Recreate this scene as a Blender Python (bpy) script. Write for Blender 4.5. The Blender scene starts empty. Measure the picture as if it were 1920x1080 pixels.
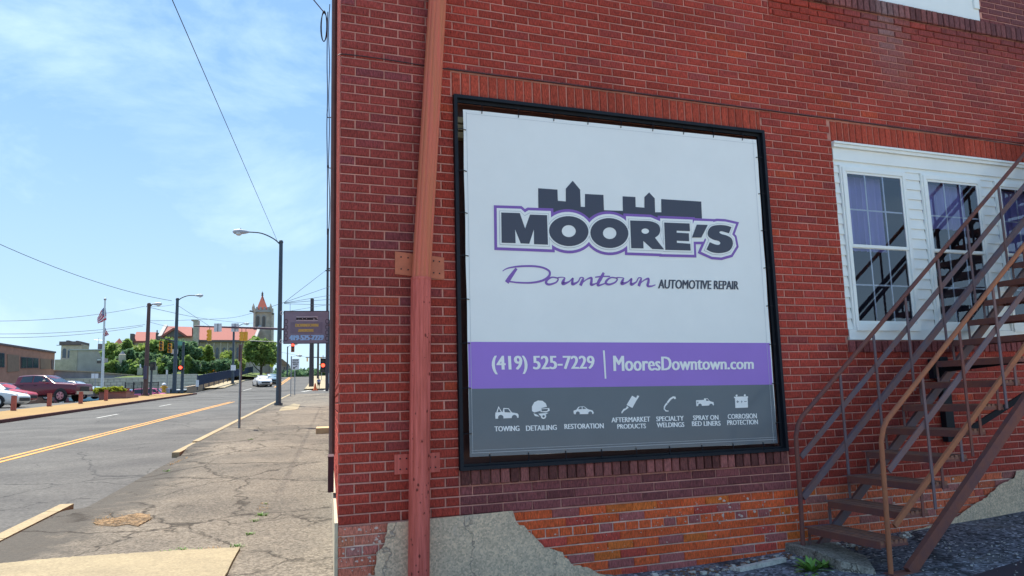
import bpy, bmesh, math, random
import numpy as np
from mathutils import Vector, Matrix
random.seed(7)
scene = bpy.context.scene
COL = scene.collection
R = math.radians

# ---------------------------------------------------------------- camera
FPX = 1440.0
yaw, pit, rol = 0.3624, 0.14323, -0.02721
CAM = np.array([-0.7528, -5.38093, 0.81049])
_fw = np.array([math.sin(yaw)*math.cos(pit), math.cos(yaw)*math.cos(pit), math.sin(pit)])
_rt = np.array([math.cos(yaw), -math.sin(yaw), 0.0])
_up = np.cross(_rt, _fw)
RT = math.cos(rol)*_rt + math.sin(rol)*_up
UP = -math.sin(rol)*_rt + math.cos(rol)*_up
cd = bpy.data.cameras.new("camera")
cam = bpy.data.objects.new("camera", cd)
COL.objects.link(cam)
cd.sensor_width = 36.0
cd.lens = 36.0*FPX/1920.0
cd.clip_start = 0.05
cd.clip_end = 6000
M = Matrix(((RT[0], UP[0], -_fw[0], CAM[0]), (RT[1], UP[1], -_fw[1], CAM[1]), (RT[2], UP[2], -_fw[2], CAM[2]), (0, 0, 0, 1)))
cam.matrix_world = M
scene.camera = cam

# ---------------------------------------------------------------- sky and sun
SUN_AZ = R(-24)      # measured from +Y towards +X
SUN_EL = R(63)
world = bpy.data.worlds.new("World")
scene.world = world
world.use_nodes = True
nt = world.node_tree
for n in list(nt.nodes): nt.nodes.remove(n)
wo = nt.nodes.new("ShaderNodeOutputWorld")
bg = nt.nodes.new("ShaderNodeBackground")
bg.inputs["Strength"].default_value = 0.14
sky = nt.nodes.new("ShaderNodeTexSky")
sky.sky_type = 'NISHITA'
sky.sun_disc = False
sky.sun_elevation = SUN_EL
sky.sun_rotation = SUN_AZ
sky.air_density = 1.0
sky.dust_density = 0.2
sky.ozone_density = 3.0
tc = nt.nodes.new("ShaderNodeTexCoord")
mp = nt.nodes.new("ShaderNodeMapping")
mp.inputs["Scale"].default_value = (1.1, 1.0, 2.0)
mp.inputs["Rotation"].default_value = (0.25, 0.5, 0.2)
mp.inputs["Location"].default_value = (0.35, 0.1, 0.0)
n1 = nt.nodes.new("ShaderNodeTexNoise")
n1.inputs["Scale"].default_value = 2.8
n1.inputs["Detail"].default_value = 9
n1.inputs["Roughness"].default_value = 0.62
n1.inputs["Distortion"].default_value = 0.35
cr = nt.nodes.new("ShaderNodeValToRGB")
cr.color_ramp.elements[0].position = 0.50
cr.color_ramp.elements[0].color = (0.05, 0.05, 0.05, 1)
cr.color_ramp.elements[1].position = 0.80
cr.color_ramp.elements[1].color = (0.75, 0.75, 0.75, 1)
mx = nt.nodes.new("ShaderNodeMix")
mx.data_type = 'RGBA'
mx.inputs[7].default_value = (2.9, 3.75, 4.3, 1)
L = nt.links.new
L(tc.outputs["Generated"], mp.inputs["Vector"])
L(mp.outputs["Vector"], n1.inputs["Vector"])
L(n1.outputs["Fac"], cr.inputs["Fac"])
L(cr.outputs["Color"], mx.inputs[0])
m2 = nt.nodes.new("ShaderNodeMix")            # thin high haze evens the whole dome out
m2.data_type = 'RGBA'
m2.inputs[0].default_value = 0.80
m2.inputs[7].default_value = (0.74, 1.50, 2.65, 1)
L(sky.outputs["Color"], m2.inputs[6])
sx = nt.nodes.new("ShaderNodeSeparateXYZ")         # pale haze towards the horizon, the same all the way round
L(tc.outputs["Generated"], sx.inputs[0])
hr = nt.nodes.new("ShaderNodeMapRange")
hr.interpolation_type = 'SMOOTHSTEP'
hr.inputs[1].default_value = 0.0
hr.inputs[2].default_value = 0.42
hr.inputs[3].default_value = 0.60
hr.inputs[4].default_value = 0.0
L(sx.outputs["Z"], hr.inputs[0])
m3 = nt.nodes.new("ShaderNodeMix")
m3.data_type = 'RGBA'
m3.inputs[7].default_value = (2.15, 2.85, 3.2, 1)
L(hr.outputs[0], m3.inputs[0])
L(m2.outputs[2], m3.inputs[6])
L(m3.outputs[2], mx.inputs[6])
L(mx.outputs[2], bg.inputs["Color"])
L(bg.outputs["Background"], wo.inputs["Surface"])

sd = bpy.data.lights.new("sun", 'SUN')
sd.energy = 3.8
sd.angle = R(0.6)
sd.color = (1.0, 0.93, 0.82)
sun = bpy.data.objects.new("sun", sd)
COL.objects.link(sun)
sdir = Vector((math.sin(SUN_AZ)*math.cos(SUN_EL), math.cos(SUN_AZ)*math.cos(SUN_EL), math.sin(SUN_EL)))
sun.rotation_euler = sdir.to_track_quat('Z', 'Y').to_euler()
sun.location = (0, 0, 30)

vs = scene.view_settings
vs.view_transform = 'Standard'
vs.look = 'None'
vs.exposure = 1.22
vs.gamma = 1.0
vs.use_curve_mapping = False
scene.cycles.max_bounces = 6
scene.cycles.transparent_max_bounces = 8

# ---------------------------------------------------------------- site geometry
SX, SY = 0.1265205, 0.99196399
_h = math.hypot(SX, SY); SX /= _h; SY /= _h           # direction of the street
S3 = Vector((SX, SY, 0)); N3 = Vector((-SY, SX, 0))   # along the street, and to its left
US = [-200, -50, 80, 90, 98, 115, 137, 160, 200, 260, 3000]
ZS = [-7.9, -2.49, 2.19, 2.62, 3.03, 4.16, 5.62, 6.42, 5.9, 4.5, -6.0]   # the street climbs to a crest beyond the crossing
def zg(u): return float(np.interp(u, US, ZS))
def uv(x, y):
    dx, dy = x-CAM[0], y-CAM[1]
    return dx*SX+dy*SY, -dx*SY+dy*SX
def W(u, v, z=None, dz=0.0):
    if z is None: z = zg(u)
    return Vector((CAM[0]+u*SX-v*SY, CAM[1]+u*SY+v*SX, z+dz))
def ray(px, py): return RT*(px-960)/FPX-UP*(py-540)/FPX+_fw
def on_wall(px, py, y=0.0):
    d = ray(px, py); t = (y-CAM[1])/d[1]
    return Vector(CAM+t*d)
def at_u(px, py, u):
    d = ray(px, py); t = u/(d[0]*SX+d[1]*SY)
    return Vector(CAM+t*d)
def on_ground(px, py, dz=0.0):
    d = ray(px, py); du = d[0]*SX+d[1]*SY; t = 2.0
    while t < 450:
        if CAM[2]+t*d[2] <= zg(t*du)+dz: break
        t += 0.02
    P = CAM+t*d
    return Vector((P[0], P[1], zg(t*du)+dz))
def u_of(P): return uv(P.x, P.y)[0]

# ---------------------------------------------------------------- materials
MATS = {}
def mat(name, col, rough=0.8, metal=0.0, var=0.15, scale=6.0, bump=0.0, bscale=40.0, stretch=(1, 1, 1), attr=None, emit=0.0, spec=0.5, coat=0.0, col2=None, det=5):
    if name in MATS: return MATS[name]
    m = bpy.data.materials.new(name); m.use_nodes = True
    t = m.node_tree; b = t.nodes["Principled BSDF"]
    b.inputs["Roughness"].default_value = rough
    b.inputs["Metallic"].default_value = metal
    b.inputs["Specular IOR Level"].default_value = spec
    b.inputs["Coat Weight"].default_value = coat
    b.inputs["Coat Roughness"].default_value = 0.08
    g = t.nodes.new("ShaderNodeNewGeometry")
    mpn = t.nodes.new("ShaderNodeMapping"); mpn.inputs["Scale"].default_value = stretch
    t.links.new(g.outputs["Position"], mpn.inputs["Vector"])
    n = t.nodes.new("ShaderNodeTexNoise"); n.inputs["Scale"].default_value = scale; n.inputs["Detail"].default_value = det
    n.inputs["Roughness"].default_value = 0.65
    t.links.new(mpn.outputs["Vector"], n.inputs["Vector"])
    if attr == 'obj':
        a = t.nodes.new("ShaderNodeObjectInfo"); src = a.outputs["Color"]
    elif attr == 'vc':
        a = t.nodes.new("ShaderNodeVertexColor"); a.layer_name = "tint"; src = a.outputs["Color"]
    else:
        a = t.nodes.new("ShaderNodeRGB"); a.outputs[0].default_value = (*col, 1); src = a.outputs[0]
    x = t.nodes.new("ShaderNodeMix"); x.data_type = 'RGBA'
    if col2 is None:
        hs = t.nodes.new("ShaderNodeHueSaturation")
        mr = t.nodes.new("ShaderNodeMapRange")
        mr.inputs["From Min"].default_value = 0.25; mr.inputs["From Max"].default_value = 0.75
        mr.inputs["To Min"].default_value = 1-var; mr.inputs["To Max"].default_value = 1+var
        t.links.new(n.outputs["Fac"], mr.inputs["Value"])
        t.links.new(mr.outputs["Result"], hs.inputs["Value"])
        t.links.new(src, hs.inputs["Color"])
        t.links.new(hs.outputs["Color"], b.inputs["Base Color"])
    else:
        r = t.nodes.new("ShaderNodeMapRange")
        r.inputs["From Min"].default_value = 0.5-var; r.inputs["From Max"].default_value = 0.5+var
        t.links.new(n.outputs["Fac"], r.inputs["Value"])
        t.links.new(r.outputs["Result"], x.inputs[0])
        t.links.new(src, x.inputs[6]); x.inputs[7].default_value = (*col2, 1)
        t.links.new(x.outputs[2], b.inputs["Base Color"])
    if bump > 0:
        n2 = t.nodes.new("ShaderNodeTexNoise"); n2.inputs["Scale"].default_value = bscale; n2.inputs["Detail"].default_value = 4
        t.links.new(mpn.outputs["Vector"], n2.inputs["Vector"])
        bp = t.nodes.new("ShaderNodeBump"); bp.inputs["Strength"].default_value = bump; bp.inputs["Distance"].default_value = 0.01
        t.links.new(n2.outputs["Fac"], bp.inputs["Height"])
        t.links.new(bp.outputs["Normal"], b.inputs["Normal"])
    if emit > 0:
        b.inputs["Emission Color"].default_value = (*col, 1); b.inputs["Emission Strength"].default_value = emit
    MATS[name] = m
    return m

# ---------------------------------------------------------------- mesh helper
class MB:
    def __init__(s): s.v = []; s.f = []; s.c = []; s.cur = (1, 1, 1, 1)
    def add(s, vs, fs):
        o = len(s.v); s.v += [tuple(v) for v in vs]
        for f in fs: s.f.append(tuple(i+o for i in f)); s.c.append(s.cur)
    def box(s, a, b):
        x0, y0, z0 = a; x1, y1, z1 = b
        s.add([(x0,y0,z0),(x1,y0,z0),(x1,y1,z0),(x0,y1,z0),(x0,y0,z1),(x1,y0,z1),(x1,y1,z1),(x0,y1,z1)],
              [(0,3,2,1),(4,5,6,7),(0,1,5,4),(1,2,6,5),(2,3,7,6),(3,0,4,7)])
    def obox(s, o, ax, ay, az):      # corner and three edge vectors
        o, ax, ay, az = Vector(o), Vector(ax), Vector(ay), Vector(az)
        s.add([o, o+ax, o+ax+ay, o+ay, o+az, o+ax+az, o+ax+ay+az, o+ay+az],
              [(0,3,2,1),(4,5,6,7),(0,1,5,4),(1,2,6,5),(2,3,7,6),(3,0,4,7)])
    def bar(s, a, b, w, h, upv=(0, 0, 1)):   # box beam between two points
        a, b = Vector(a), Vector(b); d = (b-a)
        side = d.cross(Vector(upv)); 
        if side.length < 1e-6: side = d.cross(Vector((0, 1, 0)))
        side.normalize(); u2 = side.cross(d).normalized()
        s.obox(a-side*w/2-u2*h/2, d, side*w, u2*h)
    def tube(s, pts, r, n=8, caps=True):
        pts = [Vector(p) for p in pts]; rs = r if isinstance(r, (list, tuple)) else [r]*len(pts)
        rings = []
        ref = None
        for i, p in enumerate(pts):
            d = (pts[min(i+1, len(pts)-1)]-pts[max(i-1, 0)])
            if d.length < 1e-9: d = Vector((0, 0, 1))
            d.normalize()
            if ref is None:
                ref = Vector((0, 0, 1)) if abs(d.z) < 0.9 else Vector((1, 0, 0))
            e1 = (ref-d*ref.dot(d))
            if e1.length < 1e-3: e1 = d.cross(Vector((1, 0.3, 0.2)))
            e1.normalize(); ref = e1
            e2 = d.cross(e1)
            rings.append([p+(e1*math.cos(2*math.pi*k/n)+e2*math.sin(2*math.pi*k/n))*rs[i] for k in range(n)])
        vs = [q for rg in rings for q in rg]; fs = []
        for i in range(len(pts)-1):
            for k in range(n):
                a, b = i*n+k, i*n+(k+1) % n
                fs.append((a, b, b+n, a+n))
        if caps:
            fs.append(tuple(range(n-1, -1, -1))); fs.append(tuple((len(pts)-1)*n+k for k in range(n)))
        s.add(vs, fs)
    def lathe(s, c, prof, n=12):     # prof: (r, z)
        c = Vector(c); s.tube([c+Vector((0, 0, z)) for r, z in prof], [max(r, 1e-4) for r, z in prof], n)
    def prism(s, poly, o, ex, ey, ez):   # planar polygon pushed along ez
        o, ex, ey, ez = Vector(o), Vector(ex), Vector(ey), Vector(ez)
        n = len(poly)
        a = [o+ex*p[0]+ey*p[1] for p in poly]
        s.add(a+[q+ez for q in a], [tuple(range(n)), tuple(range(2*n-1, n-1, -1))]+[(i, i+n, (i+1) % n+n, (i+1) % n) for i in range(n)])
    def blob(s, c, r, n=8, m=6, jit=0.0):
        c = Vector(c); r = Vector(r) if not isinstance(r, (int, float)) else Vector((r, r, r))
        vs = []; fs = []
        for i in range(m+1):
            th = math.pi*i/m
            for k in range(n):
                ph = 2*math.pi*k/n; q = 1+random.uniform(-jit, jit)
                vs.append((c.x+r.x*q*math.sin(th)*math.cos(ph), c.y+r.y*q*math.sin(th)*math.sin(ph), c.z+r.z*q*math.cos(th)))
        for i in range(m):
            for k in range(n):
                a, b = i*n+k, i*n+(k+1) % n
                fs.append((a, a+n, b+n, b))
        s.add(vs, fs)
    def build(s, name, m, parent=None, smooth=False, tint=False):
        me = bpy.data.meshes.new(name); me.from_pydata(s.v, [], s.f); me.validate()
        if tint:
            ca = me.color_attributes.new("tint", 'FLOAT_COLOR', 'CORNER')
            arr = []
            for p in me.polygons: arr += list(s.c[p.index])*p.loop_total
            ca.data.foreach_set("color", arr)
        me.materials.append(m)
        if smooth:
            me.polygons.foreach_set("use_smooth", [True]*len(me.polygons))
            try: me.set_sharp_from_angle(angle=R(40))
            except Exception: pass
        ob = bpy.data.objects.new(name, me); COL.objects.link(ob)
        if parent is not None:
            ob.parent = parent; ob.matrix_parent_inverse = Matrix.Translation(-parent.location)
        return ob
def empty(name, loc, label, cat, group=None):
    e = bpy.data.objects.new(name, None); COL.objects.link(e); e.location = loc; e.empty_display_size = 0.2
    return tag(e, label, cat, group)
def tag(o, label=None, cat=None, group=None, kind=None):
    if label: o["label"] = label
    if cat: o["category"] = cat
    if group: o["group"] = group
    if kind: o["kind"] = kind
    return o
def recalc(o):
    bm = bmesh.new(); bm.from_mesh(o.data); bmesh.ops.recalc_face_normals(bm, faces=bm.faces); bm.to_mesh(o.data); bm.free(); return o
def noise3(x, y, z=0.0):
    from mathutils import noise
    return noise.noise(Vector((x, y, z)))

# flat lettering: outline of a string, scaled to a unit box
_tc = {}
def text_geo(body, bold=0.0, space=1.0):
    k = (body, bold, space)
    if k in _tc: return _tc[k]
    c = bpy.data.curves.new("t", 'FONT'); c.body = body; c.offset = bold; c.space_character = space; c.resolution_u = 3
    c.fill_mode = 'FRONT'
    o = bpy.data.objects.new("t", c); COL.objects.link(o)
    dg = bpy.context.evaluated_depsgraph_get(); dg.update()
    me = bpy.data.meshes.new_from_object(o.evaluated_get(dg))
    V = [(v.co.x, v.co.y) for v in me.vertices]; F = [tuple(p.vertices) for p in me.polygons]
    bpy.data.objects.remove(o); bpy.data.curves.remove(c); bpy.data.meshes.remove(me)
    xs = [a for a, b in V]; ys = [b for a, b in V]
    x0, x1, y0, y1 = min(xs), max(xs), min(ys), max(ys)
    V = [((a-x0)/(x1-x0), (b-y0)/(y1-y0)) for a, b in V]
    _tc[k] = (V, F); return _tc[k]
def quad_text(mb, body, tl, tr, bl, br, bold=0.0, space=1.0, out=(0, -0.0001, 0)):
    V, F = text_geo(body, 0.0, space)
    tl, tr, bl, br = map(Vector, (tl, tr, bl, br)); out = Vector(out)
    shifts = [0.0] if bold == 0 else [-bold, 0.0, bold, -bold/2, bold/2]
    w = (br-bl).normalized()
    for i, sft in enumerate(shifts):      # heavier strokes: the outline laid down again a hair to each side
        mb.add([(bl*(1-a)+br*a)*(1-b)+(tl*(1-a)+tr*a)*b+w*sft+out*i for a, b in V], F)

def ground_mat(name, base, dark, crack=None, cscale=0.9, sp=0.35, rough=0.92, fine=160, patch=0.7, bump=0.6, cw=0.012, dirt=None, light=None, edge=None):
    m = bpy.data.materials.new(name); m.use_nodes = True; t = m.node_tree; b = t.nodes["Principled BSDF"]; N = t.nodes.new; K = t.links.new
    b.inputs["Roughness"].default_value = rough; b.inputs["Specular IOR Level"].default_value = 0.25
    g = N("ShaderNodeNewGeometry")
    def noise(sc, det=4, ro=0.6, dist=0.0, vec=None):
        n = N("ShaderNodeTexNoise"); n.inputs["Scale"].default_value = sc; n.inputs["Detail"].default_value = det; n.inputs["Roughness"].default_value = ro; n.inputs["Distortion"].default_value = dist
        K(vec or g.outputs["Position"], n.inputs["Vector"]); return n
    def rng(src, a, b_, c=0.0, d=1.0):
        r = N("ShaderNodeMapRange"); r.inputs[1].default_value = a; r.inputs[2].default_value = b_; r.inputs[3].default_value = c; r.inputs[4].default_value = d; K(src, r.inputs[0]); return r.outputs[0]
    def mix(f, a, c, mode='MIX'):
        x = N("ShaderNodeMix"); x.data_type = 'RGBA'; x.blend_type = mode
        if isinstance(f, float): x.inputs[0].default_value = f
        else: K(f, x.inputs[0])
        for s_, i in ((a, 6), (c, 7)):
            if isinstance(s_, tuple): x.inputs[i].default_value = (*s_, 1)
            else: K(s_, x.inputs[i])
        return x.outputs[2]
    big = noise(patch, 5, 0.62, 0.3); sm = noise(fine, 2, 0.8)
    col = mix(rng(big.outputs["Fac"], 0.36, 0.66), base, dark)
    md2 = noise(9.0, 5, 0.7); col = mix(rng(md2.outputs["Fac"], 0.3, 0.75, 0.0, 0.45), col, dark)
    v = N("ShaderNodeTexVoronoi"); v.inputs["Scale"].default_value = fine*0.55; K(g.outputs["Position"], v.inputs["Vector"])
    agg = N("ShaderNodeSeparateColor"); K(v.outputs["Color"], agg.inputs[0])
    hs = N("ShaderNodeHueSaturation"); K(rng(agg.outputs[0], 0, 1, 1-sp, 1+sp), hs.inputs["Value"]); K(col, hs.inputs["Color"]); col = hs.outputs["Color"]
    if light: col = mix(rng(agg.outputs[1], 0.93, 0.97, 0.0, 0.8), col, light)
    if dirt: col = mix(rng(noise(1.7, 6, 0.7, 0.5).outputs["Fac"], 0.60, 0.70, 0.0, 0.7), col, dirt)
    if edge:
        va = N("ShaderNodeAttribute"); va.attribute_name = "edge"; ev = N("ShaderNodeMath"); ev.operation = 'MULTIPLY_ADD'; K(noise(2.2, 6, 0.7).outputs["Fac"], ev.inputs[0]); ev.inputs[1].default_value = 1.4; K(va.outputs["Fac"], ev.inputs[2])
        col = mix(rng(ev.outputs[0], 1.15, 1.45, 0.0, 0.85), col, edge)
    h = sm.outputs["Fac"]
    if crack:
        wv = noise(1.6, 5, 0.65); ad = N("ShaderNodeVectorMath"); ad.operation = 'MULTIPLY_ADD'; K(wv.outputs["Color"], ad.inputs[0]); ad.inputs[1].default_value = (0.8, 0.8, 0.0); K(g.outputs["Position"], ad.inputs[2])
        mp_ = N("ShaderNodeMapping"); mp_.inputs["Scale"].default_value = (1.0, 0.75, 0.0); K(ad.outputs[0], mp_.inputs["Vector"])
        fs = []
        for sc, wd, cut in ((cscale, cw*1.3, (0.30, 0.42)), (cscale*3.2, cw*2.4, (0.52, 0.60))):
            vo = N("ShaderNodeTexVoronoi"); vo.feature = 'DISTANCE_TO_EDGE'; vo.inputs["Scale"].default_value = sc; K(mp_.outputs[0], vo.inputs["Vector"])
            line = rng(vo.outputs["Distance"], 0.0, wd, 1.0, 0.0)
            mk = rng(noise(0.55, 3, 0.5).outputs["Fac"], cut[0], cut[1])
            mu = N("ShaderNodeMath"); mu.operation = 'MULTIPLY'; K(line, mu.inputs[0]); K(mk, mu.inputs[1]); fs.append(mu.outputs[0])
        mxx = N("ShaderNodeMath"); mxx.operation = 'MAXIMUM'; K(fs[0], mxx.inputs[0]); K(fs[1], mxx.inputs[1])
        col = mix(mxx.outputs[0], col, crack)
        sb_ = N("ShaderNodeMath"); sb_.operation = 'SUBTRACT'; K(h, sb_.inputs[0]); K(mxx.outputs[0], sb_.inputs[1]); h = sb_.outputs[0]
    K(col, b.inputs["Base Color"])
    bp = N("ShaderNodeBump"); bp.inputs["Strength"].default_value = bump; bp.inputs["Distance"].default_value = 0.012; K(h, bp.inputs["Height"]); K(bp.outputs[0], b.inputs["Normal"])
    return m
# ================================================================ the brick building at the corner
H = 0.0677; LB = 0.213
mBrickP = mat("brick_piece", (0.3, 0.07, 0.05), rough=0.85, attr='obj', var=0.60, scale=95, bump=1.0, bscale=170, stretch=(1, 1, 0.3), spec=0.25)
mBrickS = mat("brick_joined", (0.3, 0.07, 0.05), rough=0.85, attr='vc', var=0.60, scale=95, bump=1.0, bscale=170, stretch=(1, 1, 0.3), spec=0.25)
mMortar = mat("mortar", (0.58, 0.275, 0.22), rough=0.95, var=0.42, scale=3.5, det=10, bump=0.5, bscale=120, spec=0.1)
mMortarLow = mat("old_mortar", (0.74, 0.55, 0.46), rough=0.95, var=0.4, scale=6, bump=0.6, bscale=90, spec=0.1)
mPlaster = ground_mat("parging", (0.84, 0.62, 0.42), (0.66, 0.50, 0.35), crack=(0.38, 0.30, 0.24), cscale=1.3, sp=0.24, fine=150, patch=2.2, bump=0.7, cw=0.004, dirt=(0.56, 0.45, 0.36))
mBlack = mat("black_metal", (0.010, 0.013, 0.020), rough=0.6, metal=0.0, var=0.3, scale=8, spec=0.25)
mWhite = mat("white_vinyl", (0.84, 0.86, 0.84), rough=0.4, var=0.05, scale=4)
mRoof = mat("tar_roof", (0.05, 0.05, 0.05))

TOP = 6.2; XR = 14.0
bld = empty("brick_building", (0, 0, -0.5), "red brick corner building with white window bank and crumbling parged foundation", "building")
def LBP(s, o, n):       # point on side wall: s metres along street, o out from it (left)
    return Vector((SX*s-SY*o, SY*s+SX*o, 0))
# openings in the front wall: x0, x1, z0, z1
OPEN = [(0.848, 3.716, 0.322, 3.11), (4.51, 8.90, 1.25, 3.105), (4.10, 6.68, 4.625, 5.9)]
# mortar bed / wall core, front face 9 mm behind the brick faces
core = MB()
xs = sorted({0.0, XR}|{a for o in OPEN for a in o[:2]}); zs = sorted({-0.9, TOP}|{a for o in OPEN for a in o[2:]})
for i in range(len(xs)-1):
    for j in range(len(zs)-1):
        cx, cz = (xs[i]+xs[i+1])/2, (zs[j]+zs[j+1])/2
        if any(o[0] < cx < o[1] and o[2] < cz < o[3] for o in OPEN): continue
        core.add([(xs[i], 0.024, zs[j]), (xs[i+1], 0.024, zs[j]), (xs[i+1], 0.024, zs[j+1]), (xs[i], 0.024, zs[j+1])], [(0, 1, 2, 3)])
for (a, b, c, d) in OPEN:
    for q in (((a, 0.024, c), (a, 0.3, c), (a, 0.3, d), (a, 0.024, d)), ((b, 0.024, c), (b, 0.024, d), (b, 0.3, d), (b, 0.3, c)),
              ((a, 0.024, c), (b, 0.024, c), (b, 0.3, c), (a, 0.3, c)), ((a, 0.024, d), (a, 0.3, d), (b, 0.3, d), (b, 0.024, d))):
        core.add(q, [(0, 1, 2, 3)])
core.build("wall", mMortar, bld)
bj = MB()                                   # bed joints struck sloping, with the dark undercut below each brick
def bed(z, x0, x1, yb=0.0034):
    runs = [(x0, x1)]
    for (a, b, c, d) in OPEN+[(0.833, 3.712, 3.11, 3.30), (4.50, 8.92, 3.10, 3.30), (0.845, 3.75, 0.21, 0.33), (4.49, 8.93, 1.14, 1.26), (3.9, 8.4, 4.47, 4.62)]:
        if c-0.004 < z < d+0.004:
            nr = []
            for (p, q) in runs:
                if q <= a or p >= b: nr.append((p, q)); continue
                if p < a: nr.append((p, a))
                if q > b: nr.append((b, q))
            runs = nr
    for (p, q) in runs: bj.add([(p, yb, z-0.0060), (q, yb, z-0.0060), (q, 0.0060, z+0.0026), (p, 0.0060, z+0.0026)], [(0, 1, 2, 3)]); bj.add([(p, 0.0075, z+0.0045), (q, 0.0075, z+0.0045), (q, 0.0075, z+H-0.0055), (p, 0.0075, z+H-0.0055)], [(0, 1, 2, 3)])
for k in range(0, int(TOP/H)+1): bed(k*H, 0.003, XR)
for (a, b, c, d) in ((0.833, 3.712, 3.11, 3.32), (4.50, 8.92, 3.105, 3.32), (0.845, 3.75, 0.2, 0.322), (4.49, 8.93, 1.13, 1.25), (3.9, 8.4, 4.46, 4.62)): bj.add([(a, 0.0095, c), (b, 0.0095, c), (b, 0.0095, d), (a, 0.0095, d)], [(0, 1, 2, 3)])
bj.build("bed_joint", mMortar, bld)
low = MB(); low.box((0.004, 0.011, -0.9), (XR, 0.03, -0.004)); low.build("foundation_wall", mMortarLow, bld)
# side wall along the street and the rest of the shell
sh = MB()
SL = 34.0
pa = LBP(0.014, -0.014, 0); pb = LBP(SL, -0.014, 0)
sh.add([pb+Vector((0, 0, -0.9)), pa+Vector((0, 0, -0.9)), pa+Vector((0, 0, TOP)), pb+Vector((0, 0, TOP))], [(0, 1, 2, 3)])
pc = pb+Vector((XR, -2, 0)); pe = Vector((XR, 0.3, 0))
sh.add([pb+Vector((0, 0, -0.9)), pb+Vector((0, 0, TOP)), pc+Vector((0, 0, TOP)), pc+Vector((0, 0, -0.9))], [(0, 1, 2, 3)])
sh.add([pe+Vector((0, 0, -0.9)), pe+Vector((0, 0, TOP)), pc+Vector((0, 0, TOP)), pc+Vector((0, 0, -0.9))], [(3, 2, 1, 0)])
sh.build("side_wall", mMortar, bld)
rf = MB(); rf.add([pa+Vector((0, 0.01, TOP-0.02)), Vector((XR, 0.01, TOP-0.02)), pc+Vector((0, 0, TOP-0.02)), pb+Vector((0, 0, TOP-0.02))], [(0, 1, 2, 3)]); rf.build("roof", mRoof, bld)

# ---- bricks
PLAST_L = [(0.33, -0.002), (1.235, 0.012), (1.26, -0.06), (1.39, -0.17), (1.48, -0.27), (1.62, -0.31), (1.68, -0.40), (1.84, -0.45), (1.97, -0.52), (2.0, -0.9), (0.02, -0.9), (0.16, -0.43), (0.24, -0.35), (0.25, -0.19), (0.31, -0.13)]
PLAST_R = [(6.38, 0.0), (14.0, 0.0), (14.0, -0.9), (4.2, -0.9), (4.3, -0.47), (5.0, -0.44), (5.55, -0.36), (5.75, -0.28), (5.95, -0.22), (6.12, -0.12), (6.34, -0.07)]
def inside(p, poly):
    x, y = p; c = False; n = len(poly)
    for i in range(n):
        x1, y1 = poly[i]; x2, y2 = poly[(i+1) % n]
        if (y1 > y) != (y2 > y) and x < (x2-x1)*(y-y1)/(y2-y1)+x1: c = not c
    return c
rb = random.Random(3)
def brick_col(x, z, kind=""):
    v = rb.uniform(0.85, 1.13)
    c = np.array([0.39, 0.056, 0.038])*v
    t = rb.random()
    if t < 0.12: c = np.array([0.35, 0.056, 0.045])*v
    elif t < 0.15: c = np.array([0.46, 0.072, 0.036])*v
    elif t < 0.18: c = np.array([0.31, 0.058, 0.052])*v
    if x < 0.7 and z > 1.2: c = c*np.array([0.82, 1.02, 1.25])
    if kind == "dark": c = np.array([0.27, 0.080, 0.080])*v*(0.75 if rb.random() < 0.3 else 1.0)
    if kind == "sill": c = np.array([0.25, 0.085, 0.075])*v*rb.choice([0.55, 0.8, 1.0, 1.25, 1.35])
    if kind == "soldier": c = np.array([0.42, 0.068, 0.040])*rb.uniform(0.85, 1.12)
    if kind == "low":
        c = np.array([0.74, 0.125, 0.040])*v
        t = rb.random()
        if t < (0.45 if z > -0.075 and 1.9 < x < 3.9 else 0.07): c = np.array([0.72, 0.165, 0.035])*v
        elif t < 0.14: c = np.array([0.58, 0.085, 0.06])*v
        elif t < 0.27: c = np.array([0.42, 0.12, 0.11])*v
        if x < 0.4: c = c*0.5+np.array([0.34, 0.20, 0.17])*rb.uniform(0.4, 0.8)
        if x > 3.9: c = c*0.8+np.array([0.10, 0.06, 0.045])
    c = c*(1+0.22*noise3(x*0.7, z*0.9, 21)+0.14*noise3(x*2.3, z*2.3, 31))
    # grime below the upstairs sill, and the pale lime streak beside it
    if z > 3.35 and x > 4.6:
        d = min(1, max(0, (z-3.45)/1.1))*min(1, (x-4.6)/0.8)
        d *= 0.75+0.7*noise3(x*1.3, z*1.3, 3)
        d = max(0, min(0.92, d))
        c = c*(1-d)+np.array([0.15, 0.060, 0.068])*d
        e = math.exp(-((x-5.35-0.12*(4.4-z))/0.22)**2)*min(1, max(0, (z-3.55)/0.7))
        e *= 0.55+0.5*noise3(x*5, z*2, 9)
        c = c*(1-0.6*max(0, e))+np.array([0.28, 0.24, 0.24])*0.6*max(0, e)
    return tuple(float(min(0.9, max(0.01, q))) for q in c)+(1.0,)
def brick_geo(w, h, proj=0.0, cham=0.0055, d=0.024):
    # face at y=0 of its own frame, centred
    o = [(-w/2, -h/2), (w/2, -h/2), (w/2, h/2), (-w/2, h/2)]
    i = [(-w/2+cham, -h/2+cham), (w/2-cham, -h/2+cham), (w/2-cham, h/2-cham), (-w/2+cham, h/2-cham)]
    V = [(a, -proj, b) for a, b in i]+[(a, -proj+0.005, b) for a, b in o]+[(a, d, b) for a, b in o]
    F = [(0, 1, 2, 3)]+[(4+k, 4+(k+1) % 4, (k+1) % 4, k) for k in range(4)]+[(8+k, 8+(k+1) % 4, 4+(k+1) % 4, 4+k) for k in range(4)]
    return V, F
BR = []   # x, z, w, h, proj, kind, tilt
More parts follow.
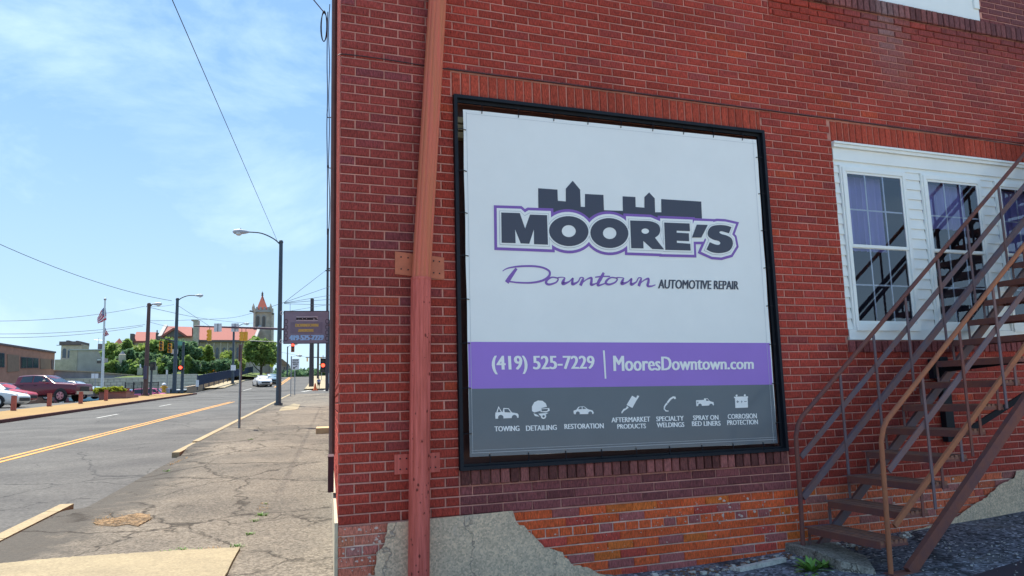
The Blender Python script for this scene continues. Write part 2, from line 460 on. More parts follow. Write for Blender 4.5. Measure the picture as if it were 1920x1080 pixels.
def course(z, h, x0, x1, mod, off, kind, proj=0.0, joint=0.0095, jit=True, skip=None):
    n0 = int(math.floor((x0-off)/mod))-1
    x = off+n0*mod
    while x < x1+mod:
        a, b = x+joint/2, x+mod-joint/2
        ivs = [(max(a, x0), min(b, x1))]
        for (oa, ob, oc, od) in OPEN:
            if oc-0.03 < z+h/2 < od+0.02:
                nv = []
                for (p, q) in ivs:
                    if q <= oa or p >= ob: nv.append((p, q))
                    else:
                        if p < oa: nv.append((p, oa-0.001))
                        if q > ob: nv.append((ob+0.001, q))
                ivs = nv
        for (p, q) in ivs:
            if q-p < 0.028: continue
            cx, cz = (p+q)/2, z+h/2
            if skip and skip(cx, cz): continue
            g = 0.0012 if jit else 0
            BR.append((cx+rb.uniform(-g, g), cz+rb.uniform(-g, g), q-p+rb.uniform(-2*g, g), h-0.010+rb.uniform(-g, g), proj+rb.uniform(-0.0015, 0.002), kind, rb.uniform(-0.004, 0.004)))
        x += mod
NR = int(TOP/H)
SOLD = [(0.833, 3.712, 3.11), (4.50, 8.92, 3.105)]
def in_special(x, z):
    for (a, b, c) in SOLD:
        if a < x < b and c-0.01 < z < 49*H-0.006 and c < 5: return True
    if 0.845 < x < 3.76 and 0.203 < z < 0.33: return True
    if 4.49 < x < 8.93 and 1.13 < z < 1.26: return True
    if 3.9 < x < 8.4 and 4.47 < z < 4.61: return True
    if 0.85 < x < 3.74 and 0 <= z < 0.203: return True
    return False
for k in range(0, NR):
    z = k*H
    mod = LB; off = (0.0 if k % 2 == 0 else -LB/2)
    # rows broken around special courses: split the wall into runs
    cuts = [0.0, XR]
    for (a, b, c) in SOLD[:2]:
        if c-0.01 < z+H/2 < 49*H-0.006: cuts += [a, b]
    if 0 <= z+H/2 < 0.325: cuts += [0.848, 3.745]
    if 1.13 < z+H/2 < 1.26: cuts += [4.49, 8.93]
    if 4.28 < z+H/2 < 4.61: cuts += [3.9, 8.4]
    cuts = sorted(set(cuts))
    for i in range(len(cuts)-1):
        mid = (cuts[i]+cuts[i+1])/2
        if in_special(mid, z+H/2): continue
        pr = 0.012 if (k == 49 and False) else 0.0
        if cuts[i] == 3.9 and z > 4.2: pr = 0.016 if z > 4.38 else 0.008
        course(z+0.0, H, cuts[i]+(0.0 if i == 0 else 0.004), cuts[i+1]-(0.0 if i == len(cuts)-2 else 0.004), mod, off, "", pr)
for k in range(3): course(k*H, H, 0.855, 3.74, 0.229, 0.03+(0.11 if k % 2 else 0), "dark", 0.002)
# soldier courses, sills
course(3.112, 0.199, 0.838, 3.708, 0.0745, 0.838, "soldier", 0.001, joint=0.010)
course(3.107, 0.199, 4.508, 8.915, 0.0745, 4.508, "soldier", 0.001, joint=0.010)
course(0.206, 0.112, 0.850, 3.745, 0.0755, 0.85, "sill", 0.022, joint=0.011)
course(1.135, 0.112, 4.49, 8.93, 0.0755, 4.49, "dark", 0.020, joint=0.010)
course(4.470, 0.149, 3.9, 8.4, 0.0755, 3.9, "sill", 0.035, joint=0.010)
# shallow dripping course over the soldier bricks
course(49*H+0.0005, 0.022, 0.80, 9.0, LB, 0.05, "dark", 0.012)
# older orange brick below
for k in range(1, 9):
    z = -k*H-0.004
    if k == 3: course(z, H, 0.0, XR, 0.1115, 0.05, "low", -0.001)
    else: course(z, H, 0.0, XR, 0.2225, 0.0 if k % 2 else 0.11, "low", -0.001)
def visible(b):
    P = np.array([b[0], 0, b[1]])-CAM; z = P@_fw
    if z < 0.1: return 0
    px = 960+FPX*(P@RT)/z; py = 540-FPX*(P@UP)/z
    if not (628 < px < 1925 and -5 < py < 1085): return 0
    if abs(px-(822-39*py/1080.0)) < 22: return 0
    return b[2]*b[3]*FPX*FPX/z/z*abs((P/np.linalg.norm(P))[1])
keep = []
for b in BR:
    if b[5] == "low" and (b[1] < -0.75 or any(all(inside((b[0]+sx*b[2]/2, b[1]+sz*b[3]/2), pg) for sx in (-1, 1) for sz in (-1, 1)) for pg in (PLAST_L, PLAST_R))): continue
    keep.append(b)
BR = keep
order = sorted(range(len(BR)), key=lambda i: -visible(BR[i]))
own = set(order[:300])
brick_meshes = {}
mb = MB()
for i, b in enumerate(BR):
    x, z, w, h, pr, kd, tl = b
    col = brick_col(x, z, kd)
    if i in own:
        key = (round(w/0.012), round(h/0.012))
        if key not in brick_meshes:
            V, F = brick_geo(w, h)
            me = bpy.data.meshes.new("brick"); me.from_pydata(V, [], F); me.materials.append(mBrickP)
            brick_meshes[key] = me
        o = bpy.data.objects.new("brick", brick_meshes[key])
        o.parent = bld; o.location = (x, -pr, z+0.5); o.rotation_euler = (0, tl, 0); o.color = col
        COL.objects.link(o)
    else:
        V, F = brick_geo(w, h)
        c, s = math.cos(tl), math.sin(tl)
        mb.cur = col
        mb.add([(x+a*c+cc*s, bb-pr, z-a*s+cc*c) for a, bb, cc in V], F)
# bricks of the side wall (in the plane of the street front)
def side_row(k, s0, s1, kind=""):
    off = 0.0 if k % 2 else -LB/2
    n = 0
    s = off
    while s < s1:
        a, b = max(s+0.005, s0), min(s+LB-0.005, s1)
        if b-a > 0.03:
            V, F = brick_geo(b-a, H-0.010)
            mb.cur = brick_col(0.9+(s % 2), 1.0, kind)
            cx = (a+b)/2; z = (k+0.5)*H
            out = []
            for p, q, r in V:
                P = LBP(cx-p, -q, 0); out.append((P.x, P.y, z+r))
            mb.add(out, F)
        s += LB
for k in range(-9, NR):
    side_row(k, 0.012, 26.0 if k >= -1 else 14.0, "" if k >= 0 else "low")
tag(mb.build("brickwork", mBrickS, bld, tint=True), kind="stuff")

# ---- parging left on the foundation: rough slabs with broken edges
def rough_slab(name, poly, y0, y1, m, amp=0.012, step=0.05):
    # grid clipped to the polygon, front displaced, edge chamfered
    x0 = min(p[0] for p in poly); x1 = max(p[0] for p in poly); z0 = min(p[1] for p in poly); z1 = max(p[1] for p in poly)
    nx = int((x1-x0)/step)+1; nz = int((z1-z0)/step)+1
    bm = bmesh.new()
    pts = []
    n = len(poly)
    for i in range(n):   # densify and roughen the outline
        a, b = poly[i], poly[(i+1) % n]; d = math.hypot(b[0]-a[0], b[1]-a[1]); m_ = max(1, int(d/0.03))
        for j in range(m_):
            t = j/m_; q = 0.013 if 0 < j else 0.004
            xx, zz = a[0]+(b[0]-a[0])*t, a[1]+(b[1]-a[1])*t
            if zz < -0.01 and zz > -0.85 : xx += q*noise3(xx*23, zz*23, 1)*1.6; zz += q*noise3(xx*23, zz*23, 5)*1.6
            pts.append((xx, zz))
    vo = [bm.verts.new((p[0], y0, p[1])) for p in pts]
    f = bm.faces.new(vo)
    r = bmesh.ops.inset_region(bm, faces=[f], thickness=0.012, depth=0.0)
    for v in f.verts: v.co.y = y1
    bmesh.ops.triangulate(bm, faces=[f])
    for _ in range(3):
        es = [e for e in bm.edges if e.calc_length() > 0.09 and all(abs(v.co.y-y1) < 1e-4 for v in e.verts)]
        if not es: break
        bmesh.ops.subdivide_edges(bm, edges=es, cuts=1)
        bmesh.ops.triangulate(bm, faces=[q for q in bm.faces if len(q.verts) > 3])
    for v in bm.verts:
        if abs(v.co.y-y1) < 1e-4: v.co.y += amp*0.5*noise3(v.co.x*6, v.co.z*6, 2)
    bmesh.ops.recalc_face_normals(bm, faces=bm.faces)
    me = bpy.data.meshes.new(name); bm.to_mesh(me); bm.free(); me.materials.append(m)
    o = bpy.data.objects.new(name, me); COL.objects.link(o); o.parent = bld; o.matrix_parent_inverse = Matrix.Translation(-bld.location)
    return o
rough_slab("parging_patch", PLAST_L, -0.004, -0.026, mPlaster)
rough_slab("parging_patch", PLAST_R, -0.004, -0.028, mPlaster)
mTar = mat("old_tar", (0.035, 0.033, 0.035), rough=0.8, var=0.25, scale=22, col2=(0.42, 0.38, 0.33), bump=0.8, bscale=70)
# crumbled mortar fillet and tar where the wall meets the ground
fil = MB(); pts = []
for i in range(40):
    x = 1.75+i*0.05; z = -0.505-0.05*math.sin(min(1, i/14)*1.5)+0.012*noise3(x*9, 0)
    pts.append((x, z))
for i in range(len(pts)-1):
    (xa, za), (xb, zb) = pts[i], pts[i+1]
    q = 0.05+0.02*noise3(xa*7, 2); q2 = 0.05+0.02*noise3(xb*7, 2)
    fil.add([(xa, -0.002, za+0.02), (xb, -0.002, zb+0.02), (xb, -q2, zb-0.03), (xa, -q, za-0.03), (xa, -q-0.05, za-0.1), (xb, -q2-0.05, zb-0.1)], [(0, 1, 2, 3), (3, 2, 5, 4)])
recalc(fil.build("tar_fillet", mTar, bld))
# flaked lime and render still sticking to the old bricks
fk = MB(); rf_ = random.Random(5)
for i in range(260):
    x, z = rf_.choice([(rf_.uniform(1.3, 3.9), rf_.uniform(-0.38, -0.02)), (rf_.uniform(0.02, 0.3), rf_.uniform(-0.5, -0.02)), (rf_.uniform(4.6, 6.2), rf_.uniform(-0.4, -0.02)), (rf_.uniform(2.4, 3.9), rf_.uniform(-0.2, -0.02))])
    if inside((x, z), PLAST_L) or inside((x, z), PLAST_R): continue
    r_ = rf_.choice([0.002, 0.003, 0.0045, 0.007, 0.011 if (x < 0.4 or x > 3.0) else 0.004]); n_ = 7
    P_ = [(x+r_*rf_.uniform(0.5, 1.3)*math.cos(6.283*q/n_)*1.2, -0.0035, z+r_*rf_.uniform(0.4, 1.1)*math.sin(6.283*q/n_)) for q in range(n_)]
    fk.add(P_+[(p[0], 0.002, p[2]) for p in P_], [tuple(range(n_))]+[(q, q+n_, (q+1) % n_+n_, (q+1) % n_) for q in range(n_)])
tag(recalc(fk.build("lime_flakes", mat("lime_flake", (0.66, 0.50, 0.43), var=0.2, scale=30), bld)), kind="stuff")
# foundation strip on the street side, its sunlit cream put into the colour
st = MB()
for i in range(14):
    a = LBP(0.004+i*0.9, 0.0015, 0); b = LBP(0.002+(i+1)*0.9, 0.0015, 0)
    st.obox(a+Vector((0, 0, -0.9)), b-a, N3*0.022, Vector((0, 0, 0.92+0.02*noise3(i, 1))))
st.build("foundation_band", mat("band_sunlit_cream", (0.50, 0.42, 0.30), var=0.2, scale=12, bump=0.5), bld)

# ---- recess behind the banner
rc = MB(); rc.add([(0.848, 0.14, 0.322), (3.716, 0.14, 0.322), (3.716, 0.14, 3.11), (0.848, 0.14, 3.11)], [(0, 1, 2, 3)])
rc.build("recess_board", mat("recess_paint", (0.10, 0.035, 0.03), rough=0.6, var=0.3, scale=5), bld)
wl = MB(); 
for (a, b, z) in ((0.87, 1.0, 2.93), (0.86, 1.02, 2.87), (0.87, 0.99, 2.81)): wl.box((a, 0.06, z), (b, 0.135, z+0.045))
wl.build("wood_blocking", mat("raw_wood", (0.42, 0.32, 0.18), var=0.3, scale=20), bld)

# ---- banner and its frame
ban = empty("banner_sign", (2.28, -0.03, 0.32), "big white, purple and grey vinyl banner laced into a black frame on the brick wall", "sign")
fr = MB()
fx0, fx1, fz0, fz1 = 0.846, 3.722, 0.314, 3.118
for (a, b) in (((fx0, -0.035, fz0), (fx0+0.026, 0.02, fz1)), ((fx1-0.026, -0.035, fz0), (fx1, 0.02, fz1)), ((fx0+0.0265, -0.035, fz0), (fx1-0.0265, 0.02, fz0+0.026)), ((fx0+0.0265, -0.035, fz1-0.026), (fx1-0.0265, 0.02, fz1))):
    fr.box(a, b)
fr.box((fx0+0.0265, 0.0, fz0+0.0265), (fx0+0.034, 0.018, fz1-0.0265)); fr.box((fx1-0.052, 0.0, fz0+0.0265), (fx1-0.0265, 0.018, fz1-0.0265))
fr.box((fx0+0.0345, 0.0, fz1-0.05), (fx1-0.0525, 0.018, fz1-0.0265)); fr.box((fx0+0.0345, 0.0, fz0+0.0265), (fx1-0.0525, 0.018, fz0+0.042))
fr.build("frame", mBlack, ban)
def BP(px, py, y=-0.030): return on_wall(px, py, y)
YB = -0.030
mVinyl = mat("banner_white", (0.82, 0.84, 0.83), rough=0.28, var=0.04, scale=1.5, bump=0.35, bscale=2.2, spec=0.5, coat=0.25)
mPurple = mat("banner_purple", (0.30, 0.15, 0.60), rough=0.28, var=0.05, scale=2, bump=0.35, bscale=2.2, coat=0.25)
mGrey = mat("banner_grey", (0.092, 0.120, 0.150), rough=0.25, var=0.08, scale=2, bump=0.35, bscale=2.2, coat=0.3)
mInk = mat("banner_ink", (0.050, 0.053, 0.080), rough=0.3, var=0.03)
mPrint = mat("banner_print_white", (0.85, 0.86, 0.86), rough=0.3, var=0.02)
mLilac = mat("banner_violet_ink", (0.22, 0.10, 0.42), rough=0.3, var=0.02)
mHem = mat("banner_hem_line", (0.42, 0.46, 0.50), rough=0.4, var=0.1)
def quad(mb, a, b, c, d): mb.add([a, b, c, d], [(0, 1, 2, 3)])
def sub_quad(mb, tl, tr, bl, br, nx, nz):
    tl, tr, bl, br = map(Vector, (tl, tr, bl, br)); vs = []
    for j in range(nz+1):
        for i in range(nx+1):
            a, b = i/nx, j/nz
            P = (tl*(1-a)+tr*a)*(1-b)+(bl*(1-a)+br*a)*b
            e = 0
            if a == 0 or a == 1: P.x += 0.004*noise3(P.z*3, 7, a)
            if b == 0 or b == 1: P.z += 0.004*noise3(P.x*3, 3, b)
            vs.append(P)
    mb.add(vs, [(j*(nx+1)+i, (j+1)*(nx+1)+i, (j+1)*(nx+1)+i+1, j*(nx+1)+i+1) for j in range(nz) for i in range(nx)])
cTL, cTR, cBL, cBR = BP(868, 205), BP(1418, 262), BP(881, 857), BP(1458, 831)
sheet = MB(); sub_quad(sheet, cTL, cTR, cBL, cBR, 24, 24)
vin = sheet.build("vinyl_sheet", mVinyl, ban)
md = vin.modifiers.new("s", 'SOLIDIFY'); md.thickness = 0.0012; md.offset = -1
def yo(v, d): return Vector((v.x, v.y-d, v.z))
pl = MB(); quad(pl, yo(BP(877.5, 641), .0016), yo(BP(1443, 643), .0016), yo(BP(1448.5, 721), .0016), yo(BP(879, 729), .0016)); pl.build("purple_band", mPurple, ban)
gl = MB(); quad(gl, yo(BP(879, 729), .0018), yo(BP(1448.5, 721), .0018), yo(cBR, .0018), yo(cBL, .0018)); gl.build("grey_band", mGrey, ban)
hem = MB()
def hl(a, b, w=0.003, d=0.0024): hem.bar(yo(BP(*a), d), yo(BP(*b), d), w, 0.0004, (0, 0, 1)) if False else hem.add([yo(BP(*a), d), yo(BP(*b), d), yo(BP(*b), d)+Vector((w*0.3, 0, w)), yo(BP(*a), d)+Vector((w*0.3, 0, w))], [(0, 1, 2, 3)])
hl((884, 850), (1455, 824)); hl((884, 845), (1454, 820), 0.002); hl((874, 213), (1417, 270), 0.002)
for (a, b) in (((874, 210), (886, 850)), ((1411, 264), (1450, 828))):
    A, B = yo(BP(*a), .0024), yo(BP(*b), .0024); hem.add([A, B, B+Vector((.0025, 0, 0)), A+Vector((.0025, 0, 0))], [(0, 1, 2, 3)])
hem.build("hem", mHem, ban)
# grommets and lacing cords
gm = MB(); cords = MB()
def lace(a, b, n, fd):
    for i in range(n):
        t = (i+0.5)/n; P = Vector(a)*(1-t)+Vector(b)*t+Vector(fd)*-0.016
        gm.tube([P+Vector((0, -0.003, 0)), P+Vector((0, 0.0, 0))], 0.005, 8)
        Q = P+Vector(fd)*random.uniform(0.06, 0.07)
        cords.tube([P+Vector((0, -0.004, 0)), (P+Q)/2+Vector((0, -0.012, 0.004)), Q+Vector((0, -0.008, 0)), Q+Vector((0, 0.012, 0.006))], 0.0035, 5)
lace(cTL, cTR, 9, (0, 0, 1)); lace(cBL, cBR, 9, (0, 0, -1)); lace(cTL, cBL, 8, (-1, 0, 0)); lace(cTR, cBR, 8, (1, 0, 0))
gm.build("grommet", mat("grommet_metal", (0.25, 0.22, 0.2), rough=0.4, metal=1), ban); cords.build("lacing", mBlack, ban)

# ---- printing on the banner: coordinates measured on the logo and laid on the vinyl
def C6(x, y): return 900+x/3.84, 320+y/3.842
def PB(x, y, d):
    p = BP(*C6(x, y)); return Vector((p.x, YB-d, p.z))
def poly_face(mb, pts): mb.add(pts, [tuple(range(len(pts)))])
def ellipse(cx, cy, rx, ry, n=36, rot=0.05):
    return [(cx+rx*math.cos(t)*math.cos(rot)-ry*math.sin(t)*math.sin(rot), cy+rx*math.cos(t)*math.sin(rot)+ry*math.sin(t)*math.cos(rot)) for t in [2*math.pi*i/n for i in range(n)]]
def smooth(pts, n=6, closed=True):
    out = []; m = len(pts)
    for i in range(m if closed else m-1):
        g = lambda k: pts[k % m] if closed else pts[min(max(k, 0), m-1)]
        p0, p1, p2, p3 = g(i-1), g(i), g(i+1), g(i+2)
        for j in range(n):
            t = j/n
            out.append(tuple(0.5*((2*p1[c])+(-p0[c]+p2[c])*t+(2*p0[c]-5*p1[c]+4*p2[c]-p3[c])*t*t+(-p0[c]+3*p1[c]-3*p2[c]+p3[c])*t**3) for c in range(len(pts[0]))))
    if not closed: out.append(pts[-1])
    return out
LET = {
 "M": ([(150,303),(284,307),(322,418),(357,318),(480,322),(487,535),(386,531),(385,425),(352,528),(290,525),(250,425),(254,524),(153,521)], []),
 "O1": (ellipse(636,437,142,108), [ellipse(636,437,50,43)]),
 "O2": (ellipse(928,451,137,108), [ellipse(930,452,48,42)]),
 "R": (smooth([(1150,362),(1225,366),(1278,388),(1294,425),(1285,460),(1256,485)], 5, False)+[(1322,569),(1236,566),(1172,508),(1174,562),(1085,560),(1077,360)], [ellipse(1186,437,27,19)+[]]),
 "E": ([(1322,375),(1505,382),(1508,438),(1412,434),(1412,448),(1500,453),(1502,510),(1413,506),(1414,521),(1510,528),(1513,577),(1330,572)], []),
 "Q": ([(1557,390),(1636,392),(1590,483),(1522,483)], []),
 "S": (smooth([(1806,408),(1765,396),(1710,393),(1660,405),(1636,440),(1640,475),(1675,498),(1712,508),(1726,522),(1716,535),(1690,533),(1650,517)], 4, False)+smooth([(1626,569),(1670,590),(1730,595),(1790,578),(1816,535),(1808,492),(1775,470),(1735,458),(1719,446),(1735,438),(1788,453)], 4, False), []),
}
def poly_curve(polys, depth, m, name, off=0.0):
    c = bpy.data.curves.new(name, 'CURVE'); c.dimensions = '2D'; c.fill_mode = 'FRONT'; c.offset = off
    for pl_ in polys:
        sp = c.splines.new('POLY'); sp.points.add(len(pl_)-1)
        for i, (x, z) in enumerate(pl_): sp.points[i].co = (x, z, 0, 1)
        sp.use_cyclic_u = True
    o = bpy.data.objects.new(name, c); COL.objects.link(o)
    dg = bpy.context.evaluated_depsgraph_get(); me = bpy.data.meshes.new_from_object(o.evaluated_get(dg))
    V = [(v.co.x, depth, v.co.y) for v in me.vertices]; F = [tuple(p.vertices) for p in me.polygons]
    bpy.data.objects.remove(o); bpy.data.curves.remove(c); bpy.data.meshes.remove(me)
    return V, F
def grow(poly, d):
    # outline pushed outward by d with mitred corners
    n = len(poly); A = sum(poly[i][0]*poly[(i+1) % n][1]-poly[(i+1) % n][0]*poly[i][1] for i in range(n))
    sg = 1 if A > 0 else -1; out = []
    for i in range(n):
        p, q, r = poly[i-1], poly[i], poly[(i+1) % n]
        a = (q[0]-p[0], q[1]-p[1]); b = (r[0]-q[0], r[1]-q[1])
        la = math.hypot(*a) or 1e-9; lb = math.hypot(*b) or 1e-9
        na = (a[1]/la*sg, -a[0]/la*sg); nb = (b[1]/lb*sg, -b[0]/lb*sg)
        s = (na[0]+nb[0], na[1]+nb[1]); ls = math.hypot(*s)
        if ls < 0.3: s = na; k = d
        else: s = (s[0]/ls, s[1]/ls); k = min(d*2.0, d/max(0.35, s[0]*na[0]+s[1]*na[1]))
        out.append((q[0]+s[0]*k, q[1]+s[1]*k))
    return out
def hull(pts):
    pts = sorted(set(pts)); 
    def half(ps):
        h = []
        for p in ps:
            while len(h) >= 2 and (h[-1][0]-h[-2][0])*(p[1]-h[-2][1])-(h[-1][1]-h[-2][1])*(p[0]-h[-2][0]) <= 0: h.pop()
            h.append(p)
        return h
    a, b = half(pts), half(pts[::-1]); return a[:-1]+b[:-1]
OUT = {"M": [(150,303),(284,307),(320,340),(357,318),(480,322),(487,535),(153,521)], "O1": ellipse(636,437,142,108), "O2": ellipse(928,451,137,108),
       "R": [(1077,360),(1225,366),(1278,388),(1294,425),(1285,470),(1322,569),(1085,560)], "E": [(1322,375),(1505,382),(1513,577),(1330,572)],
       "Q": [(1557,390),(1636,392),(1590,483),(1522,483)], "S": [(1806,405),(1765,396),(1710,393),(1660,405),(1636,440),(1640,475),(1655,500),(1624,571),(1670,592),(1730,597),(1790,580),(1818,535),(1810,492),(1784,464)]}
def W2(poly): return [(lambda p: (p.x, p.z))(PB(x, y, 0)) for x, y in poly]
def layer(name, m, depth, off, src):
    mbx = MB(); i = 0
    for k, pg in src.items():
        main = pg[0] if isinstance(pg, tuple) else pg; holes = pg[1] if isinstance(pg, tuple) else []
        pw = W2(main); pw = grow(pw, off) if off else pw
        V, F = poly_curve([pw]+[W2(h) for h in holes], YB-depth-0.00008*i, m, name); mbx.add(V, F); i += 1
    return mbx.build(name, m, ban)
sk = MB()
V, F = poly_curve([W2([(418,127),(557,137),(560,217),(617,222),(617,130),(667,73),(720,137),(725,260),(755,262),(755,168),(888,175),(892,285),(1028,290),(1026,185),(1118,190),(1120,262),(1183,267),(1183,190),(1217,157),(1257,200),(1260,300),(1305,300),(1304,205),(1592,223),(1598,360),(1300,420),(780,420),(420,330)])], YB-0.0022, mInk, "skyline")
sk.add(V, F); sk.build("skyline_print", mInk, ban)
layer("outline_print", mLilac, 0.0028, 0.0565, OUT)
layer("halo_print", mVinyl, 0.0042, 0.0345, OUT)
layer("keyline_print", mHem, 0.0056, 0.0150, {k: v for k, v in OUT.items() if k not in ("Q",)})
layer("halo_inner_print", mVinyl, 0.0070, 0.0115, {k: v for k, v in OUT.items() if k not in ("Q",)})
layer("letter_print", mInk, 0.0084, 0.0, LET)
# script word
def pen(mb, pts, depth, i=0):
    pts = smooth([(a, b, w) for a, b, w in pts], 7, False)
    P = [(PB(a, b, depth+0.00005*i), w) for a, b, w in pts]
    vs = []
    for k in range(len(P)):
        a = P[max(k-1, 0)][0]; b = P[min(k+1, len(P)-1)][0]; d = (b-a).normalized() if (b-a).length > 1e-9 else Vector((1, 0, 0))
        nrm = Vector((-d.z, 0, d.x)); w = P[k][1]*0.00122/2*1.15
        vs += [P[k][0]+nrm*w, P[k][0]-nrm*w]
    mb.add(vs, [(2*k, 2*k+1, 2*k+3, 2*k+2) for k in range(len(P)-1)])
scr = MB()
STROKES = [
 [(162,724,4),(200,703,7),(280,690,10),(380,688,11),(455,700,11),(500,728,12),(492,765,13),(440,795,12),(360,808,10),(270,806,9),(205,798,8)],
 [(262,705,14),(240,735,18),(215,770,22),(192,806,24)],
 [(560,775,8),(520,768,8),(485,785,12),(475,810,14),(500,820,12),(545,806,9),(562,785,8),(560,772,7),(590,768,5),(612,772,5)],
 [(612,772,6),(600,795,16),(598,815,18),(640,800,8),(668,775,8),(664,800,14),(668,818,16),(705,800,8),(722,772,7),(745,770,5)],
 [(745,772,8),(735,798,16),(722,828,17)],[(728,815,6),(765,785,7),(800,772,12),(802,795,15),(800,822,15),(840,810,6),(872,785,5)],
 [(890,735,14),(872,770,18),(852,805,18),(850,828,12),(900,812,6)],[(828,768,7),(880,762,8),(935,762,7)],
 [(985,775,8),(945,770,8),(915,788,12),(905,810,14),(930,820,12),(970,806,9),(988,785,8),(984,772,7),(1010,770,5),(1035,774,5)],
 [(1035,774,6),(1024,797,16),(1022,815,18),(1062,802,8),(1090,778,8),(1086,802,14),(1090,820,16),(1124,802,8),(1140,774,7),(1162,772,5)],
 [(1162,774,8),(1152,802,16),(1142,832,17)],[(1146,818,6),(1180,790,7),(1210,778,12),(1212,800,15),(1206,830,14),(1235,832,9),(1262,822,5)],
]
for i, sx_ in enumerate(STROKES): pen(scr, sx_, 0.0024, i)
scr.build("script_print", mLilac, ban)
def lay_text(mb, body, tl, tr, bl, br, bold, d=0.0036):
    quad_text(mb, body, *[yo(BP(*q), d) for q in (tl, tr, bl, br)], bold=bold, out=(0, -0.00006, 0))
t1 = MB(); lay_text(t1, "AUTOMOTIVE REPAIR", (1235, 524), (1384, 527), (1234, 541), (1384, 543), 0.0034); t1.build("tagline_print", mInk, ban)
t2 = MB(); lay_text(t2, "(419) 525-7229", (922, 667), (1113, 667), (924, 702), (1114, 699), 0.0052)
lay_text(t2, "MooresDowntown.com", (1150, 667), (1412, 672), (1151, 696), (1412, 692), 0.0052)
A = [yo(BP(*q), 0.0036) for q in ((1130, 657), (1133.5, 657), (1136.5, 710), (1133.5, 710))]; t2.add(A, [(0, 1, 2, 3)])
t2.build("contact_print", mPrint, ban)
def word(s, x0, x1, yt0, yt1, yb0, yb1):
    t3 = MB(); lay_text(t3, s, (x0, yt0), (x1, yt1), (x0+0.5, yb0), (x1+0.5, yb1), 0.0021); t3.build("service_name_print", mPrint, ban)
word("TOWING", 927, 973, 799.5, 798, 809, 808); word("DETAILING", 986, 1043, 798, 796.5, 808, 806)
word("RESTORATION", 1058, 1131, 795, 793.5, 804.5, 803)
word("AFTERMARKET", 1146, 1218, 783, 781, 792, 790.5); word("PRODUCTS", 1157, 1210, 795.5, 794, 804, 803)
word("SPECIALTY", 1230, 1281, 781, 779.5, 790, 788.5); word("WELDINGS", 1231, 1282, 792.5, 791.5, 801.5, 800.5)
word("SPRAY ON", 1299, 1346, 779, 778, 788, 787); word("BED LINERS", 1297, 1350, 790, 789, 799, 798)
word("CORROSION", 1364, 1418, 776.5, 775, 785.5, 784.5); word("PROTECTION", 1363, 1420, 788, 786.5, 797, 795.5)
ic = MB(); ih = MB(); ICX = [0]
def C7(x, y): return 900+x/3.5556, 720+y/3.56
def icon(poly, dark=False):
    ICX[0] += 1
    pts = []
    for x, y in poly:
        p = BP(*C7(x, y)); pts.append((p.x, p.z))
    V, F = poly_curve([pts], YB-(0.0050 if dark else 0.0036)-0.00003*ICX[0], None, "i"); (ih if dark else ic).add(V, F)
def flush_icon():
    global ic, ih
    if ic.v:
        io = ic.build("service_icon_print", mPrint, ban)
        if ih.v: do = ih.build("icon_detail", mGrey, io); do.matrix_parent_inverse = Matrix.Identity(4); do.location = (0, 0, 0)
    ic = MB(); ih = MB()
def circ(cx, cy, r, dark=False, n=18): icon([(cx+r*math.cos(2*math.pi*k/n), cy+r*math.sin(2*math.pi*k/n)) for k in range(n)], dark)
# tow truck
icon([(102,190),(150,186),(155,160),(190,162),(212,190),(248,196),(256,205),(256,225),(102,232),(100,210)]); icon([(108,188),(122,148),(145,186),(138,187),(124,160),(116,188)])
icon([(160,167),(187,167),(203,190),(163,188)], True)
for cx in (137, 228): circ(cx, 224, 18, True); circ(cx, 224, 15); circ(cx, 224, 7, True)
flush_icon()
# polishing globe with pickup
icon([(345,180),(345,150),(360,122),(385,110),(415,112),(438,130),(445,152),(410,160),(400,180),(360,190)]); icon([(402,165),(460,160),(464,178),(440,190),(402,186)]); icon([(355,195),(380,205),(395,218),(365,214)]); icon([(388,198),(455,192),(430,208),(400,212)])
circ(422, 215, 18); circ(422, 216, 8, True); icon([(408,168),(452,166),(446,180),(410,182)], True)
flush_icon()
# coupe
icon([(622,178),(640,172),(655,152),(690,148),(718,168),(748,176),(757,190),(754,200),(626,202),(622,190)]); icon([(652,168),(662,154),(676,153),(676,168)], True); icon([(682,152),(690,152),(706,166),(682,167)], True)
for cx in (650, 733): circ(cx, 196, 13, True); circ(cx, 196, 9.5)
flush_icon()
# muffler
icon([(1012,78),(1048,98),(1014,160),(975,140)]); icon([(1046,76),(1060,80),(1048,102),(1038,95)]); icon([(978,146),(990,158),(970,172),(958,180),(944,198),(940,188),(955,166),(970,162)])
flush_icon()
# welding torch
icon([(1242,122),(1262,96),(1285,82),(1300,84),(1305,96),(1296,102),(1288,94),(1272,104),(1252,130)]); icon([(1240,124),(1250,132),(1234,150),(1230,166),(1240,176),(1256,178),(1254,184),(1236,183),(1222,168),(1224,148)])
flush_icon()
# pickup
icon([(1438,112),(1440,108),(1490,106),(1492,96),(1515,96),(1530,114),(1555,122),(1558,142),(1440,148)]); icon([(1504,100),(1514,100),(1524,113),(1505,112)], True); icon([(1446,118),(1452,118),(1452,128),(1446,128)], True)
for cx in (1464, 1538): circ(cx, 143, 12, True); circ(cx, 143, 8.5)
flush_icon()
# battery
icon([(1691,85),(1784,82),(1784,92),(1782,92),(1784,157),(1700,160),(1697,94),(1691,94)]); circ(1708, 77, 7); circ(1763, 75, 7)
for p in ([(1706,117),(1724,116),(1724,120),(1706,121)], [(1713,110),(1717,110),(1717,127),(1713,127)], [(1758,115),(1774,114),(1774,118),(1758,119)], [(1744,108),(1736,119),(1742,119),(1738,130),(1748,116),(1742,116)]): icon(p, True)
flush_icon()
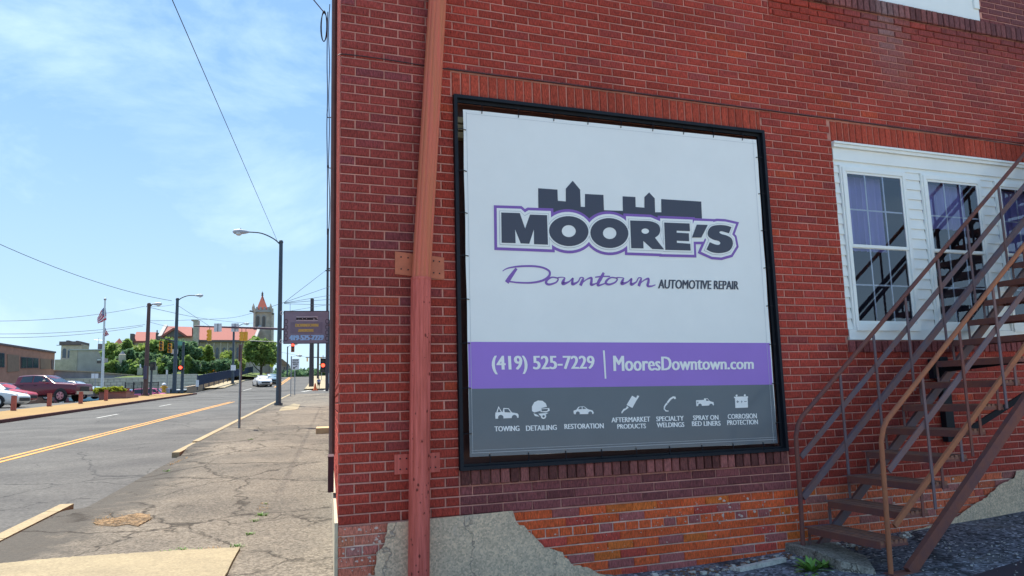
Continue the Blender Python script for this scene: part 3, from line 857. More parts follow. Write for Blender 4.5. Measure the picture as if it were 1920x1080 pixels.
# ================================================================ window bank in the right-hand opening
wx0, wx1, wz0, wz1 = 4.514, 8.896, 1.254, 3.10
mSid = mat("siding_vinyl", (0.80, 0.84, 0.83), rough=0.38, var=0.04, scale=3)
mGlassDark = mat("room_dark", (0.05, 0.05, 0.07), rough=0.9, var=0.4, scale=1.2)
def glass(name, tint, mixf=0.55, refl=0.035):
    m = bpy.data.materials.new(name); m.use_nodes = True; t = m.node_tree
    for n in list(t.nodes): t.nodes.remove(n)
    o = t.nodes.new("ShaderNodeOutputMaterial"); g = t.nodes.new("ShaderNodeBsdfGlossy"); g.inputs["Roughness"].default_value = 0.012
    g.inputs["Color"].default_value = (0.9, 0.93, 1.0, 1)
    tr = t.nodes.new("ShaderNodeBsdfTransparent"); tr.inputs["Color"].default_value = (*tint, 1)
    f = t.nodes.new("ShaderNodeFresnel"); f.inputs["IOR"].default_value = 1.6
    a = t.nodes.new("ShaderNodeMath"); a.operation = 'MULTIPLY_ADD'; a.inputs[1].default_value = 1.2; a.inputs[2].default_value = refl; a.use_clamp = True
    x = t.nodes.new("ShaderNodeMixShader")
    t.links.new(f.outputs[0], a.inputs[0]); t.links.new(a.outputs[0], x.inputs[0]); t.links.new(tr.outputs[0], x.inputs[1]); t.links.new(g.outputs[0], x.inputs[2]); t.links.new(x.outputs[0], o.inputs["Surface"])
    return m
mPane = glass("window_glass", (0.72, 0.78, 0.92))
sb = []
bz = wz0+0.095; step = 0.0975
def siding_board(z, zt, x0, x1, y=0.03, nm="siding_board"):
    m_ = MB()
    m_.add([(x0, y-0.016, z), (x1, y-0.016, z), (x1, y-0.003, zt), (x0, y-0.003, zt), (x0, y+0.0, z), (x1, y+0.0, z)], [(0, 1, 2, 3), (1, 0, 4, 5)])
    return m_.build(nm, mSid, bld)
a_ = on_wall(1575, 310); d_ = on_wall(1727, 325.6)
WX = [a_.x+0.014+i*(d_.x-a_.x) for i in range(4)]
ww = on_wall(1696, 322).x-a_.x-0.026; print('ww', ww)
segs = []; xx = wx0+0.004
for q in WX: segs.append((xx, q-0.0185)); xx = q+ww+0.0185
segs.append((xx, wx1-0.004))
while bz < 2.90:
    for (p, q) in segs: siding_board(bz, min(bz+step+0.0015, 2.93), p, q)
    bz += step
siding_board(2.884, 2.934, wx0+0.004, wx1-0.004, 0.0285)
hb = MB(); hb.box((wx0+0.002, 0.004, 2.932), (wx1-0.002, 0.028, 3.048)); hb.build("head_board", mSid, bld)
cp = MB(); cp.box((wx0-0.004, -0.022, 3.050), (wx1+0.004, 0.027, 3.078)); cp.box((wx0-0.006, -0.036, 3.0795), (wx1+0.006, 0.03, 3.099)); cp.build("cornice_trim", mSid, bld)
bb = MB(); bb.box((wx0+0.002, 0.0, wz0), (wx1-0.002, 0.028, wz0+0.092)); bb.build("base_board", mSid, bld)
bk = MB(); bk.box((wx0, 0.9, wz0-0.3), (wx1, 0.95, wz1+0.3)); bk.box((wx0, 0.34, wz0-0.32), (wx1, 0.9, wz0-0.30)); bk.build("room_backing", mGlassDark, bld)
bk2 = MB()
for (p, q) in segs: bk2.box((p, 0.031, wz0), (q, 0.06, 2.93))
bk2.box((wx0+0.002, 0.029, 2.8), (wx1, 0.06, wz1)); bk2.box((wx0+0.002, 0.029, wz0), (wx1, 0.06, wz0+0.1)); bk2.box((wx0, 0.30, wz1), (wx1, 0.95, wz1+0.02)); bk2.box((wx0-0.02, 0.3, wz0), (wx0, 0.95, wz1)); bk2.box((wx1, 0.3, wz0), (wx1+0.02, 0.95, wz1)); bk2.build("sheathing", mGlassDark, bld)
mCurt = mat("curtain_cloth", (0.46, 0.41, 0.72), rough=0.9, var=0.12, scale=9, stretch=(2, 1, 0.2))
def window(x0, x1, z0, z1, curtain):
    w = MB(); t = 0.034; y0, y1 = -0.012, 0.026
    w.box((x0, y0, z0), (x0+t, y1, z1)); w.box((x1-t, y0, z0), (x1, y1, z1)); w.box((x0+t+0.001, y0, z0), (x1-t-0.001, y1, z0+t)); w.box((x0+t+0.001, y0, z1-t), (x1-t-0.001, y1, z1))
    w.box((x0-0.018, 0.000, z0-0.018), (x0-0.001, 0.02, z1+0.018)); w.box((x1+0.001, 0.0, z0-0.018), (x1+0.018, 0.02, z1+0.018)); w.box((x0, 0.0, z1+0.001), (x1, 0.02, z1+0.018)); w.box((x0, -0.018, z0-0.03), (x1, 0.02, z0-0.001))
    wo_ = w.build("window", mSid, bld)
    zm = (z0+z1)/2+0.01
    for (a, b, yy, nm) in ((z0+t+0.001, zm-0.001, 0.010, 'low'), (zm-0.016, z1-t-0.001, -0.003, 'up')):
        s = MB(); q = 0.021; xa, xb = x0+t+0.001, x1-t-0.001
        s.box((xa, yy, a), (xa+q, yy+0.012, b)); s.box((xb-q, yy, a), (xb, yy+0.012, b)); s.box((xa+q+0.001, yy, a), (xb-q-0.001, yy+0.012, a+q+0.006)); s.box((xa+q+0.001, yy, b-q), (xb-q-0.001, yy+0.012, b))
        so = s.build("sash", mSid, wo_)
        so.parent = wo_; so.matrix_parent_inverse = Matrix.Identity(4); so.location = (0, 0, 0)
        p = MB(); p.add([(xa+q, yy+0.006, a+q), (xb-q, yy+0.006, a+q), (xb-q, yy+0.006, b-q), (xa+q, yy+0.006, b-q)], [(0, 1, 2, 3)])
        po = p.build("pane", mPane, wo_); po.matrix_parent_inverse = Matrix.Identity(4); po.location = (0, 0, 0)
        mu = MB(); iw = (xb-xa-2*q)
        for k in (1, 2): mu.box((xa+q+iw*k/3-0.007, yy+0.0075, a+q+0.001), (xa+q+iw*k/3+0.007, yy+0.013, b-q-0.001))
        zc = (a+b)/2
        mu.box((xa+q+0.001, yy+0.0135, zc-0.007), (xb-q-0.001, yy+0.016, zc+0.007))
        mo = mu.build("muntin", mSid, wo_); mo.matrix_parent_inverse = Matrix.Identity(4); mo.location = (0, 0, 0)
    c = MB(); n = 40; zt, zb_ = z1-0.03, (zm-0.02 if curtain else zm+0.25)
    cx0, cx1 = x0+0.05, x1-0.05-(0.10 if curtain else 0.0)
    vs = []
    for i in range(n+1):
        x = cx0+(cx1-cx0)*i/n; y = 0.14+0.018*math.sin(i*1.15)+0.01*noise3(i*0.6, x0)
        vs += [(x, y, zb_), (x, y, zt)]
    c.add(vs, [(2*i, 2*i+2, 2*i+3, 2*i+1) for i in range(n)])
    co = c.build("curtain", mCurt, wo_, smooth=True); co.matrix_parent_inverse = Matrix.Identity(4); co.location = (0, 0, 0)
    wo_.matrix_parent_inverse = Matrix.Translation(-bld.location)
    return wo_
for i in range(4):
    window(WX[i], WX[i]+ww, 1.365, 2.862, i % 2 == 0)
# things on the inner sill of the first window
up = MB(); up.box((4.10, 0.004, 4.63), (6.672, 0.03, 4.76)); up.box((4.10, 0.01, 4.762), (6.672, 0.032, 5.9)); up.build("upper_window_panel", mSid, bld)
upb = MB(); upb.box((6.60, -0.01, 4.765), (6.672, 0.009, 5.9)); upb.build("upper_corner_trim", mSid, bld)

# ================================================================ downspout
dsp = empty("downspout", (0.55, -0.09, -0.5), "tall rust-red fluted downspout leaning across the brick corner", "downspout")
mPipe = mat("pipe_paint", (0.64, 0.135, 0.085), rough=0.6, var=0.14, scale=5, stretch=(8, 8, 0.25), col2=(0.52, 0.16, 0.065), det=8)
mPipeLow = mat("pipe_paint_low", (0.68, 0.145, 0.115), rough=0.6, var=0.14, scale=6, stretch=(7, 7, 0.4), col2=(0.44, 0.075, 0.05), det=9)
def fluted(mb, a, b, r0, r1, n=90, fl=11, amp=0.05):
    a, b = Vector(a), Vector(b); seg = 24; vs = []; d = (b-a).normalized()
    e1 = Vector((1, 0, 0))-d*d.x; e1.normalize(); e2 = d.cross(e1)
    for i in range(seg+1):
        t = i/seg; c = a*(1-t)+b*t; r = r0*(1-t)+r1*t
        for k in range(n):
            th = 2*math.pi*k/n; rr = r*(1+amp*math.cos(fl*th)-amp*0.4*math.cos(2*fl*th))
            vs.append(c+(e1*math.cos(th)+e2*math.sin(th))*rr)
    mb.add(vs, [(i*n+k, i*n+(k+1) % n, (i+1)*n+(k+1) % n, (i+1)*n+k) for i in range(seg) for k in range(n)])
YP = -0.085
pj = on_wall(789.5, 527, YP); pt = on_wall(824, -60, YP); pbm = on_wall(784, 1072, YP)
pbm2 = Vector((pbm.x, YP, -0.62))
m_ = MB(); fluted(m_, (pj.x, YP, pj.z), pt+(pt-pj)*0.6, 0.066, 0.066); m_.build("upper_pipe", mPipe, dsp, smooth=True)
m_ = MB(); fluted(m_, pbm2, (pj.x, YP, pj.z+0.02), 0.072, 0.0705, amp=0.035); m_.tube([(pj.x, YP, pj.z+0.008), (pj.x, YP, pj.z+0.024)], 0.0735, 40); m_.build("lower_pipe", mPipeLow, dsp, smooth=True)
def strap(zc_px, hpx, xl, xr, tilt, mm, drop=0):
    A = on_wall(xl, zc_px, 0); B = on_wall(xr, zc_px, 0); h = hpx
    m_ = MB(); c = (A.z+B.z)/2
    m_.obox((A.x, -0.012, A.z-h/2+drop), (B.x-A.x, 0, tilt), (0, 0.007, 0), (0, 0, h))
    o = m_.build("bracket", mm, dsp)
    for fx in (0.12, 0.26, 0.78, 0.90):
        for fz in (0.25, 0.78):
            s = MB(); P = Vector((A.x+(B.x-A.x)*fx, -0.0125, A.z-h/2+drop+h*fz+tilt*fx)); s.tube([P, P+Vector((0, -0.004, 0))], 0.0055, 7)
            so = s.build("screw", mBlack, o); so.matrix_parent_inverse = Matrix.Identity(4); so.location = (0, 0, 0)
rs = MB(); rq = random.Random(8)               # rust blisters on the lower pipe
for i in range(46):
    z = rq.choice([rq.uniform(-0.45, 0.25), rq.uniform(0.2, 0.75), rq.uniform(0.9, 1.6)]); t = (z-pbm2.z)/(pj.z-pbm2.z); cx = pbm2.x+(pj.x-pbm2.x)*t; a = rq.uniform(-2.7, -0.5); r_ = rq.choice([0.003, 0.005, 0.008]); R_ = 0.0735
    c = Vector((cx+R_*math.cos(a), YP+R_*math.sin(a), z)); tx = Vector((-math.sin(a), math.cos(a), 0)); n_ = Vector((math.cos(a), math.sin(a), 0))
    rs.add([c+n_*0.0015]+[c+tx*r_*rq.uniform(.6, 1.1)*math.cos(q)+Vector((0, 0, r_*rq.uniform(.8, 2.0)*math.sin(q))) for q in [6.283*k/7 for k in range(7)]], [(0, 1+k, 1+(k+1) % 7) for k in range(7)])
tag(rs.build("rust_spots", mat("rust_spot", (0.16, 0.03, 0.02), rough=0.9), dsp), kind="stuff")
mStrap = mat("strap_orange", (0.52, 0.15, 0.075), rough=0.6, var=0.2, scale=12)
strap(493, 0.165, 740, 832, -0.03, mStrap, 0.0); strap(871, 0.135, 739, 824, 0.0, mPipeLow, 0.0)

# thin cable along the wall
mCable = mat("cable_black", (0.02, 0.02, 0.022), rough=0.5)
def cable(name, pts, r, label, cat="cable", group=None, m=None, parent=None):
    m_ = MB(); m_.tube(smooth(pts, 6, False) if len(pts) > 2 else pts, r, 6)
    o = m_.build(name, m or mCable, parent, smooth=True)
    if parent is None: tag(o, label, cat, group)
    return o
cable("wall_cable", [tuple(on_wall(x, y, -0.008)) for x, y in ((634, 104), (640, 101.5), (660, 103), (700, 108), (740, 114), (790, 122), (840, 129.5), (1000, 150), (1200, 176), (1424, 205), (1600, 228), (1760, 250), (1918, 273))], 0.0038, "thin black cable strung along the brick wall above the banner")

# ================================================================ iron stair
mRust = mat("rusty_iron", (0.235, 0.078, 0.045), rough=0.85, var=0.22, scale=7, col2=(0.12, 0.055, 0.06), det=9, bump=0.3, bscale=60)
mRustO = mat("rusty_iron_bright", (0.42, 0.16, 0.065), rough=0.85, var=0.25, scale=6, col2=(0.28, 0.10, 0.06), det=9, bump=0.3, bscale=60)
mIron = mat("iron_blue_grey", (0.12, 0.11, 0.145), rough=0.75, var=0.2, scale=6, col2=(0.20, 0.095, 0.075), det=9, bump=0.3, bscale=60)
stair = empty("metal_staircase", (3.8, -0.5, -0.5), "rusty open-tread iron staircase climbing right in front of the white windows", "staircase")
YF, YN = -0.15, -0.92
SLO = 0.826
XE = 9.2
def zt_far(x): return 0.561+SLO*(x-3.732)
def post_rail(y, foot, bend, m, r=0.0185):
    m_ = MB(); pts = [(foot[0], y, foot[1]), (foot[0]+0.01, y, -0.1), (bend[0]-0.03, y, bend[1]-0.12), (bend[0], y, bend[1]-0.03), (bend[0]+0.045, y, bend[1]+0.035), (bend[0]+0.5, y, bend[1]+0.5*SLO-0.005), (XE, y, bend[1]+SLO*(XE-bend[0]))]
    m_.tube(pts, r, 10); return m_.build("handrail", m, stair, smooth=True)
post_rail(YF, (3.69, -0.46), (3.735, 0.56), mRust); post_rail(YN, (3.80, -0.52), (3.855, 0.545), mRustO)
def rail(y, x0, z0, w, h, m, nm, slope=SLO):
    m_ = MB(); m_.bar((x0, y, z0), (XE, y, z0+slope*(XE-x0)), w, h); return m_.build(nm, m, stair)
rail(YF+0.004, 3.745, 0.27, 0.012, 0.045, mIron, "mid_rail")
rail(YF+0.006, 3.73, -0.055, 0.03, 0.052, mIron, "lower_rail")
zn = on_wall(1667, 883, YN); print("near mid", zn, on_wall(1783, 720, YN))
rail(YN+0.004, zn.x, zn.z, 0.012, 0.045, mIron, "mid_rail")
rail(YN+0.002, 3.875, -0.185, 0.022, 0.040, mRustO, "lower_rail", 0.825)
m_ = MB(); m_.bar((3.96, YN-0.01, -0.515), (XE, YN-0.01, -0.515+0.845*(XE-3.96)), 0.045, 0.085); m_.build("stringer", mRust, stair)
m_ = MB(); m_.bar((3.84, YF+0.03, -0.50), (XE, YF+0.03, -0.50+0.845*(XE-3.84)), 0.03, 0.07); m_.build("stringer", mIron, stair)
# balusters
for px, py in ((1573, 700), (1635, 620), (1695, 555), (1757, 490), (1812, 430), (1871, 360), (1930, 300)):
    P = on_wall(px, py, YF); x = P.x
    m_ = MB(); m_.box((x-0.012, YF-0.016, zt_far(x)-0.86), (x+0.012, YF-0.006, zt_far(x)-0.02)); m_.build("baluster", mIron, stair)
x = P.x
for k in range(5):
    x += 0.42; m_ = MB(); m_.box((x-0.012, YF-0.016, zt_far(x)-0.86), (x+0.012, YF-0.006, zt_far(x)-0.02)); m_.build("baluster", mIron, stair)
xs_n = [on_wall(px, 720, YN).x for px in (1728, 1807, 1880)]
for k in range(10):
    xx = xs_n[k] if k < 3 else xs_n[2]+0.42*(k-2)
    zt = 0.545+SLO*(xx-3.855)
    m_ = MB(); m_.box((xx-0.012, YN-0.016, zt-1.02+0.03), (xx+0.012, YN-0.006, zt-0.01)); m_.build("baluster", mIron if k % 2 == 0 else mRust, stair)
# treads: five slats on an angle frame each, hung on little drop legs
P0 = on_wall(1512, 978, YF); print("tread", P0, on_wall(1708, 1020, YN))
RISE, RUN = 0.190, 0.2285
mTread = mat("tread_rust", (0.31, 0.135, 0.075), rough=0.9, var=0.12, scale=20, stretch=(3, 0.5, 3), col2=(0.16, 0.085, 0.07), bump=0.4, bscale=50)
for k in range(21):
    x0 = 3.74+RUN*k; z0 = -0.285+RISE*k
    if x0 > XE-0.3: break
    m_ = MB(); dpt = 0.27
    for s in range(6):
        xa = x0+s*dpt/6; m_.box((xa+0.004, YN+0.012, z0-0.026), (xa+dpt/6-0.013, YF-0.018, z0+0.0015*(s % 2)))
    tr = m_.build("tread", mTread, stair)
    f = MB(); f.box((x0-0.004, YN+0.012, z0-0.055), (x0+0.0035, YF-0.018, z0-0.004)); f.box((x0+dpt-0.012, YN+0.012, z0-0.05), (x0+dpt-0.006, YF-0.018, z0-0.0265))
    f.box((x0+0.005, YN+0.0125, z0-0.045), (x0+dpt-0.013, YN+0.017, z0-0.0125)); f.box((x0+0.005, YF-0.023, z0-0.045), (x0+dpt-0.013, YF-0.0185, z0-0.0125))
    fo = f.build("tread_frame", mRust, tr); fo.matrix_parent_inverse = Matrix.Identity(4); fo.location = (0, 0, 0)
    if k > 0:
        hx = x0+0.20; b2 = MB(); zt2 = -0.185+0.825*(hx-3.875); b2.box((hx-0.012, YN-0.002, z0-0.05), (hx+0.012, YN+0.006, zt2)); b2.build("hanger", mRust if k % 3 else mIron, stair)
    b_ = MB(); b_.box((x0+0.03, YF+0.018, z0-0.19), (x0+0.055, YF+0.024, z0-0.005)); b_.box((x0-0.01, YF-0.0175, z0-0.008), (x0+dpt, YF+0.03, z0-0.001)); b_.build("hanger", mIron, stair)
# support under the flight
m_ = MB(); gx = 4.88; m_.box((gx, YF+0.02, -0.5), (gx+0.002, YF+0.022, -0.49))
A1 = on_wall(1774, 795, -0.02); A0 = on_wall(1774, 735, -0.02)
m2_ = MB(); m2_.box((A1.x-0.05, -0.07, A1.z-0.16), (A1.x+0.05, -0.012, A1.z+0.62)); m2_.box((A1.x-0.14, -0.065, A1.z+0.42), (A1.x-0.052, -0.012, A1.z+0.60)); m2_.build("wall_plate", mBlack, stair)
m2_ = MB(); m2_.bar((A1.x+0.03, -0.10, A1.z-0.12), (A1.x+0.85, YN*0.55, A1.z+0.42), 0.03, 0.05); m2_.bar((A1.x-0.02, -0.06, A1.z+0.5), (A1.x-0.02, YN+0.05, A1.z+0.55), 0.04, 0.05); m2_.build("brace", mBlack, stair)
m2_ = MB(); m2_.box((3.66, YF-0.05, -0.50), (3.80, YF+0.04, -0.44)); m2_.build("foot_plate", mRust, stair)
m2_ = MB(); m2_.box((3.78, YN-0.05, -0.545), (4.05, YN+0.05, -0.51)); m2_.build("foot_plate", mRust, stair)
# ================================================================ ground
mWalk = ground_mat("worn_walk", (0.235, 0.202, 0.158), (0.115, 0.102, 0.085), crack=(0.045, 0.038, 0.03), cscale=0.55, sp=0.42, fine=95, patch=0.45, bump=0.9, edge=(0.085, 0.078, 0.068))
mRoad = ground_mat("road_asphalt", (0.140, 0.136, 0.126), (0.080, 0.078, 0.076), crack=(0.045, 0.045, 0.045), cscale=0.22, sp=0.22, fine=60, patch=0.35, bump=0.3, cw=0.004)
mLot = ground_mat("lot_asphalt", (0.20, 0.20, 0.225), (0.12, 0.12, 0.14), crack=(0.04, 0.04, 0.045), cscale=0.35, sp=0.75, fine=85, patch=0.8, bump=1.0, light=(0.62, 0.62, 0.66), dirt=(0.13, 0.115, 0.095))
mPad = ground_mat("concrete_pad", (0.36, 0.30, 0.19), (0.25, 0.21, 0.14), sp=0.15, fine=120, patch=0.9, bump=0.25)
mTan = ground_mat("tan_walk", (0.34, 0.22, 0.085), (0.29, 0.185, 0.08), sp=0.08, fine=20, patch=0.2, bump=0.2)
mTan2 = ground_mat("pale_walk", (0.36, 0.30, 0.19), (0.36, 0.30, 0.20), sp=0.08, fine=20, patch=0.2, bump=0.2)
mKerb = ground_mat("kerb_concrete", (0.40, 0.32, 0.19), (0.34, 0.27, 0.17), sp=0.15, fine=90, patch=1.5, bump=0.4)
mGrass = ground_mat("lawn", (0.07, 0.12, 0.03), (0.11, 0.14, 0.035), sp=0.4, fine=30, patch=0.5, bump=0.6)
mTerr = ground_mat("earth", (0.12, 0.11, 0.08), (0.08, 0.09, 0.05), sp=0.3, fine=10, patch=0.05, bump=0.3)
def sheet_uv(name, us, vs, m, dz=0.0, fn=None, kind="structure", smooth_=True):
    vv = []; nu, nv = len(us), len(vs)
    for u in us:
        for v in vs:
            P = W(u, v); z = P.z+dz+(fn(u, v, P) if fn else 0); vv.append((P.x, P.y, z))
    ff = [(i*nv+j, i*nv+j+1, (i+1)*nv+j+1, (i+1)*nv+j) for i in range(nu-1) for j in range(nv-1)]
    me = bpy.data.meshes.new(name); me.from_pydata(vv, [], [f[::-1] for f in ff]); me.materials.append(m)
    if smooth_: me.polygons.foreach_set("use_smooth", [True]*len(me.polygons))
    o = bpy.data.objects.new(name, me); COL.objects.link(o); tag(o, kind=kind); return o
def rg(a, b, n): return [a+(b-a)*i/n for i in range(n+1)]
far_us = rg(-60, 80, 28)+[85, 90, 94, 98, 103, 109, 115, 122, 130, 137, 144, 152, 160, 172, 185, 200, 230, 260, 400, 800, 1500, 3000]
ZL = 1.42      # the lot on the left stays level while the street climbs
def low_left(u, v, P): return (min(0.0, ZL-zg(u)) if u < 260 else 0.0)*max(0.0, min(1.0, (v-15.9)/0.3))
sheet_uv("ground", far_us, [-2500, -800, -300, -100, -40, -16, -8, 0, 8, 12.4, 15.9, 16.2, 30, 60, 100, 200, 500, 1200, 2500], mTerr, -0.34, low_left)
road_us = rg(-60, 80, 56)+rg(81, 170, 60)+[185, 200, 230]
sheet_uv("road", road_us, rg(2.7, 12.6, 6), mRoad, -0.125)
# crossing street, both ways
def cross(u, v, P): return 0.0
sheet_uv("cross_road", rg(66.5, 86, 12), [-60, -30, -10, 0, 2.69], mRoad, -0.121)
def dip_left(u, v, P): return min(0.0, ZL-zg(u))*max(0.0, min(1.0, (v-13.5)/8))
sheet_uv("cross_road_left", rg(79.5, 99, 12), [12.61, 14, 16, 18, 20, 22, 40, 80], mRoad, -0.121, dip_left)
def walk_z(u, v, P):
    d = 0.0
    a = max(0.0, min(1.0, (u-9.9)/1.3))*max(0.0, min(1.0, (18.4-u)/1.6))
    a = a*a*(3-2*a)
    b = max(0.0, min(1.0, (v-1.3)/1.6)); d -= 0.115*a*b*b
    n = 0.012*noise3(P.x*0.8, P.y*0.8, 1)+0.006*noise3(P.x*2.6, P.y*2.6, 4)
    c = max(0.0, 1-abs(noise3(P.x*0.9+3, P.y*0.7, 8))/0.05); n -= 0.012*c
    return d+n*min(1.0, (3.0-v)/0.3+0.2)
_swo = sheet_uv("sidewalk", rg(-8, 28, 300)+rg(28.4, 66.3, 80), rg(-0.075, 2.985, 34), mWalk, 0.0, walk_z)
_at = _swo.data.attributes.new("edge", 'FLOAT', 'POINT')
for _i, _v in enumerate(_swo.data.vertices):
    _u, _w = uv(_v.co.x, _v.co.y); _at.data[_i].value = max(0, min(1, (_w-1.5)/1.3))*(0.95 if _u < 10 else max(0.6, 0.95-0.03*(_u-10)))
sheet_uv("sidewalk_left", rg(-60, 79.3, 60), rg(12.45, 15.9, 3), mTan, 0.0)
sheet_uv("sidewalk_far_left", rg(99, 170, 30), rg(12.45, 14.6, 2), mTan2, 0.0)
sheet_uv("sidewalk_far_right", rg(86, 170, 30), [-6, -3, 0, 2.6], mTan2, 0.0)
def lot_z(u, v, P):
    k = max(0, 1-abs(P.x-2.6)/1.6)*0.05; r = max(0, P.x-4.0)*0.035
    return -k+r+0.012*noise3(P.x*1.3, P.y*1.3, 2)
mBounce = ground_mat("bounce_concrete", (0.48, 0.42, 0.32), (0.38, 0.33, 0.25), sp=0.1, fine=90, patch=0.5, bump=0.25)
sheet_uv("bounce_yard", rg(-34, 3.1, 40), rg(-24, -0.09, 26), mBounce, 0.0)  # unseen pale ground behind the camera, added to bounce sun onto the facade
sheet_uv("parking_lot", rg(3.12, 8.4, 50), rg(-16, -3, 26)+rg(-2.9, -0.08, 26), mLot, 0.0, lot_z)
def lot2(u, v, P): return 0.0
sheet_uv("parking_lot_left", rg(-60, 108, 50), [15.91, 16.25]+rg(20, 90, 8), mRoad, -0.03, low_left)
# kerbs: separate stones, as laid
kn = 0
def kerb_run(name, v, u0, u1, side, m, step=1.8, w=0.15, top=0.012, label=None, jag=0.0):
    mbk = MB(); u = u0
    while u < u1-0.05:
        e = min(u+step, u1); a = W(u, v+noise3(u, 1)*jag); b = W(e-0.02, v+noise3(e, 1)*jag)
        mbk.obox(a+Vector((0, 0, -0.24))-N3*(w if side < 0 else 0), b-a, N3*w, Vector((0, 0, 0.24+(top if min(u-u0, 99) > 0.5 or u0 < 12 else top-0.03)+0.004*noise3(u, 3)))); u = e
    o = mbk.build(name, m); tag(o, kind="structure"); return o
kerb_run("kerb", 3.14, 4.0, 10.55, -1, mKerb, 1.5, jag=0.02); kerb_run("kerb_beyond_drive", 3.12, 17.2, 66.0, -1, mKerb, 2.4, jag=0.02)
kerb_run("kerb_behind", 3.14, -40, 3.98, -1, mKerb, 2.4)
mKerbShaded = ground_mat("kerb_shaded_red", (0.16, 0.055, 0.045), (0.09, 0.045, 0.04), sp=0.1, fine=40, patch=1, bump=0.2)  # shade on the road-facing side put into this dark red
kerb_run("kerb_left", 12.31, -40, 79.3, 1, mKerbShaded, 3.0, w=0.15)
kerb_run("kerb_far_left", 12.31, 99, 170, 1, mTan2, 3.0); kerb_run("kerb_far_right", 2.61, 86, 160, -1, mTan2, 3.0)
# painted markings
mYel = mat("yellow_paint", (0.60, 0.29, 0.06), var=0.4, scale=5, det=9, rough=0.8); mWht = mat("white_paint", (0.46, 0.46, 0.43), var=0.35, scale=5, rough=0.8)
def stripe(name, pts, w, m, dz=-0.119):
    mbs = MB()
    for (u0, v0), (u1, v1) in zip(pts[:-1], pts[1:]):
        n = max(1, int(abs(u1-u0)/4))
        for i in range(n):
            a, b = i/n, (i+1)/n
            A = W(u0+(u1-u0)*a, v0+(v1-v0)*a, dz=dz); B = W(u0+(u1-u0)*b, v0+(v1-v0)*b, dz=dz)
            d = (B-A); s_ = Vector((-d.y, d.x, 0)).normalized()*w/2
            mbs.add([A-s_, B-s_, B+s_, A+s_], [(0, 1, 2, 3)])
    return tag(mbs.build(name, m), kind="structure")
stripe("centre_line", [(-40, 6.72), (18, 6.68), (53.2, 6.22)], 0.12, mYel); stripe("centre_line_second", [(-40, 6.47), (18, 6.43), (53.2, 5.98)], 0.12, mYel)
stripe("centre_line_far", [(99, 6.5), (160, 6.5)], 0.16, mYel); stripe("centre_line_far_second", [(99, 6.15), (160, 6.15)], 0.16, mYel)
for i in range(7):
    u = -1+i*12.35
    if u < 30: continue
    if u > 60: break
    stripe("lane_dash", [(u-0.2, 9.5), (u+3.2, 9.5)], 0.12, mWht)
stripe("stop_line", [(56.5, 6.1), (56.6, 3.1)], 0.45, mWht); stripe("stop_line_left", [(60, 12.2), (60.1, 6.3)], 0.3, mWht)
stripe("crossing_line", [(83.5, 12.0), (83.6, 3.0)], 0.3, mWht); stripe("crossing_line_far", [(87.5, 12.2), (87.6, 3.0)], 0.3, mWht)
stripe("crossing_line_near", [(66.2, 12.0), (66.3, 3.0)], 0.25, mWht)
stripe("arrow_line", [(90, 9.2), (97, 9.0)], 0.15, mWht)
stripe("crossing_bar", [(80.3, 2.6), (84.8, 1.9)], 0.4, mWht); stripe("crossing_bar_right", [(82.0, 0.4), (85.0, 0.2)], 0.4, mWht)
# concrete pad at the bottom of the picture
def slab_px(name, px, m, h=0.018, dz=0.0, kind="structure", extra=0):
    q = []
    for i in range(len(px)):      # broken edges
        (xa, ya), (xb, yb) = px[i], px[(i+1) % len(px)]; k_ = max(1, int(math.hypot(xb-xa, yb-ya)/7)) if max(ya, yb) < 1110 else 1
        for j in range(k_): q.append((xa+(xb-xa)*j/k_+(1.6*noise3(i*3.1, j*1.7) if j else 0), ya+(yb-ya)*j/k_+(1.0*noise3(i*2.3, j*1.3, 5) if j else 0)))
    px = q
    P = [on_ground(x, y) for x, y in px]; n = len(P)
    if extra: P = [p if y < 1079 else p for p, (x, y) in zip(P, px)]
    mbs = MB(); mbs.add([(p.x, p.y, p.z+dz+h) for p in P]+[(p.x, p.y, p.z+dz-0.05) for p in P], [tuple(range(n))]+[(i, i+n, (i+1) % n+n, (i+1) % n) for i in range(n)])
    o = recalc(mbs.build(name, m)); return tag(o, kind=kind) if kind else o
pp = [(-60, 1080), (0, 1062), (100, 1052), (200, 1045), (330, 1037), (450, 1031), (436, 1056), (422, 1085), (395, 1150), (330, 1300), (-400, 1400)]
slab_px("concrete_pad", pp, mPad, 0.022)
slab_px("patch_slab", [(523, 771), (527, 765), (551, 757), (563, 759), (558, 768)], mPad, 0.012)
mDirt = ground_mat("dirt_straw", (0.29, 0.19, 0.10), (0.15, 0.11, 0.07), sp=0.7, fine=70, patch=3, bump=1.5)
slab_px("dirt_patch", [(174, 982), (190, 976), (215, 974), (240, 967), (262, 964), (278, 967), (284, 974), (272, 981), (258, 989), (240, 985), (215, 989), (190, 988)], mDirt, 0.006, 0.006)
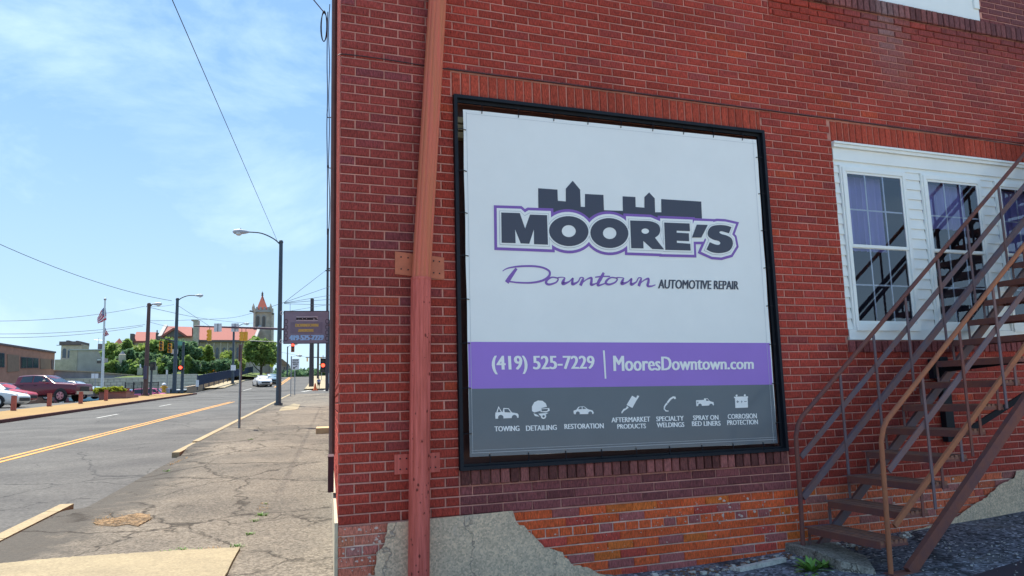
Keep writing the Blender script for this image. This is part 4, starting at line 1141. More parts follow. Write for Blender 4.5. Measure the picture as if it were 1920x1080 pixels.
# grass and straw tufts in the cracks
def tuft(mb, c, n, h, spread, lean=0.6, w=0.004):
    for i in range(n):
        a = random.uniform(0, 6.28); r = random.uniform(0, spread)
        b = Vector(c)+Vector((math.cos(a)*r, math.sin(a)*r, 0)); k = random.uniform(0.5, 1)*h
        d = Vector((math.cos(a), math.sin(a), 0)); s_ = Vector((-d.y, d.x, 0))*w
        m1 = b+d*k*lean*0.4+Vector((0, 0, k*0.6)); e = b+d*k*lean+Vector((0, 0, k*0.85))
        mb.add([b-s_, b+s_, m1+s_*0.8, m1-s_*0.8, e], [(0, 1, 2, 3), (3, 2, 4)])
mWeed = mat("weed_green", (0.15, 0.30, 0.05), rough=0.6, var=0.35, scale=30); mStraw = mat("straw", (0.42, 0.25, 0.09), rough=0.9, var=0.4, scale=60)
tw = MB()
for (x, y, n, h, s_) in ((490, 968, 60, 0.05, 0.07), (478, 978, 30, 0.04, 0.05), (497, 945, 14, 0.03, 0.03), (468, 1003, 36, 0.04, 0.05), (340, 1034, 60, 0.035, 0.12), (315, 1036, 30, 0.03, 0.08), (442, 1026, 40, 0.035, 0.08), (370, 1033, 20, 0.03, 0.08), (470, 824, 30, 0.05, 0.08), (312, 884, 20, 0.05, 0.08)):
    P = on_ground(x, y); tuft(tw, P+Vector((0, 0, -0.005)), n, h, s_)
tag(tw.build("grass", mWeed), kind="stuff")
sw = MB()
for i in range(190):
    x = random.uniform(178, 282); y = 978+random.gauss(0, 5)-(x-230)*0.08; tuft(sw, on_ground(x, y), 4, 0.025, 0.03, 1.4, 0.002)
for i in range(30):
    P = on_ground(495+random.uniform(-12, 8), 950+random.uniform(-8, 8)); tuft(sw, P, 3, 0.015, 0.03, 1.5, 0.002)
for (xa, ya, xb, yb, n) in ((318, 873, 352, 858, 26), (636, 1010, 634, 1070, 20), (300, 1040, 420, 1030, 14)):
    for i in range(n):
        t = random.random(); P = on_ground(xa+(xb-xa)*t, ya+(yb-ya)*t); tuft(sw, P, 3, 0.03, 0.05, 1.3, 0.003)
tag(sw.build("dry_straw", mStraw), kind="stuff")
# stone doorstep against the street front
A = on_ground(600, 814); du = u_of(A)
m_ = MB(); m_.obox(W(du, -0.02)-Vector((0, 0, 0.05)), N3*0.34, S3*1.5, Vector((0, 0, 0.20))); tag(m_.build("doorstep", mat("sandstone_step", (0.50, 0.38, 0.20), var=0.15, scale=6, bump=0.4)), "low sandstone doorstep on the sidewalk at the brick wall", "doorstep")

# ---- rubble, concrete block and weed by the stair foot
def rubble(name, pts, n, smin, smax, m, jitter=0.06, seed=1):
    rr = random.Random(seed); mbk = MB()
    for i in range(n):
        a = rr.randrange(len(pts)-1); t = rr.random(); P = pts[a]*(1-t)+pts[a+1]*t
        c = P+Vector((rr.uniform(-jitter, jitter), rr.uniform(-jitter, jitter), 0)); s_ = rr.uniform(smin, smax)*rr.choice([0.5, 0.7, 1])
        vs = []
        for k in range(8): vs.append(c+Vector(((1 if k & 1 else -1)*s_*rr.uniform(0.5, 1), (1 if k & 2 else -1)*s_*rr.uniform(0.5, 1), (1 if k & 4 else -1)*s_*rr.uniform(0.3, 0.7)+s_*0.2)))
        mbk.add(vs, [(0, 1, 3, 2), (4, 6, 7, 5), (0, 4, 5, 1), (1, 5, 7, 3), (3, 7, 6, 2), (2, 6, 4, 0)])
    return tag(mbk.build(name, m), kind="stuff")
def lotP(x, y):
    u, v = uv(x, y); P = W(u, v); return Vector((x, y, P.z+lot_z(u, v, P)))
mChip = mat("pale_chips", (0.55, 0.52, 0.46), var=0.4, scale=30, rough=0.9); mChipD = mat("brown_litter", (0.24, 0.13, 0.08), var=0.5, scale=40, rough=0.95)
rubble("rubble", [lotP(1.9, -0.25), lotP(2.6, -0.22), lotP(3.5, -0.14)], 90, 0.006, 0.028, mChip, 0.10, 2)
rubble("leaf_litter", [lotP(2.4, -0.16), lotP(3.0, -0.16), lotP(3.6, -0.12)], 260, 0.004, 0.014, mChipD, 0.09, 3)
rubble("rubble_under_stair", [lotP(3.9, -0.12), lotP(4.9, -0.10)], 60, 0.006, 0.028, mChip, 0.10, 4)
rubble("litter_under_stair", [lotP(3.7, -0.2), lotP(4.6, -0.15)], 160, 0.004, 0.014, mChipD, 0.12, 5)
rubble("gravel", [lotP(4.0, -0.6), lotP(5.2, -0.5), lotP(5.0, -1.2), lotP(4.3, -1.3)], 300, 0.003, 0.008, mChip, 0.35, 6)
def gz(px, py, z):
    d = ray(px, py); t = (z-CAM[2])/d[2]; return Vector(CAM+t*d)
def shaped_block(name, top, zlow, m, label, cat, spread=0.03, jag=0.012):
    n = len(top); mbk = MB(); q = []
    for i in range(n):
        a, b = top[i], top[(i+1) % n]
        for k in range(4):
            p = a*(1-k/4)+b*(k/4); q.append(p+Vector((noise3(p.x*9, p.y*9, 1), noise3(p.x*9, p.y*9, 6), 0.4*noise3(p.x*9, p.y*9, 3)))*jag)
    c = sum(q, Vector())/len(q); bot = [Vector((p.x+(p.x-c.x)*spread/0.4, p.y+(p.y-c.y)*spread/0.4, zlow)) for p in q]; N_ = len(q)
    inn = [Vector((p.x+(c.x-p.x)*0.06, p.y+(c.y-p.y)*0.06, p.z+0.006)) for p in q]
    cc = c+Vector((0, 0, 0.01))
    mbk.add(inn+q+bot+[cc], [(i, (i+1) % N_, 3*N_) for i in range(N_)]+[(i, i+N_, (i+1) % N_+N_, (i+1) % N_) for i in range(N_)]+[(i+N_, i+2*N_, (i+1) % N_+2*N_, (i+1) % N_+N_) for i in range(N_)])
    return tag(recalc(mbk.build(name, m)), label, cat)
zb = -0.40
mBlock = ground_mat("weathered_concrete", (0.46, 0.42, 0.34), (0.26, 0.25, 0.22), crack=(0.14, 0.13, 0.11), cscale=4, sp=0.35, fine=130, patch=4, bump=1.3, cw=0.01)
shaped_block("concrete_block", [gz(1452, 1013, zb-0.03), gz(1500, 1006, zb-0.03), gz(1560, 1018, zb-0.04), gz(1622, 1042, zb-0.07), gz(1640, 1068, zb-0.09), gz(1578, 1052, zb-0.05), gz(1520, 1030, zb-0.03)], -0.62, mBlock, "broken weathered concrete block lying at the foot of the iron staircase", "concrete block")
m_ = MB(); a0, b0 = lotP(2.95, -0.28), lotP(3.42, -0.24); m_.bar(a0+Vector((0, 0, 0.01)), b0+Vector((0, 0, 0.02)), 0.05, 0.035); tag(m_.build("fallen_kerb_piece", mChip), "pale broken strip of masonry lying along the wall left of the concrete block", "masonry piece")
def weed(P, h, n, label, seed):
    rr = random.Random(seed); mbw = MB()
    for i in range(n):
        a = rr.uniform(0, 6.28); l = h*rr.uniform(0.5, 1.0); d = Vector((math.cos(a), math.sin(a), 0)); s_ = Vector((-d.y, d.x, 0)); el = rr.uniform(0.4, 1.3)
        pts = []; 
        for k in range(6):
            t = k/5; pts.append(P+d*l*t*math.cos(el)*(1+0.3*t)+Vector((0, 0, l*(math.sin(el)*t-0.35*t*t))))
        for k in range(5):
            w0 = 0.014*math.sin(math.pi*min(1, (k+0.4)/5.6)); w1 = 0.014*math.sin(math.pi*min(1, (k+1.4)/5.6)) if k < 4 else 0.001
            mbw.add([pts[k]-s_*w0, pts[k]+s_*w0, pts[k+1]+s_*w1, pts[k+1]-s_*w1], [(0, 1, 2, 3)])
    tag(mbw.build("weed", mWeed, smooth=True), label, "weed")
weed(gz(1522, 1078, -0.56), 0.22, 70, "bright green dandelion weed in front of the concrete block", 1)
weed(gz(1283, 1078, -0.60), 0.09, 26, "tiny green weed sprouting from the lot below the banner", 2)
weed(gz(1547, 1068, -0.54), 0.14, 24, "small weed leaning on the right of the dandelion clump", 3)
m_ = MB(); s0 = [gz(1805, 1080, -0.47), gz(1820, 1070, -0.47), gz(1925, 1038, -0.44), gz(1990, 1020, -0.43), gz(1990, 1048, -0.43), gz(1900, 1078, -0.45), gz(1850, 1100, -0.46)]
m_.add([(p.x, p.y, lotP(p.x, p.y).z+0.006) for p in s0], [tuple(range(len(s0)))]); tag(recalc(m_.build("tar_seam", mat("tar_seam", (0.02, 0.024, 0.035), rough=0.6))), kind="structure")
# ================================================================ street furniture
mPole = mat("pole_dark_green", (0.045, 0.065, 0.085), rough=0.55, var=0.2, scale=2); mPoleB = mat("pole_brown", (0.10, 0.06, 0.055), rough=0.8, var=0.2, scale=2, stretch=(3, 3, 0.3))
mGalv = mat("galvanised", (0.30, 0.31, 0.32), rough=0.45, metal=0.5, var=0.1); mLampH = mat("lamp_grey", (0.42, 0.45, 0.48), rough=0.5)
mLens = mat("lamp_glass", (0.6, 0.62, 0.6), rough=0.2)
def hpx(px, y0, y1, u): return (at_u(px, y0, u)-at_u(px, y1, u)).length
def lamp(px, ybase, ytop, u, hx, hy, r, label, name="street_lamp", mpole=None, pxtop=None, hs=1.0):
    B = at_u(px, ybase, u); T = at_u(pxtop or px, ytop, u); T = Vector((B.x, B.y, T.z)); Hd = at_u(hx, hy, u)
    e = empty(name, B, label, "street lamp", "cobra-head street lamps along the road")
    m_ = MB(); m_.tube([B, B*0.5+T*0.5, T], [r*1.25, r, r*0.85], 12); m_.build("pole", mpole or mPole, e, smooth=True)
    m_ = MB(); m_.tube([B, B+Vector((0, 0, 0.12))], r*1.9, 8); m_.blob(T+Vector((0, 0, 0.03)), r*1.1, 8, 4); m_.build("collar", mpole or mPole, e)
    d = Hd-T; q = T-Vector((0, 0, 0.15))
    m_ = MB(); m_.tube(smooth([tuple(q), tuple(q+d*0.22+Vector((0, 0, 0.26*abs(d.length)*0.5))), tuple(q+d*0.6+Vector((0, 0, 0.30*abs(d.length)*0.6))), tuple(Hd)], 5, False), r*0.30, 7); m_.build("arm", mGalv if False else (mpole or mPole), e, smooth=True)
    dn = Vector((d.x, d.y, 0)).normalized(); l = 0.78*hs
    m_ = MB(); c = Hd
    m_.tube([c-dn*0.02, c+dn*l*0.2, c+dn*l*0.55+Vector((0, 0, 0.01)), c+dn*l*0.9, c+dn*l], [0.05*hs, 0.10*hs, 0.15*hs, 0.12*hs, 0.03*hs], 10); hd = m_.build("lamp_head", mLampH, e, smooth=True)
    m_ = MB(); m_.blob(c+dn*l*0.62-Vector((0, 0, 0.10*hs)), (0.16*hs, 0.16*hs, 0.11*hs), 10, 5); m_.tube([c+dn*l*0.5+Vector((0, 0, 0.1*hs)), c+dn*l*0.5+Vector((0, 0, 0.2*hs))], 0.03*hs, 6)
    lo = m_.build("lamp_lens", mLens, hd, smooth=True); lo.matrix_parent_inverse = Matrix.Identity(4); lo.location = (0, 0, 0)
    return e
lamp(522, 760, 455, 41.0, 466, 435, 0.11, "tall dark street lamp on the near sidewalk beside the hanging sign", pxtop=525)
lamp(326.5, 737, 562, 83.5, 366, 554, 0.17, "brownish street lamp with arm to the right beside the fire hydrant")
lamp(272.5, 742, 572, 72.8, 286, 570, 0.17, "dark street lamp with short arm just left of the black fence", mpole=mPoleB)
lamp(436, 720, 620, 107.5, 456, 607, 0.15, "street lamp in front of the church beyond the crossing")
lamp(538.5, 703, 651, 150, 548, 645, 0.12, "far street lamp on the hill seen below the hanging sign", hs=1.3)
lamp(546, 706, 669, 135, 556, 667, 0.08, "second far street lamp near the crest below the hanging sign", hs=1.2)

# thin sign post seen edge-on, stop-here sign
def post(px, y0, y1, u, r, m, n=6):
    A = at_u(px, y0, u); B = at_u(px, y1, u); B = Vector((A.x, A.y, B.z)); m_ = MB(); m_.tube([A, B], r, n); return m_, A, B
m_, A, B = post(448.5, 803, 646, 23.8, 0.035, mGalv); e = empty("sign_post", A, "slim grey post with a sign seen edge-on at the kerb", "sign post"); m_.build("post", mat("post_grey", (0.22, 0.24, 0.24), rough=0.7, var=0.2), e)
m_ = MB(); m_.obox(B-Vector((0, 0, 0.5))-S3*0.2+N3*0.04, S3*0.45, N3*0.004, Vector((0, 0, 0.5))); m_.build("sign_plate", mat("post_grey", (0,0,0)), e)
def plate(name, x0, y0, x1, y1, u, m, parent=None, th=0.02):
    A = at_u(x0, y1, u); Bq = at_u(x1, y1, u); h = at_u(x0, y0, u).z-A.z; Bq = Vector((Bq.x, Bq.y, A.z))
    m_ = MB(); m_.obox(A, Bq-A, S3*th, Vector((0, 0, h))); return m_.build(name, m, parent), A, Bq-A, Vector((0, 0, h))
def plate_text(mb, A, X, Z, body, x0, x1, y0, y1, bold=0.0, off=0.01):
    o = A-S3*off
    quad_text(mb, body, o+X*x0+Z*y1, o+X*x1+Z*y1, o+X*x0+Z*y0, o+X*x1+Z*y0, bold=bold, out=tuple(-S3*0.0005))
mSignW = mat("sign_white", (0.72, 0.72, 0.74), rough=0.5, var=0.04); mSignK = mat("sign_black", (0.02, 0.02, 0.025), rough=0.5)
u = 60.0; Bp = at_u(552, 741, u)
e = empty("stop_line_sign", Bp, "white STOP HERE ON RED sign on a thin post below the hanging sign", "sign")
m_, A, B = post(552.5, 741, 673, u, 0.035, mGalv); m_.build("post", mGalv, e)
pt_, A, X, Z = plate("sign_plate", 547, 673, 561, 693, u-0.06, mSignW, e)
m_ = MB(); plate_text(m_, A, X, Z, "STOP", 0.14, 0.86, 0.80, 0.95, 0.01); plate_text(m_, A, X, Z, "HERE ON", 0.1, 0.9, 0.62, 0.73, 0.006); plate_text(m_, A, X, Z, "RED", 0.2, 0.8, 0.42, 0.56, 0.01)
o = A-S3*0.012; m_.add([o+X*a+Z*b for a, b in ((0.15, 0.08), (0.45, 0.08), (0.36, 0.15), (0.75, 0.30), (0.70, 0.36), (0.31, 0.21), (0.24, 0.28))], [(0, 1, 2, 3, 4, 5, 6)]); m_.build("sign_print", mSignK, e)
m_, A, B = post(545, 744, 668, 58.5, 0.03, mGalv); tag(m_.build("thin_pole", mGalv), "thin grey pole just left of the STOP HERE sign post", "pole")

# hanging sign on the building
uS = 24.0
hs_ = empty("hanging_sign", at_u(576, 612, uS), "dark metallic-look sign hanging over the sidewalk with blue phone number", "sign", None)
mSteel = mat("sign_steel_print", (0.17, 0.16, 0.205), rough=0.45, var=0.55, scale=2.6, stretch=(1, 1, 2.5), col2=(0.34, 0.33, 0.40))
sp_, A, X, Z = plate("sign_panel", 532, 584, 616, 643.5, uS, mSteel, hs_, 0.06)
Z = Vector((0, 0, Z.z)); X = Vector((X.x, X.y, 0))
def rect(mb, x0, x1, y0, y1, off=0.004):
    o = A-S3*off; mb.add([o+X*x0+Z*y0, o+X*x1+Z*y0, o+X*x1+Z*y1, o+X*x0+Z*y1], [(0, 1, 2, 3)])
m_ = MB(); rect(m_, 0.14, 0.86, 0.30, 0.66); m_.build("steel_plaque", mat("plaque", (0.25, 0.24, 0.31), rough=0.4, var=0.5, scale=5, col2=(0.14, 0.13, 0.18)), hs_)
m_ = MB(); rect(m_, 0.27, 0.75, 0.705, 0.835); m_.build("name_panel", mSignW, hs_)
m_ = MB(); plate_text(m_, A, X, Z, "MOORE'S", 0.29, 0.73, 0.725, 0.815, 0.028, 0.008); m_.build("name_print", mSignK, hs_)
m_ = MB(); plate_text(m_, A, X, Z, "DOWNTOWN", 0.26, 0.76, 0.51, 0.61, 0.012, 0.008); m_.build("gold_print", mat("gold_print", (0.62, 0.48, 0.12), rough=0.5), hs_); m_ = MB(); plate_text(m_, A, X, Z, "AUTOMOTIVE", 0.32, 0.66, 0.35, 0.44, 0.012, 0.008); m_.build("gold_print", mat("gold_print", (0.62, 0.48, 0.12), rough=0.5), hs_)
m_ = MB(); plate_text(m_, A, X, Z, "419-525-7229", 0.13, 0.88, 0.085, 0.25, 0.022, 0.008); m_.build("phone_print", mat("blue_print", (0.35, 0.66, 0.98), rough=0.5), hs_)
mChain = mat("chain_dark", (0.11, 0.10, 0.13), rough=0.6, var=0.2)
for side, x0 in ((0, 0.0), (1, 0.92)):
    for k in range(4 if side == 0 else 4):
        m_ = MB(); c = A+X*(x0+0.045)+Z*(0.14+0.18*k)-S3*0.006
        vs = []
        for r_ in (1.0, 0.62):
            vs += [c+X*(0.045*r_*math.cos(t))+Z*(0.085*r_*math.sin(t)) for t in [2*math.pi*q/14 for q in range(14)]]
        m_.add(vs, [(q, (q+1) % 14, (q+1) % 14+14, q+14) for q in range(14)]); m_.build("chain_link_print", mChain, hs_)
fr_ = MB(); o = A-S3*0.01
for (a, b) in (((-0.01, -0.02), (1.01, 0.0)), ((-0.01, 1.0), (1.01, 1.02)), ((-0.012, 0.0), (0.006, 1.0)), ((0.994, 0.0), (1.012, 1.0))):
    fr_.obox(o+X*a[0]+Z*a[1], X*(b[0]-a[0]), S3*0.08, Z*(b[1]-a[1]))
fr_.build("sign_frame", mPole, hs_)
br_ = MB(); P1 = A+X*1.0+Z*0.56; br_.bar(P1, P1+X*0.22, 0.05, 0.07); br_.build("bracket_arm", mat("bracket_red", (0.20, 0.05, 0.05), rough=0.6), hs_)
for zz in (0.95, 0.06):
    rn = MB(); c = A-X*0.055+Z*zz; rn.tube([c+X*0.035*math.cos(t)+Z*0.055*math.sin(t) for t in [2*math.pi*q/12 for q in range(13)]], 0.008, 5); rn.build("ring", mLampH, hs_)

# traffic signals
mSigY = mat("signal_yellow", (0.85, 0.42, 0.03), rough=0.5, var=0.1); mSigK = mat("signal_black", (0.02, 0.02, 0.025), rough=0.5)
mRed = mat("red_lens_lit", (1.0, 0.06, 0.03), emit=2.2); mLensD = mat("lens_dark", (0.05, 0.04, 0.03), rough=0.3)
def signal(px0, py0, px1, py1, u, label, m=None, lit=None, face=-1, hood=True, group="traffic signals at the crossing", parent=None):
    A = at_u(px0, py1, u); B = at_u(px1, py1, u); h = at_u(px0, py0, u).z-A.z; w = (Vector((B.x, B.y, 0))-Vector((A.x, A.y, 0))).length; X = Vector((B.x-A.x, B.y-A.y, 0)).normalized()
    e = empty("traffic_signal", A+X*w/2, label, "traffic signal", group)
    m_ = MB(); m_.obox(A, X*w, S3*w*0.7, Vector((0, 0, h))); m_.build("housing", m or mSigY, e)
    for k in range(3):
        c = A+X*w/2+Vector((0, 0, h*(k+0.5)/3)); d = S3*(-1 if face < 0 else 0.0)
        if face < 0:
            l = MB(); l.tube([c-S3*0.005, c-S3*0.03], w*0.36, 10); l.build("lens", mRed if lit == k else mLensD, e)
            hd = MB(); q = [(math.cos(t), math.sin(t)) for t in [math.pi*i/8 for i in range(9)]]
            hd.add([c+X*w*0.42*a+Vector((0, 0, w*0.42*b)) for a, b in q]+[c-S3*w*0.8+X*w*0.42*a+Vector((0, 0, w*0.42*b)) for a, b in q], [(i, i+1, i+10, i+9) for i in range(8)]); hd.build("hood", m or mSigY, e)
        else:
            hd = MB(); hd.obox(c-X*w*0.62-Vector((0, 0, w*0.28)), X*w*0.12, -S3*w*0.5, Vector((0, 0, w*0.56))); hd.build("hood", m or mSigY, e)
    m_ = MB(); m_.tube([A+X*w/2+S3*w*0.3+Vector((0, 0, h)), A+X*w/2+S3*w*0.3+Vector((0, 0, h+0.35))], 0.03, 6); m_.build("hanger", mSigK, e)
    return e
# long mast arm from the right-hand pole
uM = 88.0
RP = at_u(616, 733, uM); 
e = empty("signal_mast", RP, "signal mast behind the hanging sign with long arm reaching left over the road", "signal mast")
Tp = at_u(616, 600, uM); m_ = MB(); m_.tube([RP, (RP.x, RP.y, Tp.z)], [0.22, 0.15], 10); m_.build("pole", mPole, e, smooth=True)
aL, aR = at_u(364.5, 611.5, uM+3), at_u(616, 621, uM); m_ = MB(); m_.tube([aR, aR*0.5+aL*0.5+Vector((0, 0, 0.05)), aL], [0.15, 0.12, 0.08], 8); m_.build("mast_arm", mat("mast_arm_dark", (0.09, 0.05, 0.07), rough=0.6), e, smooth=True)
m_ = MB(); m_.tube([at_u(468, 639, uM+1), at_u(521, 641.5, uM)], 0.055, 6); m_.build("lower_arm", mPole, e)
for (x0, x1, y0, y1) in ((401, 415.5, 606.5, 622), (433.5, 447.5, 606.5, 622)):
    o, A, X, Z = plate("arm_sign_back", x0, y0, x1, y1, uM+2.2, mat("sign_back", (0.70, 0.66, 0.66), rough=0.6, var=0.08), e)
    m2_ = MB(); m2_.obox(A+X*0.46-S3*0.03, X*0.08, S3*0.025, Vector((0, 0, Z.z))); m2_.build("sign_bracket", mPole, e)
signal(388.5, 618, 396, 639, uM+2, "yellow signal hanging farthest left on the long mast arm before the church roof", face=1)
signal(449.5, 622, 456, 639, uM+2, "yellow traffic signal hanging in front of the church, left of the pair", face=1); signal(457, 622, 464, 639, uM+2.3, "yellow traffic signal hanging in front of the church, right of the pair", face=1)
signal(545.5, 644, 552, 660, uM+1, "traffic signal lit red hanging under the hanging sign", m=mat("signal_orange", (0.60, 0.16, 0.03), rough=0.5), lit=2)
signal(600.5, 672, 610.5, 698, uM-1, "black traffic signal on the right-hand pole beside the brick wall", m=mSigK, lit=1)
m_ = MB(); A = at_u(613, 698, uM-2); m_.obox(A-Vector((0, 0, 1.2)), -N3*0.55, S3*0.3, Vector((0, 0, 1.1))); tag(m_.build("control_box", mGalv), "small grey control box on the pole beside the brick wall", "utility box")
# left mast with green street name sign
uL = 86.0; LPp = at_u(341, 737, uL); e = empty("signal_mast", LPp, "signal mast on the far left corner carrying a green street name sign", "signal mast")
T = at_u(343, 641, uL); m_ = MB(); m_.tube([LPp, (LPp.x, LPp.y, T.z)], [0.16, 0.12], 10); m_.build("pole", mPole, e, smooth=True)
m_ = MB(); m_.tube([(LPp.x, LPp.y, T.z-0.2), at_u(296, 632, uL-2)], [0.10, 0.06], 8); m_.build("mast_arm", mPole, e, smooth=True)
o, A, X, Z = plate("street_name_sign", 330, 640, 341.5, 648, uL-0.8, mat("sign_green", (0.12, 0.34, 0.26), rough=0.5), e)
plate("sign_back", 321, 655, 333.5, 663.5, uL-1.2, mat("sign_back", (0, 0, 0)), e)
signal(298, 640, 305.5, 657, uL-2, "yellow traffic signal left of two hanging by the left street lamps", lit=None); signal(314, 644, 321.5, 661, uL-1.5, "yellow traffic signal right of two hanging by the left street lamps")
def pedsig(x0, y0, x1, y1, u, label, lit=True):
    o, A, X, Z = plate("pedestrian_signal", x0, y0, x1, y1, u, mSigK, None, 0.35); e = empty("pedestrian_signal", A, label, "pedestrian signal", "pedestrian signals"); o.name = "housing"; o.parent = e; o.matrix_parent_inverse = Matrix.Translation(-e.location)
    m_ = MB(); c = A+X*0.3+Z*0.55-S3*0.02; m_.tube([c, c-S3*0.03], 0.17, 8); m_.build("lens", mRed if lit else mLensD, e)
pedsig(335.5, 685, 344.5, 694.5, uL-0.6, "black pedestrian signal with red light on the left mast"); pedsig(281, 679, 291, 694, 75.0, "black pedestrian signal on the short pole next to the planter", False)
m_, A, B = post(282.5, 743, 690, 75.4, 0.09, mPole); tag(m_.build("signal_post", mPole), "short dark post left of the hydrant holding a pedestrian signal", "post")
plate("x", 0, 0, 1, 1, 90, mSigK)[0].name = "zz"; bpy.data.objects.remove(bpy.data.objects["zz"])
o = plate("control_box", 268.3, 686, 274, 711, 72.4, mat("box_violet", (0.06, 0.055, 0.10), rough=0.6), None, 0.4)[0]; tag(o, "dark control box strapped to the brown street lamp pole", "utility box")
# diamond signs
def diamond(cx, cy, r, ybase, u, label):
    A, B = at_u(cx, ybase, u), at_u(cx, cy, u); e = empty("diamond_sign", A, label, "sign", "yellow diamond crossing signs")
    m_ = MB(); m_.tube([A, (A.x, A.y, B.z)], 0.04, 6); m_.build("post", mGalv, e)
    X = (at_u(cx+r, cy, u)-B); X = Vector((X.x, X.y, 0)); Zz = Vector((0, 0, X.length))
    m_ = MB(); m_.prism([(1, 0), (0, 1), (-1, 0), (0, -1)], B-S3*0.06, X, Zz, S3*0.02); m_.build("sign_plate", mat("sign_lime", (0.72, 0.75, 0.04), rough=0.5), e)
    m_ = MB(); o = B-S3*0.07
    for poly in ([(-0.1, 0.25), (0.1, 0.25), (0.1, 0.45), (-0.1, 0.45)], [(-0.18, -0.15), (0.18, -0.15), (0.12, 0.22), (-0.12, 0.22)], [(-0.18, -0.5), (-0.05, -0.5), (0.0, -0.15), (-0.12, -0.15)], [(0.08, -0.5), (0.2, -0.5), (0.12, -0.15), (0.0, -0.15)]):
        m_.add([o+X*a+Zz*b for a, b in poly], [(0, 1, 2, 3)])
    m_.build("walker_print", mSignK, e)
diamond(509.8, 685, 4.8, 706, 138, "yellow diamond walking-person sign left of the near street lamp"); diamond(602.7, 683.5, 4.2, 712, 112, "yellow diamond walking-person sign near the person on the sidewalk")
plate("x2", 618, 679, 623, 696, 95, mat("sign_lime", (0, 0, 0)))[0].name = "lime_board"; tag(bpy.data.objects["lime_board"], "lime yellow board half hidden behind the brick wall", "sign")
o = plate("parking_sign", 436.5-4, 684.5, 436.5+5.5, 694.5, 107.2, mSignW)[0]; tag(o, "small white sign on the street lamp in front of the church", "sign")
m_, A, B = post(177.5, 737, 701, 78, 0.05, mGalv); e = empty("double_board_sign", A, "pale double-board sign on a post left of the flagpole", "sign"); m_.build("post", mGalv, e)
plate("sign_board", 171, 700.5, 177, 709.5, 77.8, mSignW, e); plate("sign_board", 178, 700.5, 184, 709.5, 77.8, mSignW, e)
m_, A, B = post(312.5, 743, 694, 84.5, 0.05, mGalv); e = empty("round_sign", A, "small green round sign on thin post between hydrant and lamp", "sign"); m_.build("post", mGalv, e)
m_ = MB(); c = at_u(311.5, 690, 84.4); m_.tube([c, c+S3*0.03], 0.17, 10); m_.build("sign_disc", mat("sign_green2", (0.16, 0.30, 0.10), rough=0.5), e)
o = plate("x3", 311, 693.5, 314, 702, 84.3, mSignW)[0]; o.name = "small_board"; o.parent = e; o.matrix_parent_inverse = Matrix.Translation(-e.location)

# utility poles on the right
mWoodP = mat("utility_wood", (0.075, 0.060, 0.065), rough=0.9, var=0.2, scale=3, stretch=(3, 3, 0.2))
def upole(px, y0, y1, u, r, label, arms=()):
    A = at_u(px, y0, u); Bz = at_u(px, y1, u).z; e = empty("utility_pole", A, label, "utility pole", "wooden utility poles")
    m_ = MB(); m_.tube([A, (A.x, A.y, Bz)], [r*1.15, r*0.8], 8); m_.build("pole", mWoodP, e, smooth=True)
    for (yy, xa, xb) in arms:
        m_ = MB(); P, Q = at_u(xa, yy, u), at_u(xb, yy, u); m_.bar(P, Q, 0.1, 0.12); m_.build("crossarm", mWoodP, e)
upole(583.7, 725, 560, 88.6, 0.24, "thick wooden utility pole right of the STOP HERE sign"); upole(596, 710, 600, 118, 0.15, "slim utility pole behind the person on the far sidewalk", ((670, 573, 614),))
upole(612.7, 735, 429, 80, 0.13, "tall thin pole rising above the hanging sign at the wall", ((507.5, 610, 620), (504, 612, 620)))
for i, (x0, y0, x1, y1) in enumerate(((574.8, 671, 577.2, 678), (600.8, 670, 603.2, 677.5))):
    o = plate("far_signal", x0, y0, x1, y1, 117.5, mSigY)[0]; tag(o, ["tiny far traffic signal left of the slim pole", "tiny far traffic signal above the yellow diamond sign"][i], "traffic signal")

# hydrant, bollards, cone
def hydrant():
    B = at_u(307, 738.5, 84); B.z = W(84, 15).z; s_ = 1.0; e = empty("fire_hydrant", B, "yellow fire hydrant with white bonnet on the left corner", "fire hydrant")
    mY = mat("hydrant_yellow", (0.62, 0.33, 0.03), rough=0.6, var=0.1)
    m_ = MB(); m_.lathe(B, [(0.26, 0), (0.26, 0.05), (0.19, 0.06), (0.185, 0.68), (0.22, 0.70), (0.22, 0.74)], 12); m_.build("barrel", mY, e, smooth=True)
    m_ = MB(); m_.lathe(B, [(0.22, 0.741), (0.21, 0.82), (0.14, 0.93), (0.05, 0.98), (0.05, 1.04), (0.0, 1.05)], 12); m_.build("bonnet", mSignW, e, smooth=True)
    for d in (N3*0.0+S3*-1, N3, -N3):
        m_ = MB(); c = B+Vector((0, 0, 0.52)); m_.tube([c+d*0.15, c+d*0.30], 0.09, 10); m_.tube([c+d*0.301, c+d*0.34], 0.055, 6); m_.build("outlet", mY, e)
hydrant()
mBol = mat("bollard_red", (0.36, 0.10, 0.075), rough=0.85, var=0.15, scale=5)
bolt = MB(); bolt.box((-0.10, -0.10, 0), (0.10, 0.10, 0.74)); bolt.box((-0.105, -0.105, 0.741), (0.105, 0.105, 0.77))
bd = ["beside the white car's front wheel", "in front of the red pickup's cab", "in front of the red pickup's front wheel", "at the left end of the brick planter", "at the right end of the brick planter"]
proto = None
for (px, py), lb in zip(((25, 770), (92, 762), (151, 757), (198.5, 751.5), (239, 746)), bd):
    P = on_ground(px, py); 
    if proto is None: o = bolt.build("bollard", mBol); proto = o
    else: o = proto.copy(); COL.objects.link(o)
    o.location = P-Vector((0, 0, 0.02)); o.rotation_euler = (0, 0, math.atan2(SY, SX)-math.pi/2)
    tag(o, "square red bollard "+lb, "bollard", "red bollards along the parking lot")
P = on_ground(591, 732); e = empty("traffic_cone", P, "small orange traffic cone on the crossing near the person", "traffic cone")
